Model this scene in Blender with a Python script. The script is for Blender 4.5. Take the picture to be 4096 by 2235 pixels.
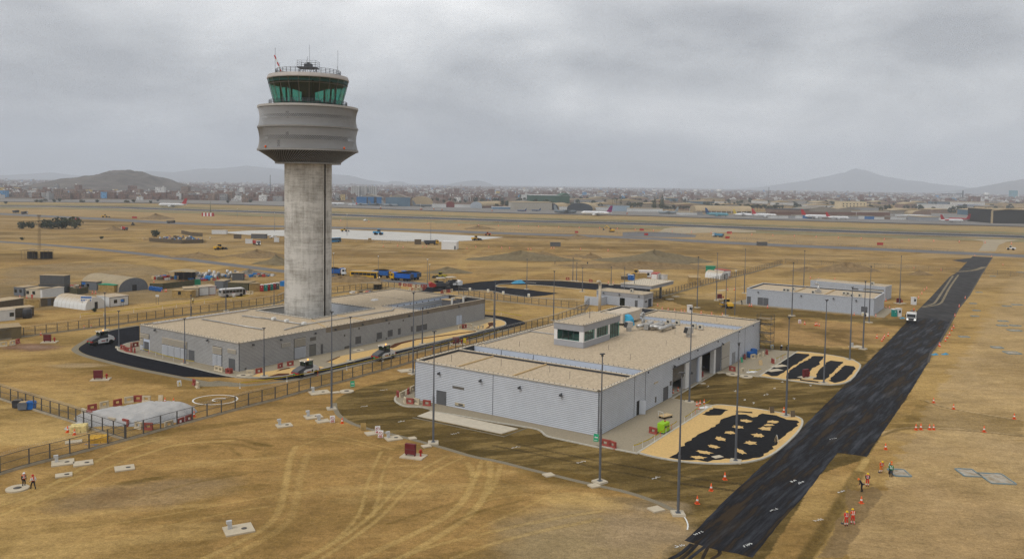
import bpy,bmesh,math,random
import numpy as np
from mathutils import Vector,Matrix
for _o in list(bpy.data.objects): bpy.data.objects.remove(_o)
SC=bpy.context.scene
COL=SC.collection
rnd=random.Random(7)
R=math.radians
# ---------------------------------------------------------------- camera
cam_d=bpy.data.cameras.new('camera'); cam=bpy.data.objects.new('camera',cam_d); COL.objects.link(cam)
cam_d.lens=28.988; cam_d.sensor_width=36; cam_d.shift_y=-0.048684; cam_d.clip_start=0.5; cam_d.clip_end=60000
cam.location=(0,0,37); cam.rotation_euler=(Matrix.Rotation(math.pi/2 - .055522,4,'X') @ Matrix.Rotation(.01502,4,'Z')).to_euler()
SC.camera=cam
# ---------------------------------------------------------------- sky: thin clear sky behind an overcast layer
SUN_AZ,SUN_EL=R(222),R(50)          # compass azimuth from +Y, elevation
W=bpy.data.worlds.new('World'); SC.world=W; W.use_nodes=True
nt=W.node_tree; N=nt.nodes; Lk=nt.links; N.clear()
def wn(t,**k):
    n=N.new(t)
    for a,b in k.items(): setattr(n,a,b)
    return n
out=wn('ShaderNodeOutputWorld'); bg=wn('ShaderNodeBackground'); bg.inputs[1].default_value=0.1
sky=wn('ShaderNodeTexSky',sky_type='NISHITA',sun_disc=False,sun_elevation=SUN_EL,sun_rotation=SUN_AZ)
sky.altitude=50; sky.air_density=1.5; sky.dust_density=3
tc=wn('ShaderNodeTexCoord'); sp=wn('ShaderNodeSeparateXYZ'); Lk.new(tc.outputs['Generated'],sp.inputs[0])
mz=wn('ShaderNodeMath',operation='MAXIMUM'); Lk.new(sp.outputs[2],mz.inputs[0]); mz.inputs[1].default_value=0.0
ad=wn('ShaderNodeMath',operation='ADD'); Lk.new(mz.outputs[0],ad.inputs[0]); ad.inputs[1].default_value=0.30
dx=wn('ShaderNodeMath',operation='DIVIDE'); Lk.new(sp.outputs[0],dx.inputs[0]); Lk.new(ad.outputs[0],dx.inputs[1])
dy=wn('ShaderNodeMath',operation='DIVIDE'); Lk.new(sp.outputs[1],dy.inputs[0]); Lk.new(ad.outputs[0],dy.inputs[1])
cb=wn('ShaderNodeCombineXYZ'); Lk.new(dx.outputs[0],cb.inputs[0]); Lk.new(dy.outputs[0],cb.inputs[1]); cb.inputs[2].default_value=3.7
def wnoise(scale,detail,rough,dist):
    n=wn('ShaderNodeTexNoise'); Lk.new(cb.outputs[0],n.inputs['Vector'])
    n.inputs['Scale'].default_value=scale; n.inputs['Detail'].default_value=detail
    n.inputs['Roughness'].default_value=rough; n.inputs['Distortion'].default_value=dist
    return n
n1=wnoise(0.85,4,0.5,0.4); n2=wnoise(2.3,5,0.55,0.3)
mx=wn('ShaderNodeMath',operation='MULTIPLY_ADD'); Lk.new(n2.outputs[0],mx.inputs[0]); mx.inputs[1].default_value=0.35
Lk.new(n1.outputs[0],mx.inputs[2])
rp=wn('ShaderNodeValToRGB'); Lk.new(mx.outputs[0],rp.inputs[0])
e=rp.color_ramp.elements; e[0].position=0.55; e[0].color=(0.33,0.337,0.358,1); e[1].position=0.82; e[1].color=(0.90,0.90,0.90,1)
m_=e.new(0.68); m_.color=(0.58,0.59,0.605,1)
scl=wn('ShaderNodeVectorMath',operation='SCALE'); Lk.new(rp.outputs[0],scl.inputs[0]); scl.inputs['Scale'].default_value=10.5
mixw=wn('ShaderNodeMix',data_type='RGBA'); mixw.inputs[0].default_value=0.93
Lk.new(sky.outputs[0],mixw.inputs[6]); Lk.new(scl.outputs[0],mixw.inputs[7])
Lk.new(mixw.outputs[2],bg.inputs[0]); Lk.new(bg.outputs[0],out.inputs[0])
# ---------------------------------------------------------------- sun behind the clouds
sd=bpy.data.lights.new('sun','SUN'); sd.energy=1.5; sd.angle=R(24); sd.color=(1.0,0.975,0.94)
so=bpy.data.objects.new('sun',sd); COL.objects.link(so)
_d=Vector((math.sin(SUN_AZ)*math.cos(SUN_EL),math.cos(SUN_AZ)*math.cos(SUN_EL),math.sin(SUN_EL)))
so.rotation_euler=_d.to_track_quat('Z','Y').to_euler(); so.location=(-60,-60,120)
# ---------------------------------------------------------------- exposure and render settings
SC.view_settings.view_transform = 'Standard'; SC.view_settings.look = 'None'
SC.view_settings.exposure=0.22; SC.view_settings.gamma=1.0; SC.view_settings.use_curve_mapping=False
cy=SC.cycles
cy.max_bounces=6; cy.diffuse_bounces=2; cy.glossy_bounces=2; cy.transmission_bounces=4
cy.transparent_max_bounces=16; cy.volume_bounces=4; cy.caustics_reflective=False; cy.caustics_refractive=False
cy.use_denoising=True
try: cy.denoiser = 'OPENIMAGEDENOISE'
except Exception: pass
try: cy.denoising_prefilter = 'NONE'
except Exception: pass
# ================================================================ helpers
MATS={}
def mat(name,col,rough=0.8,metal=0.0,var=0.12,scale=1.5,dust=0.0,bump=0.0,bscale=30.0,col2=None,alpha=None,emit=None,stretch=None,spec=0.1):
    """procedural material: base colour with world-space noise, optional dust settled on upward faces, optional bump"""
    if name in MATS: return MATS[name]
    m=bpy.data.materials.new(name); m.use_nodes=True; t=m.node_tree; nd=t.nodes; lk=t.links
    b=nd['Principled BSDF']; b.inputs['Roughness'].default_value=rough; b.inputs['Metallic'].default_value=metal
    b.inputs['Specular IOR Level'].default_value=spec
    geo=nd.new('ShaderNodeNewGeometry')
    vec=geo.outputs['Position']
    if stretch:
        mp=nd.new('ShaderNodeMapping'); mp.inputs['Scale'].default_value=stretch; lk.new(vec,mp.inputs[0]); vec=mp.outputs[0]
    nz=nd.new('ShaderNodeTexNoise'); lk.new(vec,nz.inputs['Vector'])
    nz.inputs['Scale'].default_value=scale; nz.inputs['Detail'].default_value=5; nz.inputs['Roughness'].default_value=0.62
    mr=nd.new('ShaderNodeMapRange'); lk.new(nz.outputs[0],mr.inputs[0])
    mr.inputs[1].default_value=0.3; mr.inputs[2].default_value=0.7
    mix=nd.new('ShaderNodeMix'); mix.data_type = 'RGBA'; lk.new(mr.outputs[0],mix.inputs[0])
    c=Vector(col)
    a_,b_=(c*(1 - var),c*(1+var)) if col2 is None else (c,Vector(col2))
    mix.inputs[6].default_value=(*a_,1); mix.inputs[7].default_value=(*b_,1)
    res=mix.outputs[2]
    if dust:
        s=nd.new('ShaderNodeSeparateXYZ'); lk.new(geo.outputs['Normal'],s.inputs[0])
        m2=nd.new('ShaderNodeMapRange'); lk.new(s.outputs[2],m2.inputs[0])
        m2.inputs[1].default_value=0.35; m2.inputs[2].default_value=0.9; m2.inputs[4].default_value=dust
        mm=nd.new('ShaderNodeMath'); mm.operation = 'MULTIPLY'; lk.new(m2.outputs[0],mm.inputs[0])
        m3=nd.new('ShaderNodeMapRange'); lk.new(nz.outputs[0],m3.inputs[0]); m3.inputs[1].default_value=0.25; m3.inputs[2].default_value=0.55; m3.inputs[3].default_value=0.55
        lk.new(m3.outputs[0],mm.inputs[1])
        mx2=nd.new('ShaderNodeMix'); mx2.data_type = 'RGBA'; lk.new(mm.outputs[0],mx2.inputs[0]); lk.new(res,mx2.inputs[6])
        mx2.inputs[7].default_value=(0.40,0.29,0.16,1); res=mx2.outputs[2]
    lk.new(res,b.inputs['Base Color'])
    if bump:
        n2=nd.new('ShaderNodeTexNoise'); lk.new(vec,n2.inputs['Vector']); n2.inputs['Scale'].default_value=bscale; n2.inputs['Detail'].default_value=4
        bp=nd.new('ShaderNodeBump'); bp.inputs['Strength'].default_value=bump; bp.inputs['Distance'].default_value=0.1
        lk.new(n2.outputs[0],bp.inputs['Height']); lk.new(bp.outputs[0],b.inputs['Normal'])
    if emit:
        b.inputs['Emission Color'].default_value=(*col,1); b.inputs['Emission Strength'].default_value=emit
    if alpha is not None: b.inputs['Alpha'].default_value=alpha
    MATS[name]=m; return m

class MB:
    """collects shapes of one part; build() links them as ONE mesh object"""
    def __init__(s): s.v=[]; s.f=[]; s.mi=[]; s.cur=0; s.sm=[]
    def add(s,vs,fs,smooth=False):
        o=len(s.v); s.v+=[tuple(p) for p in vs]; s.f+=[tuple(i+o for i in f) for f in fs]; s.mi+=[s.cur]*len(fs); s.sm+=[smooth]*len(fs); return s
    def use(s,i): s.cur=i; return s
    def box(s,x0,x1,y0,y1,z0,z1,rz=0.0,c=None,taper=0.0,M=None):
        t=taper
        vs=[Vector(p) for p in ((x0,y0,z0),(x1,y0,z0),(x1,y1,z0),(x0,y1,z0),(x0+t,y0+t,z1),(x1 - t,y0+t,z1),(x1 - t,y1 - t,z1),(x0+t,y1 - t,z1))]
        if rz:
            q=Matrix.Rotation(rz,3,'Z'); cc=Vector(c) if c else Vector(((x0+x1)/2,(y0+y1)/2,0)); vs=[q @ (p - cc)+cc for p in vs]
        if M is not None: vs=[M @ p for p in vs]
        return s.add(vs,[(0,3,2,1),(4,5,6,7),(0,1,5,4),(1,2,6,5),(2,3,7,6),(3,0,4,7)])
    def prism(s,poly,z0,z1,top=True,bottom=False):
        n=len(poly)
        area=sum(poly[i][0]*poly[(i+1) % n][1] - poly[(i+1) % n][0]*poly[i][1] for i in range(n))
        if area<0: poly=poly[::-1]
        vs=[(p[0],p[1],z0) for p in poly]+[(p[0],p[1],z1) for p in poly]
        fs=[(i,(i+1) % n,n+(i+1) % n,n+i) for i in range(n)]
        if top: fs.append(tuple(range(n,2*n)))
        if bottom: fs.append(tuple(range(n - 1,-1,-1)))
        return s.add(vs,fs)
    def extr(s,prof,a,b,axis='y'):
        """extrude a closed 2D profile (u,z) along an axis from a to b"""
        n=len(prof)
        if axis == 'y': vs=[(p[0],a,p[1]) for p in prof]+[(p[0],b,p[1]) for p in prof]
        else: vs=[(a,p[0],p[1]) for p in prof]+[(b,p[0],p[1]) for p in prof]
        fs=[(i,(i+1) % n,n+(i+1) % n,n+i) for i in range(n)]+[tuple(range(n - 1,-1,-1)),tuple(range(n,2*n))]
        return s.add(vs,fs)
    def bar(s,p,q,r,n=4,r2=None,caps=True,smooth=False):
        p,q=Vector(p),Vector(q); d=(q - p)
        if d.length<1e-6: return s
        d.normalize(); u=d.cross(Vector((0,0,1)))
        if u.length<1e-3: u=Vector((1,0,0))
        u.normalize(); w=d.cross(u); r2=r if r2 is None else r2
        vs=[]
        for (c,rr) in ((p,r),(q,r2)):
            for k in range(n):
                a=2*math.pi*(k+0.5)/n; vs.append(c+(u*math.cos(a)+w*math.sin(a))*rr)
        fs=[(k,(k+1) % n,n+(k+1) % n,n+k) for k in range(n)]
        if caps: fs+=[tuple(range(n - 1,-1,-1)),tuple(range(n,2*n))]
        return s.add(vs,fs,smooth)
    def tube(s,pts,r,n=6,smooth=True):
        for i in range(len(pts) - 1): s.bar(pts[i],pts[i+1],r,n,smooth=smooth)
        return s
    def lathe(s,prof,n=24,c=(0,0,0),axis='z',smooth=True,capb=True,capt=True,a0=0.0,a1=2*math.pi):
        full=abs(a1 - a0 - 2*math.pi)<1e-6; m=n if full else n+1; vs=[]
        for (r,z) in prof:
            for k in range(m):
                a=a0+(a1 - a0)*k/n; x,y=r*math.cos(a),r*math.sin(a)
                p=(x,y,z) if axis == 'z' else ((z,x,y) if axis == 'x' else (x,z,y))
                vs.append((p[0]+c[0],p[1]+c[1],p[2]+c[2]))
        fs=[]
        for i in range(len(prof) - 1):
            for k in range(n):
                k2=(k+1) % m; q=(i*m+k,i*m+k2,(i+1)*m+k2,(i+1)*m+k)
                fs.append(q[::-1] if axis == 'y' else q)
        if full:
            if capb: fs.append(tuple(range(m - 1,-1,-1)))
            if capt: fs.append(tuple(range((len(prof) - 1)*m,len(prof)*m)))
        return s.add(vs,fs,smooth)
    def wheel(s,x,y,z,r,w,n=16):
        """tyre lying across local y"""
        return s.lathe([(r*.55,y - w/2),(r*.93,y - w/2),(r,y - w*.3),(r,y+w*.3),(r*.93,y+w/2),(r*.55,y+w/2)],n,(x,0,z),'y')
    def build(s,name,mats,parent=None,loc=None,rot=None,scale=None):
        me=mesh_from(name,s.v,s.f,mats,s.mi,s.sm)
        return link(name,me,parent,loc,rot,scale)
def mesh_from(name,v,f,mats,mi=None,sm=None):
    me=bpy.data.meshes.new(name); me.from_pydata(v,[],f)
    for m in (mats if isinstance(mats,(list,tuple)) else [mats]): me.materials.append(m)
    if mi and any(mi): me.polygons.foreach_set('material_index',mi)
    if sm and any(sm): me.polygons.foreach_set('use_smooth',sm)
    me.update(); return me
def link(name,me,parent=None,loc=None,rot=None,scale=None):
    o=bpy.data.objects.new(name,me); COL.objects.link(o)
    if parent is not None: o.parent=parent
    if loc is not None: o.location=loc
    if rot is not None: o.rotation_euler=rot
    if scale is not None: o.scale=scale
    return o
def tag(o,label=None,cat=None,group=None,kind=None):
    if label: o['label']=label
    if cat: o['category']=cat
    if group: o['group']=group
    if kind: o['kind']=kind
    return o
def thing(name,label,cat,loc=(0,0,0),rz=0.0,group=None):
    o=bpy.data.objects.new(name,None); COL.objects.link(o)
    if len(loc)==2: loc=(loc[0],loc[1],0)
    o.location=loc; o.rotation_euler=(0,0,rz); o.empty_display_size=0.5
    return tag(o,label,cat,group)
KIDS={}
def copy_tree(o,loc=None,rz=None,label=None,group=None,scale=None,parent=None,depth=0):
    c=o.copy(); COL.objects.link(c)
    if parent is not None: c.parent=parent
    if depth==0:
        if loc is not None: c.location=loc if len(loc)==3 else (loc[0],loc[1],0)
        if rz is not None: c.rotation_euler=(0,0,rz)
        if scale is not None: c.scale=(scale,)*3 if not isinstance(scale,(tuple,list)) else scale
        if label: c['label']=label
        if group: c['group']=group
    for ch in kids(o): copy_tree(ch,parent=c,depth=depth+1)
    return c
def kids(o): return [k for k in COL.objects if k.parent==o] if o.name not in KIDS else KIDS[o.name]
def proto(o):
    """remember a finished thing's children once, so that copies are quick"""
    def rec(q):
        KIDS[q.name]=[k for k in COL.objects if k.parent==q]
        for k in KIDS[q.name]: rec(k)
    rec(o); return o
class Many:
    """first call moves the source itself, later calls copy it"""
    def __init__(s,src): s.src=proto(src); s.used=False
    def put(s,loc,rz=0.0,label=None,group=None,scale=None):
        if not s.used:
            s.used=True; o=s.src; o.location=loc if len(loc)==3 else (loc[0],loc[1],0); o.rotation_euler=(0,0,rz)
            if label: o['label']=label
            if group: o['group']=group
            if scale is not None: o.scale=(scale,)*3 if not isinstance(scale,(tuple,list)) else scale
            return o
        if scale is None and s.src.scale[0] != 1: scale=1.0
        return copy_tree(s.src,loc,rz,label,group,scale)
def struct(name,mb_or_obj,m=None):
    o=mb_or_obj.build(name,m) if isinstance(mb_or_obj,MB) else mb_or_obj
    o['kind'] = 'structure'; return o
def ang(p,q): return math.atan2(q[1] - p[1],q[0] - p[0])
def dist(p,q): return math.hypot(q[0] - p[0],q[1] - p[1])
# ---- value noise on arrays (for terrain shapes and soil colours)
def _hash(ix,iy,s):
    h=(ix.astype(np.int64)*374761393+iy.astype(np.int64)*668265263+s*1442695041) & 0xFFFFFFFF
    h=((h ^ (h >> 13))*1274126177) & 0xFFFFFFFF
    return ((h ^ (h >> 16)) & 0xFFFF)/65535.0
def vnoise(x,y,s=0):
    ix=np.floor(x); iy=np.floor(y); fx=x - ix; fy=y - iy
    fx=fx*fx*(3 - 2*fx); fy=fy*fy*(3 - 2*fy)
    a=_hash(ix,iy,s); b=_hash(ix+1,iy,s); c=_hash(ix,iy+1,s); d=_hash(ix+1,iy+1,s)
    return (a*(1 - fx)+b*fx)*(1 - fy)+(c*(1 - fx)+d*fx)*fy
def fbm(x,y,o=4,s=0):
    t=np.zeros_like(x); amp=0.5; tot=0
    for k in range(o): t+=amp*vnoise(x,y,s+k*17); tot+=amp; amp *= 0.55; x=x*2.03+11.3; y=y*2.03+5.7
    return t/tot
def sheet(name,poly,z,m,kind='structure',parent=None):
    """flat paved or painted area as a thin sheet"""
    n=len(poly); area=sum(poly[i][0]*poly[(i+1) % n][1] - poly[(i+1) % n][0]*poly[i][1] for i in range(n))
    if area<0: poly=poly[::-1]
    bm=bmesh.new(); vs=[bm.verts.new((p[0],p[1],z)) for p in poly]
    es=[bm.edges.new((vs[i],vs[(i+1) % n])) for i in range(n)]
    bmesh.ops.triangle_fill(bm,edges=es,use_beauty=True)
    for f in bm.faces:
        if f.normal.z<0: f.normal_flip()
    me=bpy.data.meshes.new(name); bm.to_mesh(me); bm.free(); me.materials.append(m)
    o=link(name,me,parent)
    if kind and parent is None: o['kind']=kind
    return o
def smooth_path(pts,it=2,closed=False):
    for _ in range(it):
        q=[]
        n=len(pts)
        rng=range(n if closed else n - 1)
        if not closed: q.append(pts[0])
        for i in rng:
            a,b=pts[i],pts[(i+1) % n]
            q+=[(a[0]*.75+b[0]*.25,a[1]*.75+b[1]*.25),(a[0]*.25+b[0]*.75,a[1]*.25+b[1]*.75)]
        if not closed: q.append(pts[-1])
        pts=q
    return pts
def offset_path(pts,d):
    out=[]
    for i,p in enumerate(pts):
        a=pts[max(i - 1,0)]; b=pts[min(i+1,len(pts) - 1)]; t=Vector((b[0] - a[0],b[1] - a[1])); t.normalize()
        out.append((p[0] - t.y*d,p[1]+t.x*d))
    return out
def ribbon(name,pts,w,z,m,kind='structure',h=0.0,closed=False):
    """strip of width w along a path; h > 0 gives it thickness (kerbs)"""
    if closed: pts=pts+[pts[0]]
    l=offset_path(pts,w/2); r=offset_path(pts,-w/2); mb=MB(); n=len(pts)
    if h:
        vs=[(p[0],p[1],z) for p in l]+[(p[0],p[1],z) for p in r]+[(p[0],p[1],z+h) for p in l]+[(p[0],p[1],z+h) for p in r]
        fs=[]
        for i in range(n - 1): fs+=[(2*n+i,3*n+i,3*n+i+1,2*n+i+1),(i,2*n+i,2*n+i+1,i+1),(3*n+i,n+i,n+i+1,3*n+i+1)]
        fs+=[(0,n,3*n,2*n),(n - 1,3*n - 1,4*n - 1,2*n - 1)]
    else:
        vs=[(p[0],p[1],z) for p in l]+[(p[0],p[1],z) for p in r]
        fs=[(i,n+i,n+i+1,i+1) for i in range(n - 1)]
    mb.add(vs,fs); o=mb.build(name,m)
    if kind: o['kind']=kind
    return o

# ================================================================ ground: one sheet to the horizon, soil colours stored per point
def axis(lo,hi,f0,f1,step,g):
    a=list(np.arange(f0,f1+1e-6,step)); s=step; x=f1
    while x<hi: s *= g; x+=s; a.append(x)
    s=step; x=f0; b=[]
    while x>lo: s *= g; x -= s; b.append(x)
    return np.array(b[::-1]+a)
gx=axis(-16000,16000,-58,66,0.24,1.035); gy=axis(-600,17000,66,150,0.26,1.022)
GX,GY=np.meshgrid(gx,gy); gxs=GX.ravel().astype(np.float64); gys=GY.ravel().astype(np.float64)
far=np.clip((np.hypot(gxs,gys) - 150)/500,0,1)
n_big=fbm(gxs/46,gys/60,4,3); n_mid=fbm(gxs/9,gys/13,4,31); n_small=fbm(gxs/1.7,gys/2.2,3,57)
n_str=fbm(gxs/22+gys/60,gys/3.5 - gxs/14,4,91)           # streaks left by grading
col=np.array([[0.31,0.188,0.066]])*np.ones((len(gxs),1))
pale=np.array([0.44,0.295,0.112]); dark=np.array([0.165,0.105,0.032]); olive=np.array([0.112,0.076,0.026])
def mixc(c,w): 
    global col
    w=np.clip(w,0,1)[:,None]; col=col*(1 - w)+np.array(c)[None,:]*w
mixc(pale,np.clip((n_big - 0.47)*3.4,0,0.7)); mixc(dark,np.clip((0.48 - n_mid)*3.0,0,0.5))
mixc(pale,np.clip((n_str - 0.55)*3.0,0,0.5)); mixc(dark,np.clip((0.43 - n_str)*2.4,0,0.45))
col *= (0.86+0.28*n_small)[:,None]
# the plain beyond is greyer and paler, with haze painted into its colour
mixc([0.30,0.205,0.095],far*0.55); mixc([0.145,0.098,0.045],far*np.clip((0.49 - fbm(gxs/75,gys/38,5,71))*5,0,.85)); mixc([0.42,0.30,0.155],far*np.clip((fbm(gxs/60+9,gys/22,4,19) - .53)*5,0,.7)); col *= (1 - far[:,None]*(0.35 - 0.7*n_str[:,None])*0.7)
def inpoly(poly,jit=0.0,soft=0.0):
    """0/1 mask of a polygon with a ragged edge"""
    p=np.array(poly); m=jit+1
    idx=np.where((gxs>p[:,0].min() - m) & (gxs<p[:,0].max()+m) & (gys>p[:,1].min() - m) & (gys<p[:,1].max()+m))[0]
    x=gxs[idx]; y=gys[idx]
    if jit: x=x+(fbm(x/3,y/3,3,5) - 0.5)*2*jit; y=y+(fbm(x/3,y/3,3,77) - 0.5)*2*jit
    ins=np.zeros(len(idx),bool); j=len(p) - 1
    for i in range(len(p)):
        xi,yi=p[i]; xj,yj=p[j]
        if abs(yj - yi)>1e-9: ins ^= ((yi>y) != (yj>y)) & (x<(xj - xi)*(y - yi)/(yj - yi)+xi)
        j=i
    w=np.zeros(len(gxs)); w[idx]=ins; return w
def blob(c,rx,ry,rot=0.0,jit=0.35):
    m=max(rx,ry)*1.6; idx=np.where((abs(gxs - c[0])<m) & (abs(gys - c[1])<m))[0]
    x=gxs[idx] - c[0]; y=gys[idx] - c[1]; u=(x*math.cos(rot)+y*math.sin(rot))/rx; v=(-x*math.sin(rot)+y*math.cos(rot))/ry
    d=np.hypot(u,v)+(fbm(gxs[idx]/(rx*.5),gys[idx]/(ry*.5),3,9) - 0.5)*2*jit
    w=np.zeros(len(gxs)); w[idx]=np.clip((1 - d)*2.2,0,1); return w
def pathdist(pts,m):
    p=np.array(pts); idx=np.where((gxs>p[:,0].min() - m) & (gxs<p[:,0].max()+m) & (gys>p[:,1].min() - m) & (gys<p[:,1].max()+m))[0]
    best=np.full(len(idx),1e9); along=np.zeros(len(idx)); acc=0.0; x=gxs[idx]; y=gys[idx]
    for i in range(len(p) - 1):
        a,b=p[i],p[i+1]; d=b - a; L=np.hypot(*d)
        if L<1e-6: continue
        t=np.clip(((x - a[0])*d[0]+(y - a[1])*d[1])/L**2,0,1); q=np.hypot(x - a[0] - t*d[0],y - a[1] - t*d[1])
        s=q<best; best[s]=q[s]; along[s]=acc+t[s]*L; acc+=L
    return idx,best,along
def track(pts,w,c,k=0.7,tread=0.0,it=2,edge=None):
    pts=smooth_path(pts,it); idx,d,al=pathdist(pts,w*3+1)
    m=np.clip((w/2 - d)/(w*.3)+.5,0,1)*k*.82*(0.45+0.9*fbm(gxs[idx]/4,gys[idx]/4,3,40))
    if tread: m=m*(0.55+0.45*(np.sin(al*2*math.pi/tread)>-0.2))
    ww=np.zeros(len(gxs)); ww[idx]=m; mixc(c,ww)
    if edge is not None:
        ww=np.zeros(len(gxs)); ww[idx]=np.clip(1 - abs(d - w*.62)/(w*.22),0,1)*k*0.6; mixc(edge,ww)
# -- dry pale ground on the right of the new road and along the runway
mixc([0.40,0.285,0.150],inpoly([(31.81,80.58),(60.36,121.46),(88.3,163.6),(166.3,278.8),(267,428.3),(322.1,398.8),(67.8,81.77)],2.0)*(0.25+0.65*n_mid))
# -- compacted road base round the long grey buildings
ROADBASE=[(-18.47,157.1),(-23.12,151.2),(-26.32,147.01),(-28.35,142.7),(-29.37,138.68),(-29.24,135.95)]+[(-28.7,133.39),(-27.04,128.71),(-24.64,125),(-21.62,122.12),(-18.57,120.52),(-15.15,118.15),(-11.47,115.36),(-7.96,112.69),(-4.92,110.13),(-1.41,108.63),(2.44,105.85),(6.12,103.42),(8.93,101.46),(11.01,100.34)]+[(14.63,97.96),(17.64,94.88),(19.63,91.63),(19.81,88.83),(19,86.16),(16.44,82.78),(14.96,79.68),(25.58,80.03),(30.78,88.93),(40.52,105.31)]+[(49.61,112.39),(55.3,121.33),(60.87,129.82),(69.67,143.4)]+[(89.79,175.3),(105.93,201.3),(124,230.4),(125.05,238.2),(118.28,237.6),(106.09,221.6),(95.9,205.2),(76.21,174.3)]+[(81.67,187.8),(67.34,189.8),(61.37,192.5),(66,216.4),(48.02,214.9)]
wr=inpoly(ROADBASE,0.5); mixc(olive,wr*0.97); mixc([0.235,0.16,0.06],wr*np.clip((fbm(gxs/7+gys/22,gys/1.6 - gxs/5,4,23) - 0.47)*4.5,0,0.75)); mixc([0.07,0.05,0.018],wr*np.clip((.45 - fbm(gxs/9+gys/30,gys/1.9 - gxs/6,4,66))*5,0,0.7)); mixc([0.085,0.058,0.02],wr*np.clip((0.47 - n_mid)*4,0,0.6))
w2=inpoly([(51,294.8),(64.26,277.3),(70.07,268.3),(70.86,257.7),(73.21,256.2),(89.07,248),(103.22,235.8),(105.69,234.7),(113.12,235.3),(132.52,262.2),(128.82,251.9),(113.25,227.2),(105.48,220.1),(98.64,225.2),(89.61,230.4),(84.67,235.5),(74.05,231.1),(64.94,222.9),(62.61,239.3),(56.86,244.8),(47.71,275.4)],1.2); mixc(olive,w2*0.85); mixc([0.20,0.145,0.06],w2*np.clip((n_str - 0.48)*3,0,0.7))
w3=inpoly([(62.06,195.5),(68.05,194),(77.63,189.5),(84.68,188.6),(75.63,175.9),(74.2,176.6),(65.08,185.3),(59.63,187.6)],0.6); mixc(olive,w3*0.7)
# churned earth between the buildings
wd=inpoly([(72.51,226.2),(81.79,233.9),(88.54,227.6),(96.64,220.6),(102.72,217.5),(88.63,197.6),(78.61,191.9),(68.05,194),(62.71,197.5)],1.5); mixc([0.33,0.205,0.085],wd*0.8); mixc([0.15,0.095,0.035],wd*np.clip((0.5 - n_mid)*5,0,0.9))
for k_ in range(14):
    y0=760+k_*20; track([(73.06,221.1),(78.84,219.1),(86.22,216),(95.57,213.3)] if k_ % 2 else [(68.51,212.2),(72.48,206.8),(79.54,204.1),(87.44,201.6)],0.001,dark,0)
for k_ in range(26):
    cx_,cy_=rnd.uniform(45,84),rnd.uniform(206,260); track([(cx_ - 13,cy_+rnd.uniform(-3,3)),(cx_ - 4,cy_+rnd.uniform(-3,3)),(cx_+6,cy_+rnd.uniform(-2,4)),(cx_+14,cy_+rnd.uniform(-2,6))],rnd.uniform(.7,1.6),rnd.choice([dark,pale,dark]),0.5)
# -- fringe of the asphalt loop
for c_,rx,ry,ro,cc,kk in (((-82.23,162),9,6,.2,dark,.8),((-85.01,160.8),6.5,2.6,.1,[0.36,0.26,0.14],.8),((-70.35,154.5),15,6,-.4,dark,.75),((-58.26,146.9),9,4,-.4,dark,.7),((-100.85,186.4),12,9,0,dark,.5),
                           ((-103.97,177.5),7,5,0,[0.16,0.085,0.06],.8),((-103.3,177.5),5,2.5,0,[0.32,0.22,0.16],.5),((-66.09,117.75),12,5,.3,pale,.9),((-68.13,114.64),10,4,.3,pale,.6),((-45.8,121.41),12,1.6,.5,dark,.6)):
    mixc(cc,blob(c_,rx,ry,ro)*kk)
# -- damp and rubbed patches in the foreground
for c_,rx,ry,ro,cc,kk in (((-44.57,99.44),3.6,1.0,.6,dark,.9),((-46.03,98.59),1.8,0.9,.3,dark,.9),((-42.57,94.94),11,5.5,.35,[0.24,0.165,0.085],.75),((-39.06,94.72),8,3,.4,[0.33,0.22,0.10],.5),((-45.75,94.45),3,2.5,.4,[0.19,0.115,0.05],.5),
                           ((-34.6,113.75),2.6,.8,-.3,dark,.8),((5.39,103.81),6,2.2,-.3,dark,.7),((8.17,101.03),7,2.4,-.3,dark,.7),((9.09,94.99),6,3,0,pale,.8),((8.89,85.63),12,9,.4,[0.30,0.22,0.115],.9),((3.77,81.29),9,4,.4,[0.27,0.20,0.10],.6),
                           ((17.87,93.2),4.5,3,-.2,[0.25,0.185,0.105],.9),((14.89,86.88),7,7,.4,[0.30,0.215,0.12],.9),((14.84,94.77),4,1.6,-.3,[0.17,0.12,0.06],.7)):
    mixc(cc,blob(c_,rx,ry,ro)*kk)
tan=np.array([0.45,0.31,0.115])
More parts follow.
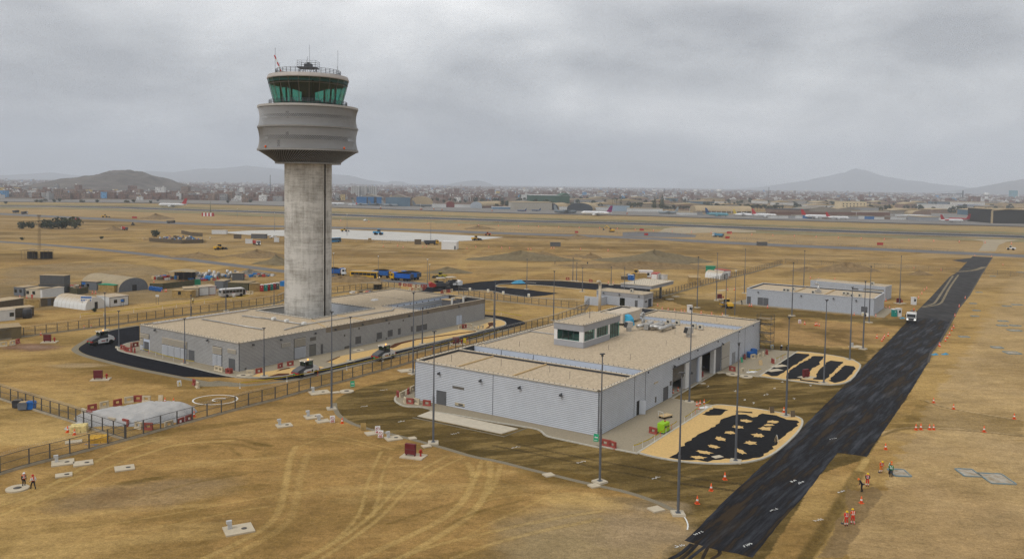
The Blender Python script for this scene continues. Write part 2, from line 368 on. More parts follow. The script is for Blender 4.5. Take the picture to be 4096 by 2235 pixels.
for pts,w,kk,td in (([(-17.48,111.5),(-17.5,105.87),(-17.37,100.77),(-16.98,96.14),(-16.51,90.58),(-17.07,85.58),(-18.57,81.33),(-20.29,78.86)],.62,.75,0),([(-15.86,109.16),(-16.09,104.6),(-15.68,99.24),(-15.17,94.4),(-14.99,89.34)],.6,.7,0),([(-8.39,109.97),(-10.79,105.72),(-12.85,100.55),(-14.15,94.79),(-14.95,90.64),(-16.07,86.81),(-17.69,82.71),(-19.61,78.88),(-21.61,75.52)],.75,.8,0),
                       ([(-6.16,109.6),(-8.93,105.35),(-11.36,100.21),(-12.75,95.57),(-13.49,91.36),(-14.82,86.86),(-16.93,81.92),(-18.25,78.93)],.75,.75,0),([(-5.4,107.3),(-4.46,103.81),(-4.41,99.71),(-5.2,93.73),(-7.43,88.36),(-10.7,84.07),(-14.61,79.05)],1.15,.9,.55),([(-2.67,108.81),(-2.25,104.77),(-2.41,99.79),(-2.82,95.24),(-4.31,89.74),(-6.57,85.66),(-9.17,81.38),(-10.63,79.18)],1.15,.9,.55),
                       ([(-1.07,106.59),(-1.43,101.44),(-2.32,96.73)],.9,.7,0),([(-3.59,108.3),(-3.96,102.57),(-4.41,99.71)],.9,.7,0),([(-29.72,113.21),(-29.44,109.75),(-28.08,103.02),(-26.37,95.23),(-25.45,89.12),(-26,85.42),(-27.82,81.69),(-29.71,78.56)],1.1,.8,.6),([(-27.26,109.85),(-26.08,101.02),(-24.74,95.29),(-23.59,87.93),(-24.88,83.73),(-27.11,79.61),(-27.64,77.83)],1.2,.55,.6),
                       ([(-55.55,88.31),(-53.35,93.44),(-52.07,98.73),(-50.85,105.08),(-48.4,109.84),(-46.72,113.43),(-39.23,115.37)],.9,.75,0),([(-57.14,90.87),(-55.27,94.43),(-54.73,101.04),(-53.66,107.69),(-52.39,111.63),(-49.41,115.95)],.9,.7,0),([(-59.04,93.92),(-56.57,95.48),(-53.1,100.7)],.8,.6,0),([(-50.63,80.38),(-44.92,85.03),(-38.98,88.3),(-32.69,92.15),(-27.59,95.18)],.5,.45,0),([(-45.2,79),(-41.53,83.14),(-35.72,86.56),(-30.71,90.22),(-26.81,92.04)],.5,.45,0),
                       ([(10.5,91.93),(5.4,89.78),(0.23,87.1),(-3.45,84.9),(-6.94,82.81),(-11.2,79.16)],.8,.7,.5),([(10.25,89.64),(3.98,86.63),(-2.15,82.7),(-5.49,79.35)],.8,.7,.5),([(10.79,94.7),(2.98,96.94),(-1.18,95.67),(-3.18,93.81)],.5,.5,0),([(6.62,99.37),(2.21,92.63),(-1.07,89.22),(-4.63,84.29)],.6,.5,.5),([(-30.5,118.51),(-25.39,118.48),(-20.43,115.46),(-16.03,112.57)],.5,.6,0),([(-30.01,116.6),(-24.92,116.31),(-17.64,112.49)],.5,.5,0),([(-29.07,112.97),(-26.95,117.85),(-22.42,122.68)],.5,.5,0),
                       ([(31.05,80.71),(34.26,86.13),(37.39,91.66),(41.39,98.67),(45.82,105.95),(49.77,112.39)],1.3,.55,0),([(45.52,105.94),(47.54,108.63),(49.2,111.43)],1.2,.8,0)):
    track(pts,w*.75,tan,kk*.9,td,edge=dark*1.5)
for pts in ([(-45.08,115.09),(-39.59,116.43),(-35.64,114.48),(-33.09,113.05)],[(-42.1,114.17),(-36.93,113.38),(-34.55,111.47)],[(-38.34,111.79),(-36.12,108.96)],[(1.56,94.7),(-3.73,91.06),(-6.69,87.15)],[(-5.9,94.05),(-10.19,90.16),(-12.92,87.54)],[(-41.9,94.97),(-38.08,99.31),(-33.22,101.96)]):
    track(pts,.55,dark,.7)
for pts in ([(-2.1,114.72),(5.6,110.51),(13.48,104.9)]+[(14.84,104.62),(16.85,103.47),(22.04,100.71),(27.73,98.86)],[(1.49,115.57),(8.4,111.06),(13.86,108.02)]+[(13.79,108.02),(17.3,106.43),(22.58,103.31),(29.01,101)]):
    track(pts,.62,[0.045,0.034,0.018],.95,.42,1)
track([(29.79,80.67),(33.4,86.1),(38.17,93.64),(41.69,99.42),(43.69,102.59),(45.82,105.95)],1.5,[0.10,0.068,0.022],.95)                # shallow trench beside the new road
mixc([0.20,0.135,0.065],inpoly([(42.46,100.97),(43.11,99.48),(45.48,101.1),(45.91,99.22),(43.88,95.91),(41.18,92.12),(38.8,88.62),(36.49,84.82),(33.92,80.8),(31.17,80.71),(35.44,87.61),(39.1,93.68)],.6)*.85)
mixc([0.235,0.16,0.08],blob((59.62,121.54),4.5,3,0)*.6)
for pts in ([(55.3,121.33),(58.96,124.9),(62.9,126.57),(68,126.23),(72.56,125),(77.99,122.99)],[(72.74,143.58),(73.86,139.22),(76.85,135.89),(80.65,132.77),(83.13,131.3)]): track(pts,.5,[0.13,0.09,0.04],.9); track(offset_path(pts,.6),.4,[0.45,0.34,0.2],.6)
mixc(olive,inpoly([(57.37,123.67),(62.12,128.64),(70.99,141.24),(75.29,136.49),(83.13,131.3),(78.35,123.57),(69.8,126.32),(62.9,126.57)],.8)*.35)
for k_ in range(60):   # drag marks of the grader on the dry ground
    x0=rnd.uniform(50,100); y0=rnd.uniform(85,230); L_=rnd.uniform(4,14); track([(x0,y0),(x0+L_*.5,y0+rnd.uniform(-.6,.6)),(x0+L_,y0+rnd.uniform(-1,1))],rnd.uniform(.25,.7),rnd.choice([dark*1.5,pale*1.15]),.45,it=1)
# -- midfield: haul roads, tracks, scraped strips
for pts,w,c_,kk in (([(-4.33,315.7),(6.34,339.8),(23.01,359.3),(37.69,366)],9,pale,.7),([(-3.01,437.9),(-18.47,404),(-27.64,385.8),(-36.03,369.3),(-57.93,356.5)],8,pale,.6),([(-15.8,480),(-22.36,427.8),(-23.67,386.5),(-20.66,353)],4,pale,.6),([(-5.46,389.4),(11.86,376.6),(28.44,369.4),(47.69,369.8)],5,pale,.6),([(39.22,262.6),(53.3,293.6),(71.69,325.5),(93.33,360.5),(116.86,392.6)],7,pale,.6),
                       ([(-333.4,535.8),(-291.8,523.5),(-247.6,523.3),(-229.4,497.1),(-205.6,466.5),(-163.7,450.9)],4,pale,.8),([(-218.3,481.1),(-237.1,515.2),(-259.2,579.8),(-265.3,620.5)],4,pale,.7),([(-272.1,437),(-228.8,410.2),(-190.5,386.5),(-160.8,364.7),(-135.24,336.3),(-123.17,321.9)],3,pale,.6),([(-260.1,417.8),(-219.3,393.2),(-184.3,373.8),(-154.9,351.1),(-133.07,320.5)],3,dark,.5),([(-205.8,330.3),(-192.7,345.3),(-185.8,360.7),(-185.5,376.3)],3,pale,.8),
                       ([(-123.17,321.9),(-123.64,346.7),(-120.14,356.4)],5,pale,.8),([(-110.51,229.9),(-101.95,245.4),(-92.87,255.6),(-83.8,269.3)],4,pale,.6),([(-128.31,205.5),(-119.06,218.1),(-108.82,226.4),(-97.27,241.7),(-84.84,261.7)],6,pale,.75),([(94.46,324.7),(111.49,338.1),(133.16,348.9),(167.6,375.4)],4,pale,.5),([(127.8,440.7),(166,467.9),(198.7,488.8),(229.5,486.7)],3,dark,.5),
                       ([(-6.88,481.8),(23.5,464.1),(52.56,454.8),(87.83,454.1),(133.29,448.4)],3,dark,.55),([(-6.75,473.8),(33.56,437.7),(73.38,438),(104.16,424.3)],2,dark,.5),([(50.28,382.5),(62.87,374.5),(79.83,363),(96.98,356.6)],5,dark,.5),([(-95.53,434.8),(-71.42,439.2),(-39.63,467.4),(-3.37,482.5)],4,dark,.55),([(-75.77,345),(-59.43,365.7),(-41.29,373.4)],4,dark,.5),([(133.57,405.8),(175.1,381.2),(200.8,371),(221.4,354.6)],2,dark,.8),
                       ([(156.6,312.1),(184.1,348.5),(200.4,368.2)],8,dark,.5),([(139.42,316.4),(155.5,328.8),(181.4,363.9)],9,dark,.5)):
    track(pts,w,c_,kk)
for c_,rx,ry,cc,kk in (((36.77,356.8),18,7,pale,.7),((2.07,375.1),22,12,pale,.6),((-17.69,387.4),22,14,pale,.5),((-65.66,326),12,8,dark,.5),((-58.17,308.7),20,6,dark,.5),((72.21,292.8),16,16,pale,.5),((64.37,275.3),10,10,[0.38,0.26,0.12],.6),((82.01,316.2),30,12,pale,.4),((-136.05,268.6),25,10,[0.30,0.22,0.13],.7),((-233,460.8),30,15,pale,.4)):
    mixc(cc,blob(c_,rx,ry)*kk)
mixc([0.25,0.185,0.105],inpoly([(-205.8,330.3),(-185.8,360.7),(-159.1,350.5),(-137.73,331.8),(-129.12,321.1),(-134.86,305.7),(-155.3,303),(-162.8,298.6),(-168.6,270.3)],3)*np.clip(n_mid*1.3,0,.8))   # scrub-covered bank behind the camp
mixc([0.20,0.15,0.085],inpoly([(-168.6,270.3),(-157.8,289.4),(-131.09,306.2),(-103.94,324.6),(-83.8,269.3),(-105.01,245.1),(-138.69,222.2),(-146.86,221.4),(-178.3,269.2)],2)*(.35+.5*n_small))   # trampled earth of the camp
for k_ in range(150):   # old haul tracks, ditches and scraped strips on the plain
    x0,y0=rnd.uniform(-300,230),rnd.uniform(235,600); L_=rnd.uniform(20,80)*y0/350; a_=rnd.choice([-.35,-.2,0,.12,.3,.9])+rnd.uniform(-.12,.12); q_=[(x0+L_*f*math.cos(a_)+rnd.uniform(-2,2),y0+L_*f*math.sin(a_)+rnd.uniform(-3,3)) for f in (0,.35,.7,1)]
    track(q_,rnd.uniform(1.0,3.4)*y0/350,rnd.choice([dark,dark,np.array([.11,.075,.035]),pale,np.array([.46,.34,.18])]),rnd.uniform(.4,.8),it=1)
# airfield grass and strips, drier and paler bands parallel to the runway
RW=[(-710.7,997),(-508,1041),(-404.9,989),(-306.2,962),(-197.3,905),(-12.16,825.3),(110.5,806.3),(221.1,746.3),(312.1,707.9),(418.3,672.5),(513.6,637.5)]
def band(off0,off1,c_,kk,nz=0.4):
    p=offset_path(RW,off0); q=offset_path(RW,off1); w=inpoly(p+q[::-1],4); mixc(c_,w*(kk - nz*n_str))
band(75,190,[0.36,0.265,0.125],1.0); band(-85,-40,[0.235,0.215,0.125],1.0); band(40,78,[0.20,0.19,0.11],1.0); band(-200,-100,[0.40,0.28,0.14],.9)
mixc([0.115,0.085,0.068],np.clip((gys - 1300 - np.clip(gxs*1.2,-150,600))/150,0,1)*.85)
gz=np.zeros(len(gxs))
# low bank behind the camp, small unevenness on open soil
_b=inpoly([(-203.4,326.4),(-182.3,353.9),(-157.2,346.2),(-137.75,327.7),(-137.82,312.4),(-158.7,309.6),(-166.3,305),(-175.2,281.1),(-188.7,279.4),(-218.9,324.2)],3)
gz+=_b*0.9*np.clip(n_big*1.4,0,1)
_t=inpoly([(29.56,80.66),(33.39,86.39),(38.17,93.98),(41.71,99.8),(43.86,102.99),(45.82,105.95),(46.06,105.13),(42.4,99.45),(39.24,94.02),(34.26,86.13),(30.59,80.69)],.2); gz -= _t*0.16
gv=np.column_stack([gxs,gys,gz])
ny,nx=GX.shape
ii=(np.arange(ny - 1)[:,None]*nx+np.arange(nx - 1)[None,:]).ravel()
faces=np.column_stack([ii,ii+1,ii+nx+1,ii+nx])
me=bpy.data.meshes.new('ground'); me.vertices.add(len(gv)); me.vertices.foreach_set('co',gv.ravel())
me.loops.add(faces.size); me.loops.foreach_set('vertex_index',faces.ravel().astype(np.int32))
me.polygons.add(len(faces)); me.polygons.foreach_set('loop_start',np.arange(0,faces.size,4,dtype=np.int32)); me.polygons.foreach_set('loop_total',np.full(len(faces),4,dtype=np.int32))
me.update(calc_edges=True); me.validate()
col *= (1.0 - .14*np.clip(far,0,1))[:,None]
at=me.attributes.new('soil','FLOAT_COLOR','POINT')
at.data.foreach_set('color',np.column_stack([np.clip(col,0.01,.8),np.ones(len(col))]).astype(np.float32).ravel())
gm=bpy.data.materials.new('soil'); gm.use_nodes=True; t=gm.node_tree; nd=t.nodes; lk=t.links; b=nd['Principled BSDF']
b.inputs['Roughness'].default_value=0.95; b.inputs['Specular IOR Level'].default_value=0.0
aa=nd.new('ShaderNodeAttribute'); aa.attribute_name = 'soil'; geo=nd.new('ShaderNodeNewGeometry')
def gnoise(scale,det,stretch=(1,1,1),rough=.6):
    mp=nd.new('ShaderNodeMapping'); mp.inputs['Scale'].default_value=stretch; mp.inputs['Rotation'].default_value=(0,0,R(18)); lk.new(geo.outputs['Position'],mp.inputs[0])
    n=nd.new('ShaderNodeTexNoise'); lk.new(mp.outputs[0],n.inputs['Vector']); n.inputs['Scale'].default_value=scale; n.inputs['Detail'].default_value=det; n.inputs['Roughness'].default_value=rough; return n
na=gnoise(1.9,8,(1,1,1),.75); nb=gnoise(0.35,6,(1,1.8,1),.65); nc=gnoise(6.5,5,(1,1,1),.7); nd_=gnoise(0.05,8,(1,2.5,1),.7)
def mul(a_,b_,op='MULTIPLY'):
    m=nd.new('ShaderNodeMath'); m.operation=op
    for i,q in enumerate((a_,b_)):
        if isinstance(q,(int,float)): m.inputs[i].default_value=q
        else: lk.new(q,m.inputs[i])
    return m.outputs[0]
def rng_(n,lo,hi):
    m=nd.new('ShaderNodeMapRange'); lk.new(n.outputs[0],m.inputs[0]); m.inputs[1].default_value=.25; m.inputs[2].default_value=.75; m.inputs[3].default_value=lo; m.inputs[4].default_value=hi; return m.outputs[0]
f=mul(mul(rng_(na,.62,1.38),rng_(nb,.78,1.22)),mul(rng_(nc,.6,1.4),rng_(nd_,.78,1.20)))
sc_=nd.new('ShaderNodeVectorMath'); sc_.operation = 'SCALE'; lk.new(aa.outputs['Color'],sc_.inputs[0]); lk.new(f,sc_.inputs['Scale']); lk.new(sc_.outputs[0],b.inputs['Base Color'])
bp=nd.new('ShaderNodeBump'); bp.inputs['Strength'].default_value=0.8; bp.inputs['Distance'].default_value=0.25
lk.new(mul(mul(nb.outputs[0],1.2),mul(na.outputs[0],.6),'ADD'),bp.inputs['Height']); lk.new(bp.outputs[0],b.inputs['Normal'])
me.materials.append(gm); g_o=link('ground',me); g_o['kind'] = 'structure'

# ================================================================ roads, pavements, kerbs, airfield surfaces
m_asph=mat("asphalt_fresh",(0.0115,0.012,0.0155),.9,var=.3,scale=.8,bump=.25,bscale=25,spec=.03)
m_asph_old=mat('asphalt_grey',(0.125,0.12,0.117),.85,var=.22,scale=.12,stretch=(1,2.5,1),spec=.25)
m_asph_mid=mat("asphalt_dusty",(0.047,0.045,0.044),.9,var=.4,scale=.35,bump=.2,stretch=(1,.35,1),spec=.04)
m_conc=mat('concrete_pale',(0.50,0.44,0.34),.85,var=.1,scale=1.2)
m_conc_w=mat('concrete_white',(0.47,0.45,0.41),.85,var=.16,scale=.05,stretch=(1,3,1))
m_pave=mat('paving',(0.29,0.245,0.172),.9,var=.16,scale=5,bump=.3,bscale=9)
m_kerb=mat('kerb_concrete',(0.43,0.40,0.33),.85,var=.15,scale=2)
m_gold=mat('yellow_gravel',(0.58,0.385,0.155),.9,var=.16,scale=4,bump=.5,bscale=22)
m_fabric=mat('black_fabric',(0.008,0.008,0.009),.85,var=.4,scale=2,bump=.5,bscale=3)
m_mulch=mat('brown_mulch',(0.085,0.030,0.012),.95,var=.25,scale=6,bump=.5)
m_gravel=mat('loose_gravel',(0.21,0.18,0.125),.95,var=.35,scale=9,bump=.7,bscale=14)
m_white=mat('white_paint',(0.66,0.66,0.63),.6,var=.06)
# wet tack coat: near-black with bluish gloss painted into the smoother areas, and tyre-scuffed brown streaks
def wet_mat():
    m=bpy.data.materials.new('tack_coat'); m.use_nodes=True; t=m.node_tree; nd=t.nodes; lk=t.links; b=nd['Principled BSDF']
    geo=nd.new('ShaderNodeNewGeometry'); mp=nd.new('ShaderNodeMapping'); mp.vector_type = 'TEXTURE'; mp.inputs['Rotation'].default_value=(0,0,R(54)); mp.inputs['Scale'].default_value=(7.5,.75,1); lk.new(geo.outputs['Position'],mp.inputs[0])
    n=nd.new('ShaderNodeTexNoise'); n.inputs['Scale'].default_value=.55; n.inputs['Detail'].default_value=7; n.inputs['Roughness'].default_value=.68; lk.new(mp.outputs[0],n.inputs['Vector'])
    n2=nd.new('ShaderNodeTexNoise'); n2.inputs['Scale'].default_value=.3; n2.inputs['Detail'].default_value=6; lk.new(mp.outputs[0],n2.inputs['Vector'])
    cr=nd.new('ShaderNodeValToRGB'); lk.new(n.outputs[0],cr.inputs[0]); e=cr.color_ramp.elements
    e[0].position=.40; e[0].color=(.034,.022,.011,1); e[1].position=.66; e[1].color=(.021,.0235,.031,1); q=e.new(.47); q.color=(.0065,.0065,.008,1)
    mixn=nd.new('ShaderNodeMix'); mixn.data_type = 'RGBA'; r2=nd.new('ShaderNodeMapRange'); lk.new(n2.outputs[0],r2.inputs[0]); r2.inputs[1].default_value=.60; r2.inputs[2].default_value=.72; r2.inputs[4].default_value=.55
    lk.new(r2.outputs[0],mixn.inputs[0]); lk.new(cr.outputs[0],mixn.inputs[6]); mixn.inputs[7].default_value=(.05,.032,.014,1); lk.new(mixn.outputs[2],b.inputs['Base Color'])
    rr=nd.new('ShaderNodeMapRange'); lk.new(n.outputs[0],rr.inputs[0]); rr.inputs[1].default_value=.45; rr.inputs[2].default_value=.65; rr.inputs[3].default_value=.9; rr.inputs[4].default_value=.5; lk.new(rr.outputs[0],b.inputs['Roughness'])
    b.inputs['Specular IOR Level'].default_value=.12
    n3=nd.new('ShaderNodeTexNoise'); n3.inputs['Scale'].default_value=6; lk.new(geo.outputs['Position'],n3.inputs['Vector'])
    bp=nd.new('ShaderNodeBump'); bp.inputs['Strength'].default_value=.35; bp.inputs['Distance'].default_value=.05; lk.new(n3.outputs[0],bp.inputs['Height']); lk.new(bp.outputs[0],b.inputs['Normal'])
    return m
m_wet=wet_mat()
# -- airfield
def ribband(name,off0,off1,z,m,path=None):
    p=path or RW; return sheet(name,smooth_path(offset_path(p,off0),1)+smooth_path(offset_path(p,off1),1)[::-1],z,m)
m_rw=mat('runway_asphalt',(0.135,0.133,0.128),.85,var=.15,scale=.03,stretch=(1,4,1)); m_rub=mat('runway_rubber',(0.028,0.028,0.031),.8,var=.35,scale=.02,stretch=(1,6,1))
ribband('runway',-24,24,.03,m_rw); ribband('runway_rubber_marks',-11,9,.05,m_rub)
TX=[(-825.3,1158),(-513,1254),(-253.8,1164),(-15.26,1027),(139.96,1023),(275.6,955),(400.1,909),(540.2,869.4),(666.7,828.5)]
ribband('taxiway',-14,12,.03,m_rub,TX)
m_apron=mat('apron_concrete',(0.185,0.172,0.155),.85,var=.12,scale=.02,stretch=(1,4,1))
sheet('hangar_apron',offset_path(TX,14)+[(1395,1737),(820.3,1322),(575.5,1308),(356.2,1235),(169.7,1241),(-19.68,1315),(-148.08,1398),(-317.4,1455),(-585.1,1430),(-941,1321)][::1],.03,m_apron)
mk=MB()
for off in (-26,26):
    p=smooth_path(offset_path(RW,off),1); l=offset_path(p,.45); r=offset_path(p,-.45)
    n=len(p); mk.add([(q[0],q[1],.06) for q in l+r],[(i,n+i,n+i+1,i+1) for i in range(n - 1)])
o=mk.build('runway_edge_lines',m_white); o['kind'] = 'structure'
ROAD1=[(-606.6,851),(-502.8,808.7),(-430.9,767.9),(-370.3,739.9),(-279.9,683.8),(-211.1,663.3),(-143.05,656),(-67.7,640.7),(-8.9,613.3),(81.21,590.9),(155.6,537.4),(224.9,509.3),(293.8,471.6),(352,436.1)]
ribband('airfield_road',-13,12,.03,m_asph_old,ROAD1)
sheet('airfield_road_spur',[(87.26,648.9),(101.54,659.8),(123.46,658.2),(140.64,628),(133.92,601.3),(107.09,595.1),(80.88,601)],.045,m_asph_old)
sheet('runway_link',[(132.27,715.4),(146.46,740.5),(172.3,744.2),(208.3,703),(203.3,686),(152.5,658.3),(132.1,642),(116.31,656.3)],.035,mat('dusty_concrete',(0.33,0.27,0.18),.9,scale=.1))
sheet('runway_link_strip',[(349.6,628.5),(347.8,608.1),(331.1,577.4),(286.5,505),(297.2,505.3),(332.9,562.7),(360,599.5),(387,628.3)],.037,mat('dusty_concrete',(0.33,0.27,0.18)))
sheet('concrete_apron',[(-203.4,573.3),(-191.3,601.1),(-137.84,632.2),(-82.99,610.2),(-44.35,589.5),(-5.79,568),(-23.79,531.5),(-43.77,515.7),(-67.06,515.2),(-99.28,526.6),(-118.05,537),(-175.7,551.9)],.04,m_conc_w)
ribbon('apron_edge',[(-140.06,637.2),(-102.94,632.4),(-68.33,616),(-35.16,595.5),(-4.17,580.9)],.5,.05,mat('edge_dark',(0.07,0.06,0.05)))
ROAD2=[(-354.3,496.6),(-288.5,463.4),(-256.1,449),(-207.3,420.7),(-167.9,392.4),(-125.87,359.6),(-107.37,345.1),(-91.96,333.5),(-70.31,320),(-54.6,311.1),(-37.38,303),(-28.74,295),(-22.39,288.7)]
ribband('camp_road',-3.6,3.6,.02,m_asph_old,ROAD2)
# -- fresh asphalt with islands by the guardhouse
sheet('asphalt_access_road',[(-32.09,280.3),(-27.75,298.8),(-18,300.4),(-12.07,308.4),(-6.02,313.1),(-1.97,315.4)]+[(3.06,315.2),(19.45,315.2),(31.87,308.3),(42.74,305.7),(50.96,302.5),(47.48,281.5),(39.32,289),(29.29,290.2),(19.09,296.2),(9.61,301.3)]+[(5.73,301.8),(-1.86,301.5),(-4.45,299.9),(-5.55,296.9),(-5.12,294.4),(-2.8,292.7),(5.5,288.1),(10.58,283.3),(15.1,280.5),(16.49,279.2),(14.95,277.6),(11.64,273.1),(5.4,268.4),(-1.64,273.7),(-6.58,281.4),(-10.33,283.8),(-14.44,282.3),(-18.31,281.5),(-25.81,278.2),(-30.46,266.2)],.016,m_asph)
for p in ([(-4.31,314.6),(3.07,317),(19.58,317.3),(32.07,310.3),(41.75,307.2)],[(9.29,307.3),(5.85,308.9),(-1.87,303.7),(-4.47,301.2),(-5.68,296.9),(-5.11,293.6),(-2.8,292.3),(-1.79,292.8)],[(5.73,301.8),(13.73,299.2),(21.11,293.3),(26.13,289.9)],[(-18.71,280.3),(-14.39,281.4),(-10.35,284.3),(-6.6,282.3),(-1.64,274.6),(5.38,267.4),(12.26,265.5),(19.13,264.9),(22.71,263.7)]):
    ribbon('kerb',smooth_path(p,2),.28,.0,m_kerb,h=.13)
# -- asphalt loop round the tower building and its pavement
OUT_=[(-93.16,205.4),(-96.33,200.3),(-97.05,196.4),(-96.19,188.7),(-94.83,181.8),(-93.9,177.7),(-92.67,175.1),(-88.98,170.9),(-81.93,165.7),(-72.42,159.1),(-61.68,153),(-54.06,148.6),(-49.77,147.43)]+[(-50.21,146.96),(-46.79,147.73),(-41.06,151.6),(-36.42,157.3),(-29.07,168.3),(-21.22,178.1),(-14.08,188.3),(-7.06,197.8)]+[(-3.76,204.9),(0.7,211.2),(3.32,215.1),(4.15,217.8),(3.21,221.8),(-1.27,227.6),(-4.29,230),(-7.33,231.2),(-9.35,231.6)]
INN_=[(-84.27,185.7),(-85.88,183.5),(-85.84,178.9),(-84.99,176.4),(-83.49,174.4),(-77.36,170),(-65.35,162.2),(-53.93,153.8),(-49.31,152)]+[(-52.24,152.9),(-48.19,152.2),(-45.06,153),(-41.88,154.6),(-37.15,160.4),(-33.97,165.4),(-28.8,173.3),(-21.82,183.1),(-14.51,193.9),(-7.32,204.7)]+[(-6.49,206.5),(-3.33,210.4),(-1.44,213.6),(-1.18,216.3),(-1.59,219.7),(-3.17,222.7),(-5.17,225.5),(-7.18,226.9),(-9.19,227.9)]
OUT_=smooth_path(OUT_,2); INN_=smooth_path(INN_,2)
sheet('asphalt_loop_road',OUT_+INN_[::-1],.016,m_asph)
sheet('tower_pavement',INN_+[(-2,222),(-34,246),(-86,182)],.11,m_pave)
ribbon('kerb',INN_,.26,0,m_kerb,h=.14)
ribbon('gravel_verge',offset_path(OUT_[:90],-.7),1.3,.006,m_gravel)
for p in ([(-48.49,153.4),(-47.93,156.5),(-43.52,160.7),(-37.65,162.6),(-36.74,161.4),(-37.5,160.1),(-42.06,155.3),(-45.21,153.5),(-46.83,152.9)],[(-37.19,166.3),(-36.24,172),(-29.98,180.3),(-28.3,181.7),(-22.26,190.9),(-21.57,193.6),(-12.78,206.5),(-8.11,204.3),(-8.83,202.5),(-21.97,184.3),(-29,174.5),(-35.12,164.7)],[(-9.51,209.5),(-5.92,217.6),(-4.1,221.2),(-2.38,221.6),(-1.34,217.4),(-1.57,214),(-3.34,211.3),(-6.52,207.4),(-7.58,206.8)]):
    sheet('yellow_gravel_bed',p,.125,m_gold)
for p in ([(-45.43,153.6),(-44.26,155.9),(-42.3,156.2),(-41.97,155),(-44.17,153.4)],[(-39.26,167.6),(-37.3,166.7),(-37.73,166.7),(-35.91,172.6),(-35.75,171.8),(-36.66,167.8),(-37.52,166.7)],[(-44.86,159.5),(-43.67,161.2),(-43.16,160.5),(-45.16,157.6)],[(-27.21,182.3),(-26.44,186.9),(-22.48,192.7),(-8.67,204.9),(-8.62,203.7),(-21.89,191.9),(-24.92,186.6),(-25.65,183.1),(-26.15,181.6)],[(-6.53,207.7),(-5.57,212.1),(-6.07,216.5),(-4.98,217.9),(-3.9,216.1),(-3.95,213.9),(-5.01,211.7),(-5.48,209)]):
    sheet('brown_mulch_band',p,.135,m_mulch)
# -- pavement, forecourt and beds round the long front building
PAV=[(-17.28,147.64),(-18.6,144.63),(-19.51,141.61),(-19.63,138.9),(-19.11,136.92),(-17.68,134.61),(-16.26,133.98),(-14.37,134.09),(-12.81,131.89),(-7.4,129.25),(-2.73,126.43),(2.44,123.94),(4.18,123.02),(4.92,121.71),(5.37,119.75),(6.26,118.9),(9.96,116.44),(13.06,114.35)]+[(12.27,115.46),(15.26,113.7),(17.86,112.08),(23.67,121.43),(34.46,138.09)]+[(30.37,140.49),(28.37,142.06),(41.56,163.4),(41.71,162.9),(45.33,161.5),(48.92,159.8),(64.98,184.8),(59.62,186.5),(57.59,188.3)]
PAV=PAV+[(60,184),(56,190),(30,168),(-14,144)]
sheet('forecourt_pavement',PAV,.11,m_pave)
ribbon('kerb',smooth_path([(-17.3,147.8),(-18.6,144.63),(-19.51,141.61),(-19.63,138.9),(-19.11,136.92),(-17.68,134.61),(-16.26,133.98),(-14.37,134.09),(-13.31,133.1)],1),.3,0,m_kerb,h=.15)
ribbon('kerb',smooth_path([(-12.79,131.62),(-7.39,129.12),(-2.73,126.3),(2.44,123.82),(4.18,122.9),(4.92,121.6),(5.36,119.63),(6.26,118.79),(9.95,116.33),(13.05,114.25)]+[(13.18,114.94),(15.26,113.7),(17.86,112.08)],1),.3,0,m_kerb,h=.15)
ribbon('kerb',[(30.33,140.32),(28.33,141.88),(41.5,163.1),(41.66,162.7),(45.27,161.3),(48.85,159.6)],.22,0,m_kerb,h=.135)
BED1=smooth_path([(17.93,112.45),(19.77,110.74),(23.07,109.05),(26.5,108.35),(30.09,108.46),(33.07,109.5),(36.16,111.87),(40.27,117.63),(44.09,123.61),(46.4,128.29),(46.99,131.07),(45.42,133.14),(41.83,135.73),(37.88,137.58),(35.34,138.28),(34.1,137.37)],2) 
sheet('yellow_gravel_bed',BED1,.12,m_gold); ribbon('kerb',BED1,.3,0,m_kerb,h=.17,closed=True)
def ragged(poly,amp=.35,step=.8,s=1):
    """torn, pointed edge of ground fabric"""
    q=[]; rr=random.Random(s); n=len(poly)
    for i in range(n):
        a,b=poly[i],poly[(i+1) % n]; L=dist(a,b); k=max(1,int(L/step))
        for j in range(k):
            t=j/k; x=a[0]+(b[0] - a[0])*t; y=a[1]+(b[1] - a[1])*t; u=((b[1] - a[1])/L,-(b[0] - a[0])/L)
            d=rr.uniform(-amp,amp)*(1 if j % 2 else -.6); q.append((x+u[0]*d,y+u[1]*d))
    return q
sheet('black_ground_fabric',ragged([(21.79,110.56),(23.18,112.13),(24.05,114.11),(25.38,116.69),(27.05,119.14),(28.86,121.97),(31.03,124.65),(33.28,128.07),(34.49,130.01),(36.02,131.7),(38.4,132.35),(39.2,130.71),(41.34,132.97),(43.27,132.09),(44.28,129.58),(46,129.36),(44.85,126.54),(41.87,122.33),(39.93,119.49),(38.4,116.8),(36.32,113.21),(34.31,111.22),(31.57,109.72),(29.46,110.45),(26.82,109.05),(25.49,109.9),(23.59,109.59)],.35,.9,3),.126,m_fabric)
sheet('black_ground_fabric',ragged([(31.36,132.1),(34.18,136.17),(36.29,134.84),(34.16,131.6),(32.1,131.36)],.25,.8,5),.126,m_fabric)
sheet('black_ground_fabric',ragged([(37.3,134.42),(39.99,134.03),(39.84,133.22),(37.46,133.62)],.1,.6,5),.126,m_fabric)
def star(c,rx,ry,rot,s):
    rr=random.Random(s); q=[]
    for k in range(22):
        a=2*math.pi*k/22; f=rr.uniform(.88,1.25) if k % 4==0 else rr.uniform(.62,.9); x=rx*f*math.cos(a); y=ry*f*math.sin(a)
        q.append((c[0]+x*math.cos(rot) - y*math.sin(rot),c[1]+x*math.sin(rot)+y*math.cos(rot)))
    return q
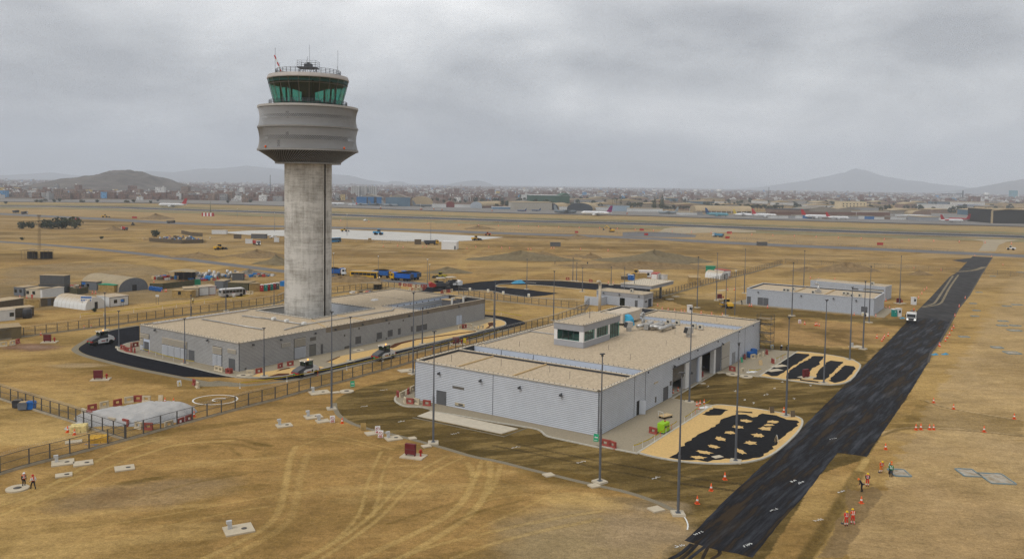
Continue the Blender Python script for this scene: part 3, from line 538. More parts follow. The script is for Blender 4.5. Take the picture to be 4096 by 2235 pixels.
for i,(c_,rx,ry) in enumerate((((37.46,128.72),1.5,1.5),((41.65,128.38),1.8,1.4),((39.35,124.67),1.9,1.5),((35.27,125.28),1.4,1.5),((33.27,122.3),1.45,1.4),((37.2,121.1),1.55,1.6),((31.04,119.17),1.6,1.4),((34.97,117.41),1.45,1.7),((29.2,115.5),1.5,1.3),((27.26,112.89),1.8,1.3),((25.9,110.7),1.6,1.2),((32.46,113.52),.95,2.1),((40.48,126.62),1.5,1.0))):
    sheet('yellow_gravel_patch',star(c_,rx*.66,ry*.62,.3*i,i),.131,m_gold)
BED2=smooth_path([(48.96,159.9),(55.49,155.8),(59.69,153.4),(63.08,154.4),(66.51,158.4),(72.38,168.7),(73.94,172.2),(74.19,176.4),(72.68,179.9),(68.26,183.8),(64.98,184.8)],1)
sheet('yellow_gravel_bed',BED2,.12,m_gold); ribbon('kerb',BED2,.3,0,m_kerb,h=.17,closed=True)
for i,p in enumerate(([(50.5,162.4),(53.91,167.8),(56.43,171.4),(63.54,182.8),(66.69,182),(65.45,179.3),(58.92,169.6),(52.49,160),(51.42,159.9)],[(53.94,159.6),(56.6,165.2),(62.2,173.4),(67.06,180.2),(69.47,179.9),(65.79,174),(65.24,171.7),(62.49,168),(59.54,162.5),(56.44,157.8),(53.99,157.4)],[(58.74,157.7),(62.47,165),(63.71,167.2),(67.54,174.1),(68.94,175.5),(71.2,174.3),(66.27,166.4),(60.99,157.5)],[(61.44,157),(65.73,164),(70.16,171),(71.65,170.2),(71.39,168.6),(68.03,162.4),(64.38,157),(61.86,155.1)],[(56.17,157.8),(58.15,156.8),(60.54,155.7),(60.13,154.6),(57.94,155.5),(55.79,156.7)])):
    sheet('black_ground_fabric',ragged(p,.22,1.0,20+i),.126,m_fabric)
# concrete pad and drain in front of the wall
pad=MB(); pad.prism([(-14.55,128.82),(-12.69,131.96),(1.4,122.87),(-1.1,120.21)],.0,.10); struct('concrete_pad',pad,m_conc)
ribbon('drain_edge',[(-14.82,128.41),(-0.86,119.34),(2.24,123.17),(-11.41,132.33)],.35,.003,mat('drain_dark',(0.06,0.045,0.025),.95,var=.5,scale=6)); ribbon('stone_edging',[(-15.18,128.05),(-0.71,119),(2.63,123.34)],.22,.0,m_gravel,h=.06)
# -- new diagonal road: wet black near part, dusty grey far part
WET=[(18.53,84.47),(21.4,88.74),(24.61,94.13),(29.15,101),(34.38,108.94),(40.49,118.19),(52.03,136.26)]+[(76.21,174.3),(95.9,205.2),(106.09,221.6),(112.96,232.4),(118.14,236.7),(122.34,237.9),(124.17,230.7),(105.93,201.3),(96.09,186.6),(89.79,175.3)]+[(69.67,143.4),(60.87,129.82),(55.3,121.33),(49.61,112.39),(48.22,113.18),(46.22,113.91),(42.62,108.41)]+[(35.61,97.35),(29.23,87.98),(24.57,80.62),(23.19,81.58),(21.62,82.18),(19.42,83.69)]
sheet('wet_asphalt_road',ragged(WET,.07,1.4,8),.010,m_wet)
sheet('grey_asphalt_road',[(113.21,233.2),(123.74,249.8),(146.81,286.2),(188,352.3),(201.5,371.3),(260.6,464.8),(268.7,459.4),(209.4,365.7),(162.1,290.1),(140.27,256.8),(123.87,230.4),(122.17,237.6),(118.14,236.7)],.012,m_asph_mid)
sheet('grey_road_branch',[(233.2,435.9),(252.6,452.2),(236.5,426.5),(233,423.5)],.010,m_asph_mid)
ribbon('road_edge_strip',[(89.79,175.3),(96.09,186.6),(105.93,201.3),(124,230.4),(140.27,256.8),(162.1,290.1),(209.4,365.7),(268.7,459.4)],.5,.014,mat('edge_dark',(0.07,0.06,0.05)))
for p,w in (([(129.7,258.5),(134.48,261.8),(140.15,267.3),(146.21,277.3),(167.4,313.4),(196.2,360.4)],.7),([(130.83,260.5),(137.17,266),(143.98,277),(160.5,304.6),(191.6,356.2)],.7),([(202.3,374),(209.6,377.8),(217.2,383.9),(230.3,400.3)],2.2)):
    ribbon('sand_on_road',smooth_path(p,2),w,.020,mat('spilt_sand',(0.20,0.16,0.10),.95,var=.4,scale=.6))
for p,w in (([(19.18,83.68),(17.52,81.27),(16.15,80.07)],.5),([(19.63,83.56),(18.55,81.81),(17.28,80.1)],.45),([(20.48,83.19),(19.19,81.58),(18.08,80.13)],.4),([(21.69,82.44),(21.54,81.4),(20.34,80.21)],.4),([(20.65,82.93),(19.7,80.83),(19.44,80.18)],.35)):
    ribbon('tack_coat_track',smooth_path(p,1),w,.008,m_wet)
# -- survey marks sprayed on the road base
def stroke(mb,p,L,a,w=.045,z=.022):
    c,s=math.cos(a),math.sin(a); mb.add([(p[0] - s*w,p[1]+c*w,z),(p[0]+s*w,p[1] - c*w,z),(p[0]+c*L+s*w,p[1]+s*L - c*w,z),(p[0]+c*L - s*w,p[1]+s*L+c*w,z)],[(0,1,2,3)])
def spray(c,s,n=4,a0=.6,sz=.26):
    rr=random.Random(s); mb=MB(); ca,sa=math.cos(a0),math.sin(a0)
    for k in range(n):
        d=(k - n/2)*sz*1.35; q=(c[0]+ca*d,c[1]+sa*d)
        if k % 3==7:
            for j in range(7): stroke(mb,(q[0]+.13*math.cos(j*.9),q[1]+.17*math.sin(j*.9)),.14,j*.9+1.57)
        else:
            for j in range(3): stroke(mb,(q[0]+rr.uniform(-.1,.1),q[1]+rr.uniform(-.15,.15)),rr.uniform(.15,.3),a0+rr.choice([1.3,.9,0,1.9]))
    o=mb.build('spray_mark',m_white); o['kind'] = 'structure'
for i,c_ in enumerate(((-16.65,125.92),(-7.77,120.13),(1.05,114.19),(9.91,108.45),(18.85,102.95),(36.27,102.48),(30.73,93.1),(20.55,86.36),(25.14,83.61),(17.89,83.1),(-23.83,134.13),(-22.23,145.09),(34.9,90.31),(40.91,99.02),(48.2,120.43),(36.95,101.91))): spray(c_,i)
for i,c_ in enumerate(((49.12,150.7),(42.13,140.05),(46.36,146.21),(45.69,145.67),(50.29,143.49),(56.71,153.3),(52.18,155.8),(36.96,151.5),(41.18,148.3),(41.15,142.01))): spray(c_,40+i,3,1.2,.25)
# white chalk circle on the earth
ring=MB(); c_=(-49.51,136.95); rx,ry=3.6,3.1
for k in range(64):
    a,b_=2*math.pi*k/64,2*math.pi*(k+1)/64
    ring.add([(c_[0]+(rx+s*.12)*math.cos(q),c_[1]+(ry+s*.12)*math.sin(q),.008) for q,s in ((a,1),(a,-1),(b_,-1),(b_,1))],[(0,1,2,3)])
for k in range(16):
    a,b_=.6+4.2*k/16,.6+4.2*(k+1)/16
    ring.add([(c_[0]+.7+(1.1+s*.12)*math.cos(q),c_[1]+(1.0+s*.12)*math.sin(q),.008) for q,s in ((a,1),(a,-1),(b_,-1),(b_,1))],[(0,1,2,3)])
struct('chalk_circle',ring,m_white)
ribbon('lime_line',smooth_path([(19.79,90.84),(19.88,89.75),(19.77,88.38),(19.43,87.19)],1),.16,.012,m_white)
ribbon('gravel_verge',smooth_path([(-29.24,135.95)]+[(-28.45,132.7),(-27.04,128.71),(-24.64,125),(-21.62,122.12),(-18.53,120.24),(-15.11,117.88),(-11.46,115.26),(-7.95,112.54),(-4.91,109.94),(-1.41,108.31),(2.43,105.5),(6.1,103.08),(8.91,101.14),(10.97,99.95)]+[(14.6,97.78),(17.61,94.71),(19.21,92.1)],1),.8,.006,m_gravel)

# ================================================================ control tower
TWX,TWY=-48.77,197.0
m_tconc=bpy.data.materials.new('tower_concrete'); m_tconc.use_nodes=True
def tower_concrete(m):
    t=m.node_tree; nd=t.nodes; lk=t.links; b=nd['Principled BSDF']; b.inputs['Roughness'].default_value=.9; b.inputs['Specular IOR Level'].default_value=.2
    tc=nd.new('ShaderNodeTexCoord')
    def nz(scale,st,det=6,ro=.65):
        mp=nd.new('ShaderNodeMapping'); mp.inputs['Scale'].default_value=st; lk.new(tc.outputs['Object'],mp.inputs[0])
        n=nd.new('ShaderNodeTexNoise'); n.inputs['Scale'].default_value=scale; n.inputs['Detail'].default_value=det; n.inputs['Roughness'].default_value=ro; lk.new(mp.outputs[0],n.inputs['Vector']); return n.outputs[0]
    def ma(a,b_,op='MULTIPLY'):
        q=nd.new('ShaderNodeMath'); q.operation=op
        for i,v in enumerate((a,b_)):
            if isinstance(v,(int,float)): q.inputs[i].default_value=v
            else: lk.new(v,q.inputs[i])
        return q.outputs[0]
    def mr(v,lo,hi,a=.25,c=.75):
        q=nd.new('ShaderNodeMapRange'); lk.new(v,q.inputs[0]); q.inputs[1].default_value=a; q.inputs[2].default_value=c; q.inputs[3].default_value=lo; q.inputs[4].default_value=hi; return q.outputs[0]
    sp=nd.new('ShaderNodeSeparateXYZ'); lk.new(tc.outputs['Object'],sp.inputs[0])
    # lifts of slip-formed concrete about every 1.25 m, each of slightly different tone
    fl=ma(ma(sp.outputs[2],1/1.25),0,'FLOOR'); fl=nd.new('ShaderNodeMath'); fl.operation = 'FLOOR'; lk.new(ma(sp.outputs[2],.8),fl.inputs[0])
    wn_=nd.new('ShaderNodeTexWhiteNoise'); wn_.noise_dimensions = '1D'; lk.new(fl.outputs[0],wn_.inputs['W'])
    fr=nd.new('ShaderNodeMath'); fr.operation = 'FRACT'; lk.new(ma(sp.outputs[2],.8),fr.inputs[0])
    line=mr(fr.outputs[0],.86,1.0,.0,.05)
    big=nz(.22,(1,1,.8)); streak=nz(.9,(1.6,1.6,.16)); fine=nz(3.5,(1,1,1)); hor=nz(.7,(.5,.5,3.2))
    f=ma(ma(mr(big,.55,1.3),mr(streak,.72,1.22)),ma(mr(fine,.86,1.14),ma(mr(hor,.70,1.18),ma(line,mr(wn_.outputs[0],.88,1.08,0,1)))))
    cr=nd.new('ShaderNodeValToRGB'); lk.new(f,cr.inputs[0]); e=cr.color_ramp.elements
    e[0].position=.25; e[0].color=(.12,.098,.072,1); e[1].position=1.15; e[1].color=(.54,.52,.48,1); q=e.new(.60); q.color=(.31,.292,.26,1)
    lk.new(cr.outputs[0],b.inputs['Base Color'])
tower_concrete(m_tconc)
m_tmetal=mat('tower_screen_metal',(0.40,0.405,0.41),.5,.0,var=.06); m_tdrum=mat('tower_drum_panel',(0.40,0.405,0.41),.6,.0,var=.06,scale=.6)
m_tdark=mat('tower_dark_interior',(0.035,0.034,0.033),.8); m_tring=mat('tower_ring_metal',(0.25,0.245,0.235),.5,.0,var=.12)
m_fascia=mat('tower_fascia',(0.42,0.385,0.355),.6,.1,var=.06); m_steel=mat('dark_grey_steel',(0.085,0.088,0.095),.5,.5,var=.1)
m_frame=mat('mullion_brown',(0.16,0.14,0.115),.6,.3); m_orange=mat('signal_orange',(0.75,0.13,0.025),.55,var=.1); m_red=mat('signal_red',(0.42,0.03,0.02),.55,var=.1)
def glass_mat(name,tint,rough=.04,trans=.75,dark=.03):
    m=bpy.data.materials.new(name); m.use_nodes=True; t=m.node_tree; nd=t.nodes; lk=t.links; nd.clear()
    o=nd.new('ShaderNodeOutputMaterial'); tr=nd.new('ShaderNodeBsdfTransparent'); tr.inputs[0].default_value=(*tint,1)
    gl=nd.new('ShaderNodeBsdfGlossy'); gl.inputs[0].default_value=(.55,.72,.68,1); gl.inputs['Roughness'].default_value=rough
    lw=nd.new('ShaderNodeLayerWeight'); lw.inputs[0].default_value=.5; pw=nd.new('ShaderNodeMath'); pw.operation = 'POWER'; pw.inputs[1].default_value=3.5; lk.new(lw.outputs['Facing'],pw.inputs[0]); fr=nd.new('ShaderNodeMath'); fr.operation = 'MULTIPLY_ADD'; fr.inputs[1].default_value=.75; fr.inputs[2].default_value=.06; lk.new(pw.outputs[0],fr.inputs[0]); mx=nd.new('ShaderNodeMixShader'); lk.new(fr.outputs[0],mx.inputs[0]); lk.new(tr.outputs[0],mx.inputs[1]); lk.new(gl.outputs[0],mx.inputs[2]); lk.new(mx.outputs[0],o.inputs[0])
    MATS[name]=m; return m
m_tglass=glass_mat('green_glass',(.25,.57,.48)); m_glass=glass_mat('dark_glass',(.10,.17,.16))
tw=thing('control_tower','tall raw concrete control tower with louvred grey drum and green glass cab','control tower',(TWX,TWY,0)); tw.scale=(.99,.99,.988)
# shaft: round, with a dark vertical slot on its right flank
sh=MB(); nseg=96; va=math.atan2(-TWY,-TWX); slot=va+R(43)
prof=[]
for k in range(nseg):
    a=2*math.pi*k/nseg; prof.append((5.55*math.cos(a),5.55*math.sin(a)))
zs=[0,12,24,36,42.2]; vs=[(p[0],p[1],z) for z in zs for p in prof]; fs=[(i*nseg+k,i*nseg+(k+1) % nseg,(i+1)*nseg+(k+1) % nseg,(i+1)*nseg+k) for i in range(len(zs) - 1) for k in range(nseg)]
sh.add(vs,fs,True); sh.build('shaft',m_tconc,tw)
sl=MB(); ca,sa=math.cos(slot),math.sin(slot)
sl.box(5.25,5.60,-.28,.28,0.2,41.6); o=sl.build('shaft_slot',mat('slot_dark',(0.03,0.026,0.02),.9,var=.3),tw,rot=(0,0,slot))
for s in (-1,1): MB().box(5.3,5.68,s*.36 - .07,s*.36+.07,0.2,41.6).build('slot_edge',m_tconc,tw,rot=(0,0,slot))
def ring(name,r,z0,z1,w,m,n=72): return MB().lathe([(r - w,z0),(r,z0),(r,z1),(r - w,z1),(r - w,z0)],n,capb=False,capt=False,smooth=False).build(name,m,tw)
ring('base_ring',7.75,41.4,41.7,2.4,m_tring); ring('flare_ring',11.85,44.4,44.85,1.2,m_tring); ring('middle_ring',11.8,49.75,50.1,1.2,m_tring); ring('top_ring',11.75,54.45,54.95,3.0,mat('roof_edge',(0.40,0.385,0.36),.8))
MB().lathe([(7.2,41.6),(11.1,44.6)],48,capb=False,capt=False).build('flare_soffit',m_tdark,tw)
# drum behind the screen: floors with recessed dark bands
for z0,z1 in ((44.9,49.7),(50.15,54.4)):
    h=z1 - z0
    for (a,b,r,mm,nm) in ((0,.40,10.45,m_tdrum,'drum_panel'),(.40,.62,9.3,m_tdark,'window_band'),(.62,1.0,10.45,m_tdrum,'drum_panel')):
        MB().lathe([(r,z0+h*a),(r,z0+h*b)],64,capb=False,capt=False).build(nm,mm,tw)
    ring('walkway',11.2,z0+h*.39,z0+h*.41,2.0,m_tring)
MB().lathe([(10.5,54.4),(10.5,54.45)],48).build('drum_roof',m_tring,tw)
for a_,z_ in ((-.42,52.7),(-.42,48.0),(-.62,46.2)):   # open doorways seen through the screen
    MB().box(10.47,10.55,-.35,.35,z_ - 1.0,z_+.5).build('doorway',m_tdark,tw,rot=(0,0,va - a_*-1.1))
# the screen: straight bars skewed round the drum
def screen(name,r0,z0,r1,z1,skew,n,w):
    mb=MB()
    for k in range(n):
        a=2*math.pi*k/n; b=a+skew; p=Vector((r0*math.cos(a),r0*math.sin(a),z0)); q=Vector((r1*math.cos(b),r1*math.sin(b),z1))
        mb.bar(p,q,w,4,caps=False)
    o=mb.build(name,m_tmetal if 'flare' not in name else m_tring,tw); o['kind'] = 'stuff'; return o
screen('upper_screen_bars',11.6,50.1,11.6,54.45,R(-31),140,.075); screen('lower_screen_bars',11.65,44.85,11.65,49.75,R(31),140,.075); screen('flare_bars',7.55,41.7,11.6,44.45,R(24),110,.045)
# gallery and cab
def railing(name,r,z,h,n,rails,w=.035):
    for k in range(rails): MB().lathe([(r - w,z+h*(k+1)/rails - w),(r+w,z+h*(k+1)/rails - w),(r+w,z+h*(k+1)/rails+w),(r - w,z+h*(k+1)/rails+w),(r - w,z+h*(k+1)/rails - w)],64,capb=False,capt=False).build('rail',m_steel,tw)
    post=MB().box(-.045,.045,-.045,.045,0,h); me=mesh_from('baluster',post.v,post.f,[m_steel])
    for k in range(n):
        a=2*math.pi*k/n; link('baluster',me,tw,(r*math.cos(a),r*math.sin(a),z),(0,0,a))
railing('gallery',9.1,54.95,1.35,56,4)
NG=24; zb,zm,zt=54.96,60.05,61.35; rb,rm,rt=7.75,9.1,9.42
MB().lathe([(7.6,54.95),(7.6,55.05)],NG,smooth=False).build('cab_floor',mat('cab_floor',(.12,.12,.12)),tw)
MB().lathe([(7.62,55.05),(7.72,55.7)],NG,smooth=False,capb=False,capt=False).build('cab_sill',mat('cab_sill_green',(.06,.14,.125),.4),tw)
MB().lathe([(1.6,55.05),(1.6,58.6),(6.8,60.3)],20,capb=False,capt=False).build('cab_core',mat('cab_interior_dark',(.045,.042,.036),.8),tw)
for k in range(8):
    a=2*math.pi*(k+.5)/8; MB().bar((6.2*math.cos(a),6.2*math.sin(a),55),(6.6*math.cos(a),6.6*math.sin(a),61),.22,8).build('cab_column',mat('cab_interior_dark',(.045,.042,.036)),tw)
for k in range(12):
    a=2*math.pi*(k+.2)/12; MB().box(5.2,6.3,-.55,.55,55.05,56.15).build('console',mat('console',(.07,.065,.06)),tw,rot=(0,0,a))
MB().lathe([(9.3,60.3),(6.5,60.35)],NG,smooth=False,capb=False,capt=False).build('cab_ceiling',mat('cab_ceiling',(.10,.085,.07),.9),tw)
MB().lathe([(9.25,60.45),(9.35,61.3)],NG,smooth=False,capb=False,capt=False).build('blind_band',mat('blind_green',(.012,.055,.048),.35),tw)
for k in range(NG):
    a,b=2*math.pi*k/NG,2*math.pi*(k+1)/NG
    P=lambda r,q,z: (r*math.cos(q),r*math.sin(q),z)
    MB().add([P(rb,a,zb),P(rb,b,zb),P(rm,b,zm),P(rm,a,zm)],[(0,1,2,3)]).build('pane',m_tglass,tw)
    MB().add([P(rm,a,zm),P(rm,b,zm),P(rt,b,zt),P(rt,a,zt)],[(0,1,2,3)]).build('upper_pane',m_tglass,tw)
    MB().bar(P(rb+.03,a,zb),P(rt+.03,a,zt),.055,4).bar(P(rm+.03,a,zm),P(rm+.03,b,zm),.05,4).build('mullion',m_frame,tw)
MB().lathe([(9.3,61.3),(9.55,61.3),(9.6,61.5),(9.35,62.25),(8.9,62.3)],NG,smooth=False,capb=False).build('cab_fascia',m_fascia,tw)
railing('roof',7.55,62.3,1.35,40,4)
# equipment platform, red-and-white boom and whip aerials on the roof
pf=MB()
for sx in (-1,1):
    for sy in (-1,1): pf.bar((sx*1.9,sy*1.9,62.3),(sx*1.5,sy*1.5,64.3),.07).bar((sx*1.5,sy*1.5,64.3),(sx*0.4,sy*1.9,62.3),.05)
pf.box(-2.3,2.3,-2.0,2.0,64.25,64.4); pf.build('platform_frame',m_steel,tw)
pr=MB()
for k in range(-2,3):
    for s in (-1,1): pr.bar((k*1.1,s*1.95,64.4),(k*1.1,s*1.95,65.9),.035)
for s in (-1,1):
    for q in (64.9,65.4,65.9): pr.bar((-2.25,s*1.95,q),(2.25,s*1.95,q),.03).bar((s*2.25,-1.95,q),(s*2.25,1.95,q),.03)
pr.build('platform_railing',m_steel,tw)
MB().box(-.9,.9,-.7,.7,64.4,65.3).box(-.3,.3,-.25,.25,65.3,65.7).build('radar_unit',m_steel,tw); MB().bar((-2.6,-.3,62.4),(-2.2,-.3,64.3),.05).bar((-2.6,.3,62.4),(-2.2,.3,64.3),.05).build('ladder',m_steel,tw)
bo=tw; p0,p1=Vector((-5.2,-4.2,62.5)),Vector((-6.9,-4.2,66.6)); MB().box(-5.7,-4.6,-4.6,-3.8,62.3,62.9).build('boom_base',m_fascia,tw)
for k in range(5): MB().bar(p0.lerp(p1,k/5),p0.lerp(p1,(k+1)/5),.16,6).build('boom_segment',[m_red,m_white][k % 2],tw)
for x_,y_,h_ in ((-8.4,-1.5,6.5),(7.6,1,6.5),(.2,.3,7.6),(-6,-5.8,2.5),(8,-1.5,2.4),(-.6,1.5,5)): MB().bar((x_*.9,y_*.9,62.3),(x_*.9,y_*.9,62.3+h_),.035).build('whip_aerial',m_steel,tw)
for a_ in (va - .93,va+.75,va+2.6): MB().lathe([(.05,0),(.22,.05),(.22,.4),(.1,.55)],10,(11.9*math.cos(a_),11.9*math.sin(a_),44.85)).build('obstruction_light',m_orange,tw)

# ================================================================ clad site buildings
m_clad=mat('cladding_bluegrey',(0.55,0.58,0.63),.5,.15,var=.06,scale=.5,spec=.4); m_cladA=mat('cladding_warmgrey',(0.385,0.38,0.37),.5,.15,var=.07,scale=.4,spec=.4); m_cladT=mat('cladding_stained',(0.265,0.22,0.165),.6,.1,var=.15,scale=.4)
m_core=mat('wall_core',(0.05,0.052,0.058),.8); m_cope=mat('coping_cream',(0.50,0.43,0.325),.7,var=.12,scale=1.5); m_doorg=mat('door_grey',(0.115,0.118,0.125),.5,.2,var=.08); m_blue=mat('upstand_paleblue',(0.50,0.55,0.64),.6,var=.06,scale=.4)  # near-black core paints in the joint shadow between the cladding boards
m_roofg=mat('roof_gravel',(0.44,0.35,0.24),.95,var=.3,scale=3.2,bump=.8,bscale=6,col2=None); m_trim=mat('trim_grey',(0.13,0.135,0.15),.5,.3); m_galv=mat('galvanised',(0.45,0.45,0.44),.4,.6,var=.15,scale=3,dust=.35); m_timber=mat('timber',(0.50,0.36,0.19),.85,var=.2,scale=4)
m_slat=mat('louvre_slat',(0.42,0.41,0.37),.5,.3,var=.06,dust=.75); m_wpaint=mat('wall_white',(0.66,0.65,0.63),.7,var=.05); m_soffit=mat('soffit_grey',(0.30,0.30,0.32),.6)
PITCH=.283
_pl=MB().add([(0,0,0),(1,0,0),(1,-.055,.012),(0,-.055,.012),(1,-.048,.225),(0,-.048,.225),(1,0,.236),(0,0,.236)],[(3,2,4,5),(0,1,2,3),(5,4,6,7),(0,3,5,7),(1,6,4,2)])
def plank_mesh(m): return mesh_from('cladding_plank',_pl.v,_pl.f,[m])
PLM={}
def clad(root,side,L,H,D,m,holes=(),z0=.12,mfun=None):
    """horizontal boards on one wall; side 'x0' is the wall at local x=0 (coordinate runs along y), 'y0' the wall at y=0 (runs along x), 'x1'/'y1' opposite"""
    rows=int((H - z0)/PITCH); ph=(H - z0)/rows
    for r in range(rows):
        za=z0+r*ph; zc=za+ph*.5; cuts=sorted([(h[0],h[1]) for h in holes if h[2]<zc<h[3]]); a=0.0; segs=[]
        for c in cuts:
            if c[0]>a: segs.append((a,c[0]))
            a=max(a,c[1])
        if a<L: segs.append((a,L))
        for (p,q) in segs:
            if q - p<.05: continue
            parts=[(p,q,m)] if mfun is None else mfun(p,q,zc,m)
            for (p2,q2,mm) in parts:
                me=PLM.setdefault(mm.name,plank_mesh(mm)); sc=(q2 - p2,1,ph/.283)
                if side == 'y0': link('cladding_plank',me,root,(p2,0,za),None,sc)
                elif side == 'x0': link('cladding_plank',me,root,(0,q2,za),(0,0,-math.pi/2),sc)
                elif side == 'x1': link('cladding_plank',me,root,(D,p2,za),(0,0,math.pi/2),sc)
                elif side == 'y1': link('cladding_plank',me,root,(q2,D,za),(0,0,math.pi),sc)
SLM={}
def slats(root,side,a0,a1,z0,z1,m,n=None,d=.10,tilt=.14):
    """louvre panel: separate tilted slats"""
    n=n or max(3,int((z1 - z0)/.27)); ph=(z1 - z0)/n
    me=SLM.get(m.name)
    if me is None: me=SLM[m.name]=mesh_from('louvre_slat',*(lambda q: (q.v,q.f))(MB().add([(0,0,.1),(1,0,.1),(1,-.16,-.04),(0,-.16,-.04),(0,0,.06),(1,0,.06),(1,-.16,-.08),(0,-.16,-.08)],[(0,3,2,1),(4,5,6,7),(3,7,6,2),(0,1,5,4),(0,4,7,3),(1,2,6,5)])),[m])
    fr=MB()
    if side == 'y0': fr.box(a0 - .06,a1+.06,-.035,-.01,z0 - .05,z1+.05)
    else: fr.box(-.035,-.01,a0 - .06,a1+.06,z0 - .05,z1+.05)
    fr.build('louvre_back',m_core,root)
    for k in range(n):
        z=z0+(k+.5)*ph
        if side == 'y0': link('louvre_slat',me,root,(a0,-.03,z),None,(a1 - a0,1,1.15))
        else: link('louvre_slat',me,root,(-.03,a1,z),(0,0,-math.pi/2),(a1 - a0,1,1.15))
def plate(root,name,side,a0,a1,z0,z1,m,proud=.08,back=.0,handle=False):
    b=MB()
    if side == 'y0': b.box(a0,a1,-proud,-back,z0,z1)
    else: b.box(-proud,-back,a0,a1,z0,z1)
    o=b.build(name,m,root)
    if handle:
        h=MB()
        if side == 'y0': h.box(a1 - .35,a1 - .2,-proud - .06,-proud - .002,z0+1.0,z0+1.12)
        else: h.box(-proud - .06,-proud - .002,a0+.2,a0+.35,z0+1.0,z0+1.12)
        h.build('handle',m_steel,o)
    return o
def floodlight(root,side,a,z):
    b=MB()
    if side == 'y0': b.box(a - .05,a+.05,-.35,-.04,z - .05,z+.05).box(a - .22,a+.22,-.5,-.25,z - .32,z - .04)
    else: b.box(-.35,-.04,a - .05,a+.05,z - .05,z+.05).box(-.5,-.25,a - .22,a+.22,z - .32,z - .04)
    b.build('floodlight',m_steel,root)
def coping(root,pts,z,w=.42,h=.12,m=None,name='coping',closed=False):
    pp=pts+[pts[0]] if closed else pts
    for i in range(len(pp) - 1):
        a,b=Vector(pp[i]),Vector(pp[i+1]); d=b - a; L=d.length
        MB().box(-w/2 if True else 0,L+w/2,-w/2,w/2,0,h+(i % 2)*.004).build(name,m or m_cope,root,(a.x,a.y,z),(0,0,math.atan2(d.y,d.x)))
def studs(root,lines,z,step=.95):
    """small lightning-wire holders along the copings"""
    mb=MB()
    for a,b in lines:
        a,b=Vector(a),Vector(b); n=max(1,int((b - a).length/step))
        for k in range(n+1):
            p=a.lerp(b,k/n); mb.box(p.x - .05,p.x+.05,p.y - .05,p.y+.05,z,z+.12)
    o=mb.build('lightning_clips',m_trim,root); o['kind'] = 'stuff'
def deck(root,name,x0,x1,y0,y1,z,m=None,th=.2): return MB().box(x0,x1,y0,y1,z - th,z).build(name,m or m_roofg,root)
# ---------------------------------------------------------------- long front building
BB=thing('service_building','long blue grey clad service building with gravel roof and glazed rooftop cabin','building',(13.13,119.63,0),R(56.81)); BB.scale=(1.0625,.983,1)
BL,BW,BH=75.2,35.5,6.77
bays=[(26.5,32.6,0,5.0),(35.0,38.6,0,5.0),(40.4,46.8,0,5.0)]
def corebox(root,x0,x1,y0,y1,z1,z0=0.0,name='wall_core',m=None): return MB().box(x0,x1,y0,y1,z0,z1).build(name,m or m_core,root)
# walls as slabs so that the garage bays stay open
corebox(BB,0,.3,0,BW,BH - .02); corebox(BB,.3,BL,BW - .3,BW,BH - .02); corebox(BB,BL - .3,BL,0,BW - .3,BH - .02)
corebox(BB,.3,26.5,0,.3,BH - .03); corebox(BB,50.4,BL - .3,0,.3,BH - .03); corebox(BB,26.5,50.4,0,.3,BH - .03,5.02)
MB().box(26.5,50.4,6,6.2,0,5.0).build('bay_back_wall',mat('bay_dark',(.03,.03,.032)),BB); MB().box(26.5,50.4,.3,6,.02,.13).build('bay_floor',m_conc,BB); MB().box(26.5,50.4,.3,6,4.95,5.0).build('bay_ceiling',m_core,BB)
for x0,x1,mm in ((32.6,34.2,m_wpaint),(34.2,35.0,m_blue),(38.6,39.3,m_blue),(39.3,40.4,m_wpaint),(46.8,47.7,m_wpaint),(47.7,50.4,m_doorg)): MB().box(x0,x1,.05,.9,.13,4.98).build('bay_pier',mm,BB)
for x in (26.5,40.4): MB().box(x - .1,x - .02,.3,6,0,5).build('bay_side_wall',m_core,BB)
def shutter(x0,x1,z0,m):
    for k in range(int((4.95 - z0)/.25)): MB().box(x0+.05,x1 - .05,.34+(k % 2)*.02,.42,z0+k*.25,z0+k*.25+.235).build('shutter_slat',m,BB)
shutter(26.5,32.6,2.35,mat('shutter_brown',(.14,.125,.105),.6)); shutter(35.0,38.6,.15,mat('shutter_grey',(.22,.215,.21),.6))
MB().box(40.5,46.7,3.6,3.7,.13,4.9).build('sliding_door',mat('sliding_door',(.20,.20,.205),.6),BB); MB().box(43.4,43.45,3.55,3.6,.13,4.9).build('door_joint',m_core,BB)
holesR=bays+[(32.6,40.4,0,5.0),(46.8,50.4,0,5.0),(50.5,55.3,0,5.35),(12.5,13.5,0,2.45),(22.7,24.8,0,2.5),(56.8,58.9,0,2.5)]
clad(BB,'y0',BL,BH - .02,0,m_clad,holesR); clad(BB,'x0',BW,BH - .02,0,m_clad,[(28.65,30.8,0,2.35),(24.95,27.4,3.2,3.7),(24.8,26.85,.5,1.0)])
clad(BB,'x1',BW,BH - .02,BL,m_clad); 
MB().box(26.3,50.5,-.16,.05,5.0,5.14).build('bay_lintel',m_trim,BB)
for a in (.0,BL): MB().box(a - .07 if a==0 else a - .05,a+.05 if a==0 else a+.07,-.07,.06,.0,BH - .03).build('corner_trim',m_trim,BB)
MB().box(-.075,.05,BW - .06,BW+.05,0,BH - .03).build('corner_trim',m_trim,BB); MB().box(-.075,.02,19.1,19.2,0.1,BH - .03).build('wall_joint',m_trim,BB)
for x in (11.6,15.6,60.5,64.8): MB().box(x - .05,x+.05,-.075,.02,.1,BH - .03).build('wall_joint',m_trim,BB)
MB().box(-.06,BL,-.085,-.03,0,.12).build('base_flashing',m_trim,BB); MB().box(-.085,-.03,-.06,BW,0,.12).build('base_flashing',m_trim,BB)
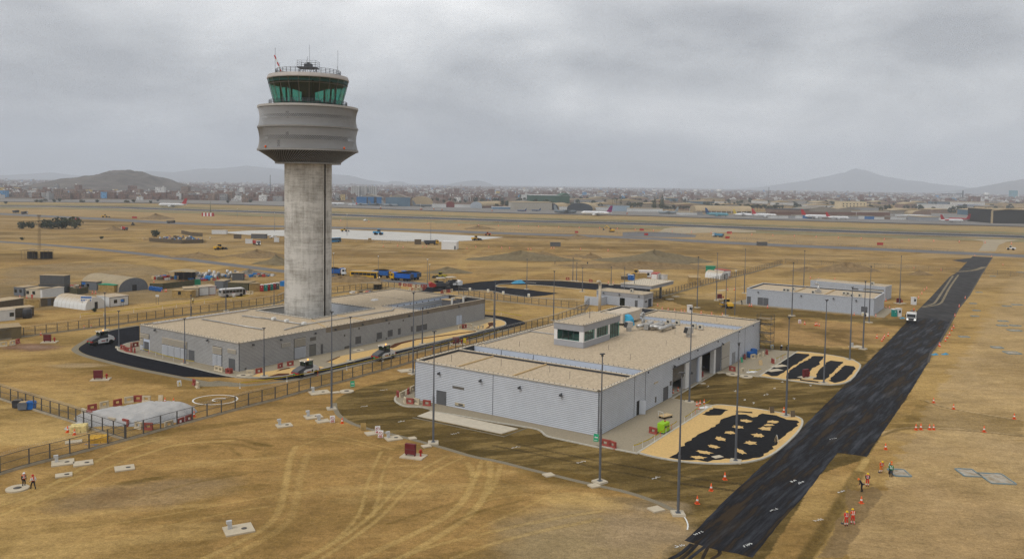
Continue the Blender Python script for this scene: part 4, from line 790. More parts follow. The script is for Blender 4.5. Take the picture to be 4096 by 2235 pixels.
plate(BB,'double_door','x0',28.65,30.8,.05,2.35,m_doorg,.05,handle=True); plate(BB,'vent_grille','x0',24.95,27.4,3.22,3.68,mat('grille_brown',(.13,.12,.105)),.06); plate(BB,'wall_hole','x0',24.8,26.85,.52,.98,mat('hole_pale',(.42,.36,.25)),.04); plate(BB,'wall_hole_dark','x0',25.2,26.1,.6,.85,m_core,.045,.041)
plate(BB,'door','y0',22.7,24.8,.12,2.45,m_doorg,.06,handle=True); plate(BB,'door','y0',56.8,58.9,.12,2.5,mat('door_pale',(.24,.24,.245)),.06,handle=True); plate(BB,'doorway','y0',12.5,13.5,.12,2.4,mat('tower_dark_interior',(.035,)*3),.02)
MB().box(0,1.0,-.06,0,.14,2.38).build('open_door',m_clad,BB,(13.5,-.06,0),(0,0,R(-62)))
plate(BB,'vent_grille','y0',25.4,26.2,2.2,3.0,mat('grille_brown',(.13,.12,.105)),.06); plate(BB,'vent_grille','y0',19.4,20.0,.6,1.6,mat('grille_brown',(.13,.12,.105)),.06); plate(BB,'wall_lamp','y0',18.8,20.2,3.9,4.15,m_cope,.2)
slats(BB,'y0',50.6,55.2,2.4,5.3,m_slat,11); slats(BB,'y0',50.6,55.2,.2,2.3,m_slat,8)
for y_ in (30.1,21.5,13.9,6.35): floodlight(BB,'x0',y_,5.5)
for x_ in (26.7,34.5,40.2,50.6): floodlight(BB,'y0',x_,5.6 if x_ in (26.7,50.6) else 2.9)
for x_ in (16.5,29,37.8,48.3,61,70): MB().box(x_ - .06,x_+.06,-.2,-.05,6.2,6.5).build('camera_bracket',m_steel,BB)
# roof: three gravel decks divided by two deep gutters, an open court at the back
z_=BH
deck(BB,'roof_deck',.3,11.3,.3,BW - .3,z_ - .35); deck(BB,'roof_deck',15.9,60.2,.3,BW - .3,z_ - .08); deck(BB,'roof_deck',65.1,BL - .3,.3,25.2,z_ - .16); deck(BB,'roof_deck',60.2,66.0,25.2,BW - .3,z_ - .12)
MB().box(15.7,15.9,.3,BW - .3,4.6,z_ - .02).build('upstand_wall',m_blue,BB); MB().box(64.9,65.1,.3,25.2,5.2,z_ - .02).build('upstand_wall',m_blue,BB); MB().box(11.3,11.5,.3,BW - .3,4.6,z_ - .03).build('gutter_wall',m_core,BB); MB().box(11.5,15.7,.3,BW - .3,5.2,5.3).build('gutter_floor',m_galv,BB); MB().box(60.4,64.9,.3,25.2,5.3,5.4).build('gutter_floor',m_galv,BB); MB().box(60.2,60.4,.3,25.2,5.3,z_ - .1).build('gutter_wall',m_core,BB)
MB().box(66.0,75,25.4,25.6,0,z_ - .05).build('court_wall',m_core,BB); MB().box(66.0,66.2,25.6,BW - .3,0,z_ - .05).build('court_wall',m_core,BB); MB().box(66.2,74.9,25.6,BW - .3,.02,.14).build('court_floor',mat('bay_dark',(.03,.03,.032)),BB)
for a,b in (((66.3,26,5.9),(72,33,6.0)),((70,26,5.9),(74.5,31,5.8)),((67,31,5.6),(73,27,6.1))): MB().bar(a,b,.13).build('court_beam',m_timber,BB)
for p in ([(0,0),(0,BW)],[(0,BW),(75.2,BW)],[(75.2,BW),(75.2,0)],[(75.2,0),(0,0)],[(11.4,.3),(11.4,BW - .3)],[(15.8,.3),(15.8,BW - .3)],[(60.3,.3),(60.3,25.2)],[(65,.3),(65,25.3)],[(65.2,25.4),(75,25.4)],[(66.1,25.6),(66.1,BW - .3)]):
    coping(BB,p,z_ - .005 if p[0][0] in (0,75.2) else z_ - .02,.5 if p[0][0] in (0,75.2) else .3)
studs(BB,[((0,0),(0,BW)),((0,BW),(75,BW)),((75,0),(0,0)),((11.4,.3),(11.4,BW)),((15.8,.3),(15.8,BW)),((60.3,.3),(60.3,25)),((65,.3),(65,25)),((65.2,25.4),(75,25.4)),((75.1,.3),(75.1,35))],z_+.11)
for y_ in (16.4,27.5): MB().box(.5,11.2,y_ - .14,y_+.14,z_ - .35,z_ - .14).build('roof_batten',m_timber,BB)
for y_ in (8,22,29): MB().box(15.64,15.7,y_ - .04,y_+.04,5.4,z_ - .1).build('upstand_joint',m_trim,BB)
MB().box(18,34,BW - 1.0,BW - .7,z_ - .02,z_+.12).box(33.4,33.8,28,BW - .7,z_ - .02,z_+.12).build('cable_tray',m_galv,BB)
for x_,y_ in ((20,28),(27,13),(37,6),(44,20),(22,6),(48,9),(56,14),(5,8),(6,22),(4,31),(7,13),(69,8),(69,18)): MB().bar((x_,y_,z_ - .3),(x_,y_,z_+.9),.03).build('lightning_rod',m_steel,BB)
# glazed cabin on the roof
CAB=[25.3,39.8,17.4,23.8]; c0,c1,d0,d1=CAB; zt_=11.1; m_cabg=mat('cabin_panel_grey',(.30,.305,.32),.6,.1,var=.05); m_cabl=mat('cabin_base_grey',(.345,.35,.37),.6,.1,var=.05)
MB().box(c0,35.6,d0,d1,z_ - .05,z_+1.05).build('cabin_base',m_cabl,BB); MB().box(35.6,c1,d0+.002,d1 - .002,z_ - .05,z_+.15).build('cabin_plinth',m_cope,BB); MB().box(c0 - .05,c1+.05,d0 - .05,d1+.05,z_+3.0,zt_ - .1).build('cabin_fascia',m_cabg,BB)
MB().box(c0+.4,c1 - .4,d0+.4,d1 - .4,zt_ - .1,zt_ - .05).build('cabin_roof_deck',m_roofg,BB); coping(BB,[(c0,d0),(c1,d0),(c1,d1),(c0,d1)],zt_ - .1,.35,.14,closed=True,name='cabin_coping'); studs(BB,[((c0,d0),(c1,d0)),((c0,d0),(c0,d1)),((c1,d0),(c1,d1)),((c0,d1),(c1,d1))],zt_+.04)
for (x0,x1,y0,y1) in ((c0,c0+.35,d0,d0+.9),(c0,c0+.35,d1 - .7,d1),(29.6,30.3,d0,d0+.35),(34.9,35.6,d0,d0+.35)): MB().box(x0,x1,y0,y1,z_+1.05,z_+3.0).build('cabin_pier',m_wpaint,BB)
MB().box(c0 - .06,c0+.3,d0+.9,d1 - .7,z_+1.05,z_+1.15).build('window_sill',m_wpaint,BB); MB().box(c0+.35,34.9,d0 - .06,d0+.3,z_+1.052,z_+1.15).build('window_sill',m_wpaint,BB)
def panes(axis_,fixed,a0,a1,z0,z1,n):
    for k in range(n):
        p=a0+(a1 - a0)*k/n; q=a0+(a1 - a0)*(k+1)/n
        b=MB(); f=MB()
        if axis_ == 'x': b.add([(fixed,q,z0),(fixed,p,z0),(fixed,p,z1),(fixed,q,z1)],[(0,1,2,3)]); f.box(fixed - .05,fixed+.05,p - .05,p+.05,z0,z1).box(fixed - .05,fixed+.05,q - .05,q+.05,z0,z1)
        else: b.add([(p,fixed,z0),(q,fixed,z0),(q,fixed,z1),(p,fixed,z1)],[(0,1,2,3)]); f.box(p - .05,p+.05,fixed - .05,fixed+.05,z0,z1)
        o=b.build('pane',MATS['cabin_glass'],BB); f.build('mullion',m_trim,o)
glass_mat('cabin_glass',(.42,.74,.68))
panes('x',c0+.12,d0+.9,d1 - .7,z_+1.15,z_+3.0,4); panes('y',d0+.12,c0+.4,29.6,z_+1.15,z_+3.0,5); panes('y',d0+.12,30.3,34.9,z_+1.15,z_+3.0,5); panes('y',d0+.12,35.6,c1,z_+.15,z_+3.0,6)
MB().box(c1 - .2,c1,d0+.2,d1,z_,z_+3.0).box(c0+.3,c1 - .2,d1 - .25,d1 - .05,z_+1.05,z_+3.0).build('cabin_back_wall',mat('cabin_inside',(.45,.48,.47)),BB); MB().box(c0+.3,c1 - .2,d0+.3,d1 - .3,z_+.2,z_+.3).build('cabin_floor',mat('cabin_inside',(.45,.48,.47)),BB)
MB().bar((33,20.5,zt_ - .05),(33,20.5,zt_+1.9),.06,6).build('cabin_mast',m_steel,BB); MB().box(28,29.6,19,21.5,z_+1.0,z_+1.9).box(31,33,19.5,20.5,z_+.3,z_+1.5).build('cabin_desk',mat('cabin_inside',(.45,.48,.47)),BB)
# ---------------------------------------------------------------- tower base building
AA=thing('tower_base_building','low grey clad building round the foot of the control tower','building',(-52.19,157.19,0),R(55.71)); AA.scale=(1.034,.945,.957)
AL,AW,AH=77.3,35.2,5.8
corebox(AA,0,.3,0,AW,AH - .02); corebox(AA,.3,AL,0,.3,AH - .03); corebox(AA,.3,AL,AW - .3,AW,AH - .03); corebox(AA,AL - .3,AL,.3,AW - .3,AH - .02)
def stain(p,q,z,m):
    if z<4.7 or q<22: return [(p,q,m)]
    a=max(p,21.5); return ([(p,a,m)] if a>p else [])+[(a,q,m_cladT)]
clad(AA,'y0',AL,AH - .02,0,m_cladA,[(13.0,16.1,0,4.6),(17.0,18.8,0,2.55),(65.3,67.5,0,2.6)],mfun=stain); clad(AA,'x0',AW,AH - .02,0,m_cladA,[(31.5,35.2,0,4.05),(17.4,26.7,0,4.1),(14.9,17.0,0,2.4),(5.4,8.7,0,4.3),(.8,3.7,3.45,4.4),(1.2,3.3,0,2.5)]); clad(AA,'x1',AW,AH - .02,AL,m_cladA)
MB().box(-.075,.05,-.075,.05,0,AH - .03).build('corner_trim',m_trim,AA); MB().box(AL - .05,AL+.07,-.075,.05,0,AH - .03).build('corner_trim',m_trim,AA); MB().box(-.06,AL,-.085,-.03,0,.12).build('base_flashing',m_trim,AA); MB().box(-.085,-.03,-.06,AW,0,.12).build('base_flashing',m_trim,AA)
m_slatw=mat('louvre_slat_silver',(.50,.51,.53),.45,.4,var=.05)
slats(AA,'x0',31.7,35.1,2.9,4.0,m_slat,4); slats(AA,'x0',33.9,35.1,1.4,2.75,m_slat,5); slats(AA,'x0',33.9,35.1,.2,1.3,m_slatw,4); slats(AA,'x0',17.5,26.6,2.55,4.05,m_slat,6)
for k in range(4): slats(AA,'x0',17.6+k*2.27,19.75+k*2.27,.2,2.45,m_slatw,9)
slats(AA,'x0',5.5,8.6,2.75,4.25,m_slat,6)
for k in range(2): slats(AA,'x0',5.55+k*1.55,7.0+k*1.55,.2,2.65,m_slatw,9)
slats(AA,'x0',.85,3.6,3.5,4.35,m_slat,4); slats(AA,'y0',13.1,16.0,2.75,4.55,m_slat,7); slats(AA,'y0',13.1,16.0,.2,2.65,m_slatw,10)
plate(AA,'louvre_panel','y0',9.8,12.2,3.2,4.2,m_core,.055); 
for k in range(4): link('louvre_slat',SLM['louvre_slat'],AA,(9.85,-.06,3.35+k*.24),None,(2.3,.7,1))
plate(AA,'door_surround','x0',31.5,33.85,.05,2.9,m_blue,.05); plate(AA,'door','x0',31.75,33.6,.08,2.25,m_doorg,.09,.055,True)
for a0,a1 in ((14.9,17.0),(1.2,3.3)): plate(AA,'door','x0',a0,a1,.08,2.45,m_doorg,.07,handle=True)
plate(AA,'door','y0',17.0,18.8,.08,2.55,mat('door_olive',(.15,.145,.13)),.07,handle=True); plate(AA,'double_door','y0',65.3,67.5,.08,2.6,m_blue,.07,handle=True); MB().box(66.37,66.43,-.09,-.072,.1,2.58).build('door_joint',m_trim,AA)
m_grille=mat('grille_brown',(.13,.12,.105))
for x0,x1,z0,z1 in ((17.2,18.8,3.45,4.25),(20.1,20.7,.15,2.3),(30.0,31.7,.7,2.35),(36.6,38.3,.75,2.3),(40.2,41.8,.8,2.35),(43.6,44.5,.8,2.3),(48.1,49.0,.85,2.25),(50.0,53.9,.6,2.1),(26.8,28.2,.15,.65),(26.6,27.0,3.0,3.5),(30.9,31.3,4.0,4.5),(36.4,36.8,.2,.7),(39.5,39.9,.2,.7),(40.4,40.8,3.9,4.4),(45.2,45.6,3.9,4.4),(1.2,1.6,.2,.6)):
    o=plate(AA,'vent_grille','y0',x0,x1,z0,z1,m_grille,.075)
    if z1 - z0>1: 
        for k in range(int((z1 - z0)/.22)): MB().box(x0+.04,x1 - .04,-.10,-.077,z0+.06+k*.22,z0+.17+k*.22).build('blade',m_trim,o)
for x_ in (3,9.6,18.5,24,32,39.5,47.2,54,66): floodlight(AA,'y0',x_,5.2)
for y_ in (29,10): floodlight(AA,'x0',y_,5.45)
MB().bar((28.5,-.18,.1),(28.5,-.18,5.8),.04).bar((28.9,-.18,.1),(28.9,-.18,5.8),.04).build('wall_ladder',m_galv,AA)
zr=AH - .12; X0,X1,Y0,Y1=27.3,46.8,11.6,32.0   # tower court
deck(AA,'roof_deck',.3,X0,.3,AW - .3,zr); deck(AA,'roof_deck',X0,X1,.3,Y0,zr); deck(AA,'roof_deck',X1,51.4,.3,AW - .3,zr); deck(AA,'roof_deck',51.4,AL - .3,13.0,AW - .3,zr); deck(AA,'roof_deck',X0,X1,Y1,AW - .3,zr)
for (x0,x1,y0,y1) in ((X0 - .2,X0,Y0 - .2,Y1+.2),(X0,X1,Y0 - .2,Y0),(X0,X1,Y1,Y1+.2)): MB().box(x0,x1,y0,y1,.1,AH).build('court_wall',m_cladA,AA)
cw=AA
for k in range(18): link('cladding_plank',PLM[m_clad.name] if k else PLM[m_clad.name],AA,(X1,Y1,.3+k*.3),(0,0,-math.pi/2),(Y1 - Y0,1,1.05))
MB().box(X1,X1+.2,Y0,Y1,.1,AH).build('court_wall',m_core,AA); MB().box(X0,X1,Y0,Y1,.12,.18).build('court_floor',m_conc,AA)
for (a,b) in (((X0 - .1,Y0 - .1),(X0 - .1,Y1+.1)),((X0,Y0 - .1),(X1,Y0 - .1)),((X1+.1,Y0 - .1),(X1+.1,Y1+.1)),((X0,Y1+.1),(X1,Y1+.1))): coping(AA,[a,b],AH,.35,.14,mat('court_coping',(.46,.43,.37)))
for p in ([(0,0),(0,AW)],[(0,AW),(AL,AW)],[(AL,AW),(AL,0)],[(AL,0),(0,0)]): coping(AA,p,AH - .005,.42)
studs(AA,[((0,0),(0,AW)),((0,AW),(AL,AW)),((AL,0),(0,0)),((X0,Y0),(X0,Y1)),((X0,Y0),(X1,Y0)),((X1,Y0),(X1,Y1)),((AL,0),(AL,AW)),((51.4,.5),(51.4,13)),((51.4,13),(AL,13))],AH+.13)
# sunken plant court at the far end with pipe runs, steel stairs and two louvred sheds
MB().box(51.4,AL - .3,.3,13.0,2.4,2.6).build('plant_court_floor',m_conc,AA); MB().box(51.4,AL - .3,13.0,13.2,2.6,AH).build('plant_court_wall',m_blue,AA); MB().box(51.2,51.4,.3,13.2,2.6,AH).build('plant_court_wall',m_blue,AA); coping(AA,[(51.3,.3),(51.3,13.1)],AH,.3); coping(AA,[(51.3,13.1),(AL - .3,13.1)],AH,.3)
for z1 in (4.2,4.8): MB().bar((53,12.6,z1),(75,12.6,z1),.14,8,smooth=True).build('pipe_run',m_galv,AA)
for k in range(9): MB().box(54+k*2.4,54.25+k*2.4,12.85,12.99,5.0,5.3).build('wall_vent',m_trim,AA)
for x0 in (70.2,75.0 - .6):
    MB().box(x0,x0+2.2,6.5,9.5,2.6,5.6).build('plant_shed',mat('shed_grey',(.16,.16,.17)),AA); MB().box(x0 - .2,x0+2.4,6.2,9.8,5.6,5.72).build('shed_roof',m_timber,AA)
st=MB()
for k in range(9): st.bar((56+k*1.1,2.2,2.6),(56+k*1.1,2.2,5.6 - (k>5)*.6),.05).bar((56+k*1.1,4.2,2.6),(56+k*1.1,4.2,5.6 - (k>5)*.6),.05)
for q in (4.6,5.1,5.6): st.bar((56,2.2,q),(62,2.2,q),.04).bar((56,4.2,q),(62,4.2,q),.04)
st.build('stair_railing',m_steel,AA); MB().box(56,62.5,2.2,4.2,4.3,4.4).build('stair_landing',m_galv,AA)
ye=MB()
for k in range(8): ye.bar((62+k*.8,2.2,5.4 - k*.25),(62.8+k*.8,4.1,5.2 - k*.25),.05)
ye.build('yellow_stair_rail',mat('yellow_paint',(.62,.52,.03),.6),AA)
for x_,zt2 in ((69.2,6.6),(74.0,6.4)): MB().bar((x_,5,2.6),(x_,5,zt2),.28,10,smooth=True).bar((x_,5,zt2 - .2),(x_+.9,5,zt2 - .2),.28,10,smooth=True).build('vent_pipe',mat('pipe_white',(.55,.53,.48),dust=.4),AA)
for p in ([(12,9,5.9),(12,31,5.9)],[(21,6.5,5.95),(21,21,5.95),(20,27.5,5.95)],[(21,6.5,5.95),(47,5.4,5.95),(50,7.8,5.95)],[(14.5,5,5.9),(21,6.5,5.9)]):
    MB().tube(p,.15,6).build('cable_duct',m_galv,AA)
MB().box(2.0,26,AW - 1.7,AW - 1.3,zr+.1,zr+.4).build('silver_duct',mat('bright_metal',(.62,.62,.64),.25,.8),AA)
for x_,y_ in ((21,12.6),(21,17.2),(21,6.6)): MB().box(x_ - .4,x_+.4,y_ - .4,y_+.4,zr+.2,zr+.75).build('junction_box',m_white,AA)
for (a,b) in (((22,.5),(26.8,11.2)),((34,.5),(34.6,11.2)),((63.3,13.2),(63.3,AW - .5))): MB().bar((a[0],a[1],zr+.06),(b[0],b[1],zr+.06),.16).build('roof_batten',m_timber if b[1]<20 else m_cope,AA)
MB().box(56.6,58.4,22,23.2,zr,zr+.35,taper=.2).build('sack_on_roof',m_wpaint,AA)
# ---------------------------------------------------------------- far right building and its annex
def simple_building(name,label,p0,p1,width,H,m,cat='building'):
    o=thing(name,label,cat,p0,ang(p0,p1)); L=dist(p0,p1); return o,L
cA,cB=(106.18,239.7),(73.96,258.8)
CC=thing('plant_building','long pale blue grey clad plant building beside the grey asphalt road','building',cA,ang(cA,(116.16,255.2))); CW_=dist(cA,cB); CL_=dist(cA,(116.16,255.2)) ; CH_=4.95
corebox(CC,0,.3,0,CW_,CH_ - .02); corebox(CC,.3,CL_,0,.3,CH_ - .03); corebox(CC,.3,CL_,CW_ - .3,CW_,CH_ - .03); corebox(CC,CL_ - .3,CL_,.3,CW_ - .3,CH_ - .02)
fy=lambda px_: px_
clad(CC,'x0',CW_,CH_ - .02,0,mat('cladding_pale',(.47,.50,.55),.5,.15,var=.05,spec=.4)); clad(CC,'y0',CL_,CH_ - .02,0,mat('cladding_pale',(.47,.50,.55)))
deck(CC,'roof_deck',.3,CL_ - .3,.3,CW_ - .3,CH_ - .35)
for p in ([(0,0),(0,CW_)],[(0,CW_),(CL_,CW_)],[(CL_,CW_),(CL_,0)],[(CL_,0),(0,0)]): coping(CC,p,CH_ - .005,.36,m=mat('coping_pale',(.52,.52,.52)))
for t0,t1,zz in ((.045,.092,2.45),(.86,.905,2.5),(.962,.995,2.5)): plate(CC,'door','x0',CW_*t0,CW_*t1,.08,zz,m_doorg,.07,handle=True)
plate(CC,'door','x0',CW_*.815,CW_*.858,.08,2.5,m_doorg,.07,handle=True)
for t in (.90,.55,.3,.13): floodlight(CC,'x0',CW_*t,4.3)
for (x0,x1,y) in ((1,9.5,.38),(1.2,1.5,.62)): MB().box(1.0,CL_ - 1.5,CW_*y,CW_*y+.3,CH_ - .35,CH_ - .05).build('cable_duct',m_timber,CC)
MB().box(1.3,1.7,CW_*.3,CW_*.93,CH_ - .35,CH_ - .1).build('cable_duct',m_galv,CC)
pavC=MB().prism([(-2.2,-3.2),(CL_+1,-3.2),(CL_+1,CW_+2),(-2.2,CW_+5)],0,.1); o=pavC.build('plant_pavement',m_pave,None,(cA[0],cA[1],0),(0,0,ang(cA,(116.16,255.2)))); o['kind'] = 'structure'
eA=(124.65,273.2)
EE=thing('annex_building','small pale grey annex with louvred side behind the plant building','building',eA,ang(eA,(128.17,277.4))); EH=4.69; EW=25.0; EL=max(7.0,dist(eA,(128.17,277.4)))
MB().box(.0,EL,0,EW,0,EH - .3).build('wall_core',m_core,EE); clad(EE,'x0',EW,EH - .02,0,mat('cladding_pale',(.47,.50,.55)),[(.4,7,0,3.4)]); clad(EE,'y0',EL,EH - .02,0,mat('cladding_pale',(.47,.50,.55)))
slats(EE,'x0',.5,6.9,.3,3.35,m_slat,12); MB().box(.02,.25,.02,EW,EH - .4,EH).box(EL - .25,EL - .02,.02,EW,EH - .4,EH).box(.25,EL - .25,.02,.27,EH - .4,EH - .01).box(.25,EL - .25,EW - .25,EW - .02,EH - .4,EH - .01).build('parapet',m_cope,EE); deck(EE,'roof_deck',.25,EL - .25,.3,EW - .3,EH - .28,th=.018)
plate(EE,'window','x0',8.6,10.6,2.4,3.2,m_doorg,.07)
# ---------------------------------------------------------------- guardhouse with its gate canopy
gA,gB=(40.01,247.3),(23.73,253.3)
DD=thing('guardhouse','small flat roofed blue grey guardhouse beside the gate canopy','building',gA,ang(gA,(43.66,252.5))); DW=dist(gA,gB); DL=dist(gA,(43.66,252.5)); DH=4.13
dw_main=DW*.93
MB().box(.05,DL,.05,dw_main,0,DH - .3).build('wall_core',m_core,DD)
clad(DD,'x0',dw_main,DH - 1.25,0,mat('cladding_pale',(.47,.50,.55)),[(DW*.36,DW*.46,0,2.5),(DW*.11,DW*.165,0,2.2)]); clad(DD,'y0',DL,DH - 1.25,0,mat('cladding_pale',(.47,.50,.55)),[(DL*.5,DL*.85,0,2.5)])
MB().box(-.1,DL+.1,-.1,dw_main,DH - 1.25,DH - .02).build('fascia',m_cabg,DD); deck(DD,'roof_deck',.3,DL - .3,.3,dw_main - .3,DH+.0,th=.015); 
for p in ([(-.05,-.05),(-.05,dw_main)],[(DL,-.05),(DL,dw_main)],[(-.05,-.05),(DL,-.05)],[(-.05,dw_main),(DL,dw_main)]): coping(DD,p,DH - .015,.3,.22)
plate(DD,'glass_door','x0',DW*.36,DW*.46,.05,2.45,MATS['dark_glass'],.05); plate(DD,'door_recess','x0',DW*.36,DW*.46,.05,2.5,m_core,.02); plate(DD,'door','x0',DW*.11,DW*.165,.05,2.2,m_doorg,.06,handle=True); plate(DD,'door','y0',DL*.5,DL*.85,.05,2.5,mat('door_navy',(.04,.045,.06)),.06,handle=True); plate(DD,'window','y0',DL*.12,DL*.38,1.6,2.2,m_doorg,.07)
for t in (.09,.5,.84): floodlight(DD,'x0',dw_main*t,DH - .4)
MB().box(-4.2,.0,dw_main*.78,dw_main*.8,0,2.6).box(-4.2,-4.0,dw_main*.8,dw_main*1.12,0,2.6).build('screen_wall',mat('cladding_pale',(.47,.50,.55)),DD)
# canopy
kA,kB,kC=(43.83,256.1),(34.44,260.9),(53.62,271.2)
KK=thing('gate_canopy','flat cream topped canopy slab on dark posts over the site gate','canopy',kA,ang(kA,kC)); KL=dist(kA,kC); KW=dist(kA,kB)
MB().box(0,KL,0,KW,4.7,5.7).build('canopy_slab',m_cabg,KK); MB().box(.35,KL - .35,.35,KW - .35,5.7,5.74).build('canopy_deck',m_cope,KK); coping(KK,[(0,0),(KL,0),(KL,KW),(0,KW)],5.7,.4,.15,closed=True)
for (x_,y_) in ((2.6,3.2),(KL - 3,3.2),(2.6,KW - 3.2),(KL - 3,KW - 3.2)): MB().box(x_ - .3,x_+.3,y_ - .3,y_+.3,0,4.7).build('canopy_post',m_trim,KK)
MB().box(2,6.5,3.3,3.6,0,4.7).build('gate_screen',m_core,KK); ml=MB()
for i in range(9):
    for j in range(6): ml.box(1.5+i*(KL - 3)/8 - .06,1.5+i*(KL - 3)/8+.06,1.5+j*(KW - 3)/5 - .06,1.5+j*(KW - 3)/5+.06,5.74,5.84)
o=ml.build('deck_clips',m_trim,KK); o['kind'] = 'stuff'

# ================================================================ far side of the airfield: hills, city, hangars, aircraft, trees
m_rock=mat('bare_rock',(0.105,0.09,0.078),.95,var=.55,scale=.02,bump=.8,bscale=.05); m_mtn=mat('mountain_rock',(0.13,0.115,0.10),.95,var=.3,scale=.004)
def range_(name,D,sil,depth,m,s=1,amp=.35,nu=110,nv=26):
    """a hill or mountain range: ridge profile sil=[(x,z)...] at distance D, falling away on both sides with spurs and gullies"""
    xs=np.array([p[0] for p in sil]); zs=np.array([p[1] for p in sil]); u=np.linspace(xs[0],xs[-1],nu); v=np.linspace(-1,1,nv); U,V=np.meshgrid(u,v)
    S=np.interp(U,xs,zs); w=(xs[-1] - xs[0])
    n=fbm(U/w*14+s,V*3.1+s,4,s); n2=fbm(U/w*30,V*7+s,3,s+5)
    fall=np.clip(1 - np.abs(V+(n - .5)*.35*(1 - np.abs(V)))**1.15,0,1)
    Z=S*(fall*(1 - amp*(n - .35)*(1 - fall)*2))*(1 - .10*(n2 - .5)); Z[0]=Z[-1]=0; Z=np.maximum(Z,-2.0); Z[:,0]=Z[:,-1]=-2
    vs=np.column_stack([U.ravel(),(D+V*depth).ravel(),Z.ravel()]).tolist()
    fs=[(j*nu+i,j*nu+i+1,(j+1)*nu+i+1,(j+1)*nu+i) for j in range(nv - 1) for i in range(nu - 1)]
    me=mesh_from(name,vs,fs,m,None,[True]*len(fs)); o=link(name,me); o['kind'] = 'structure'; return o
range_('hill',2100,[(-1228,-5),(-1199,3),(-1183,13),(-1166,24),(-1143,31),(-1097,38),(-1053,44),(-1011,56),(-978,58),(-943,53),(-910,43),(-878,29),(-843,15),(-802,8),(-764,2)],300,m_rock,3,.5)
range_('mountains',12212,[(-8882,-189),(-8323,-15),(-7805,19),(-7472,-13),(-7250,5),(-7027,67),(-6842,100),(-6621,66),(-6362,26),(-6029,57),(-5659,117),(-5326,148),(-4994,127),(-4624,185),(-4254,205),(-3921,247),(-3663,228),(-3330,182),(-2961,158),(-2665,140),(-2406,129),(-2221,77),(-1962,33),(-1666,-44)],2100,m_mtn,9)
range_('mountains',12780,[(-2440,-97),(-2208,-24),(-2053,-6),(-1860,51),(-1705,45),(-1550,-22),(-1356,-81)],700,m_mtn,12)
range_('mountains',11644,[(-1094,-68),(-919,12),(-708,57),(-514,81),(-391,59),(-231,-2),(-72,-53)],600,m_mtn,17)
range_('mountains',14200,[(3997,-33),(4424,60),(4766,129),(5193,196),(5534,278),(5746,341),(5873,394),(6025,354),(6220,297),(6481,232),(6826,194),(7258,145),(7734,79),(8165,43)],2100,m_mtn,21)
range_('mountains',9372,[(5105,37),(5330,80),(5527,122),(5695,159),(5920,210),(6371,259),(6797,237),(7228,131)],900,m_mtn,25)
FPX=3298.17
def px(x,y):
    """ground position of a survey sighting (column, row) taken from the viewpoint"""
    a,b,sr=(x - 2048)/FPX,(y - 918.1)/FPX,.01502; d=(a+b*sr,.99846+.0555*(a*sr - b),-.0555+.99846*(a*sr - b)); t=-37/d[2]; return (d[0]*t,d[1]*t)
# ---- trees
m_bark=mat('bark',(0.09,0.065,0.045),.95); m_leaf=mat('leaf_dark',(0.026,0.037,0.020),.9,var=.55,scale=.25); m_leaf2=mat('leaf_olive',(0.060,0.066,0.032),.9,var=.5,scale=.25)
def tree_proto(kind,s):
    rr=random.Random(s); t=thing('tree','tree','tree'); tr=MB(); cr=MB()
    H={'round': 8.0,'tall': 15.0,'palm': 9.0,'bush': 3.0}[kind]
    if kind == 'palm':
        tr.bar((0,0,0),(.2,.1,H),.22,6,.14)
        for k in range(16):
            a=rr.uniform(0,6.28); u=Vector((math.cos(a),math.sin(a),0)); p=Vector((.2,.1,H)); q=p+u*1.1+Vector((0,0,.7)); r_=p+u*2.3+Vector((0,0,rr.uniform(-1.2,.3))); sd_=Vector((-u.y,u.x,0))*.28
            cr.add([p - sd_*.3,p+sd_*.3,q+sd_,q - sd_],[(0,1,2,3)]).add([q - sd_,q+sd_,r_],[(0,1,2)])
    else:
        tr.bar((0,0,0),(.1,0,H*.45),H*.03,6,H*.018)
        for k in range(4): a=k*1.6; tr.bar((.1,0,H*.35),(H*.16*math.cos(a),H*.16*math.sin(a),H*.62),H*.014,4,H*.006)
        blobs=[]
        for k in range(9 if kind != 'tall' else 13):
            if kind == 'tall': z=H*(.22+.75*k/12); w=H*.2*(1.05 - .9*k/12); a=rr.uniform(0,6.28); blobs.append((w*.35*math.cos(a),w*.35*math.sin(a),z,w))
            elif kind == 'bush': a=rr.uniform(0,6.28); q=rr.uniform(0,1.5); blobs.append((q*math.cos(a),q*math.sin(a),rr.uniform(.6,1.7),rr.uniform(.7,1.2)))
            else: a=rr.uniform(0,6.28); q=rr.uniform(.3,2.6); blobs.append((q*math.cos(a),q*math.sin(a),H*rr.uniform(.45,.85),rr.uniform(1.2,2.0)))
        for (bx,by,bz,br) in blobs:
            for k in range(26):
                d=Vector((rr.gauss(0,1),rr.gauss(0,1),rr.gauss(0,.8))); d.normalize(); c=Vector((bx,by,bz))+d*br*rr.uniform(.55,1.05); u=d.orthogonal().normalized()*br*rr.uniform(.18,.36); w=d.cross(u).normalized()*br*rr.uniform(.18,.36); w+=d*br*rr.uniform(-.15,.15)
                cr.add([c - u,c - w,c+u,c+w],[(0,1,2,3)])
    tr.build('trunk',m_bark,t); cr.build('crown',m_leaf if s % 2 else m_leaf2,t); return Many(t)
TREES={k: [tree_proto(k,s) for s in (1,2)] for k in ('round','tall','palm','bush')}
def tree(kind,p,sc,label,group): 
    t=TREES[kind][rnd.randrange(2)].put(p,rnd.uniform(0,6.28),label,group,sc*rnd.uniform(.85,1.15)); t.name={'round': 'broadleaf_tree','tall': 'conifer_tree','palm': 'palm_tree','bush': 'bush'}[kind]
for x,y in ((1700,815),(1725,816),(1750,812),(1775,818),(1800,811),(1820,815)): tree('round',px(x,y),1.15,'dark round tree in the clump behind the tan arched hangar','trees behind the arched hangar')
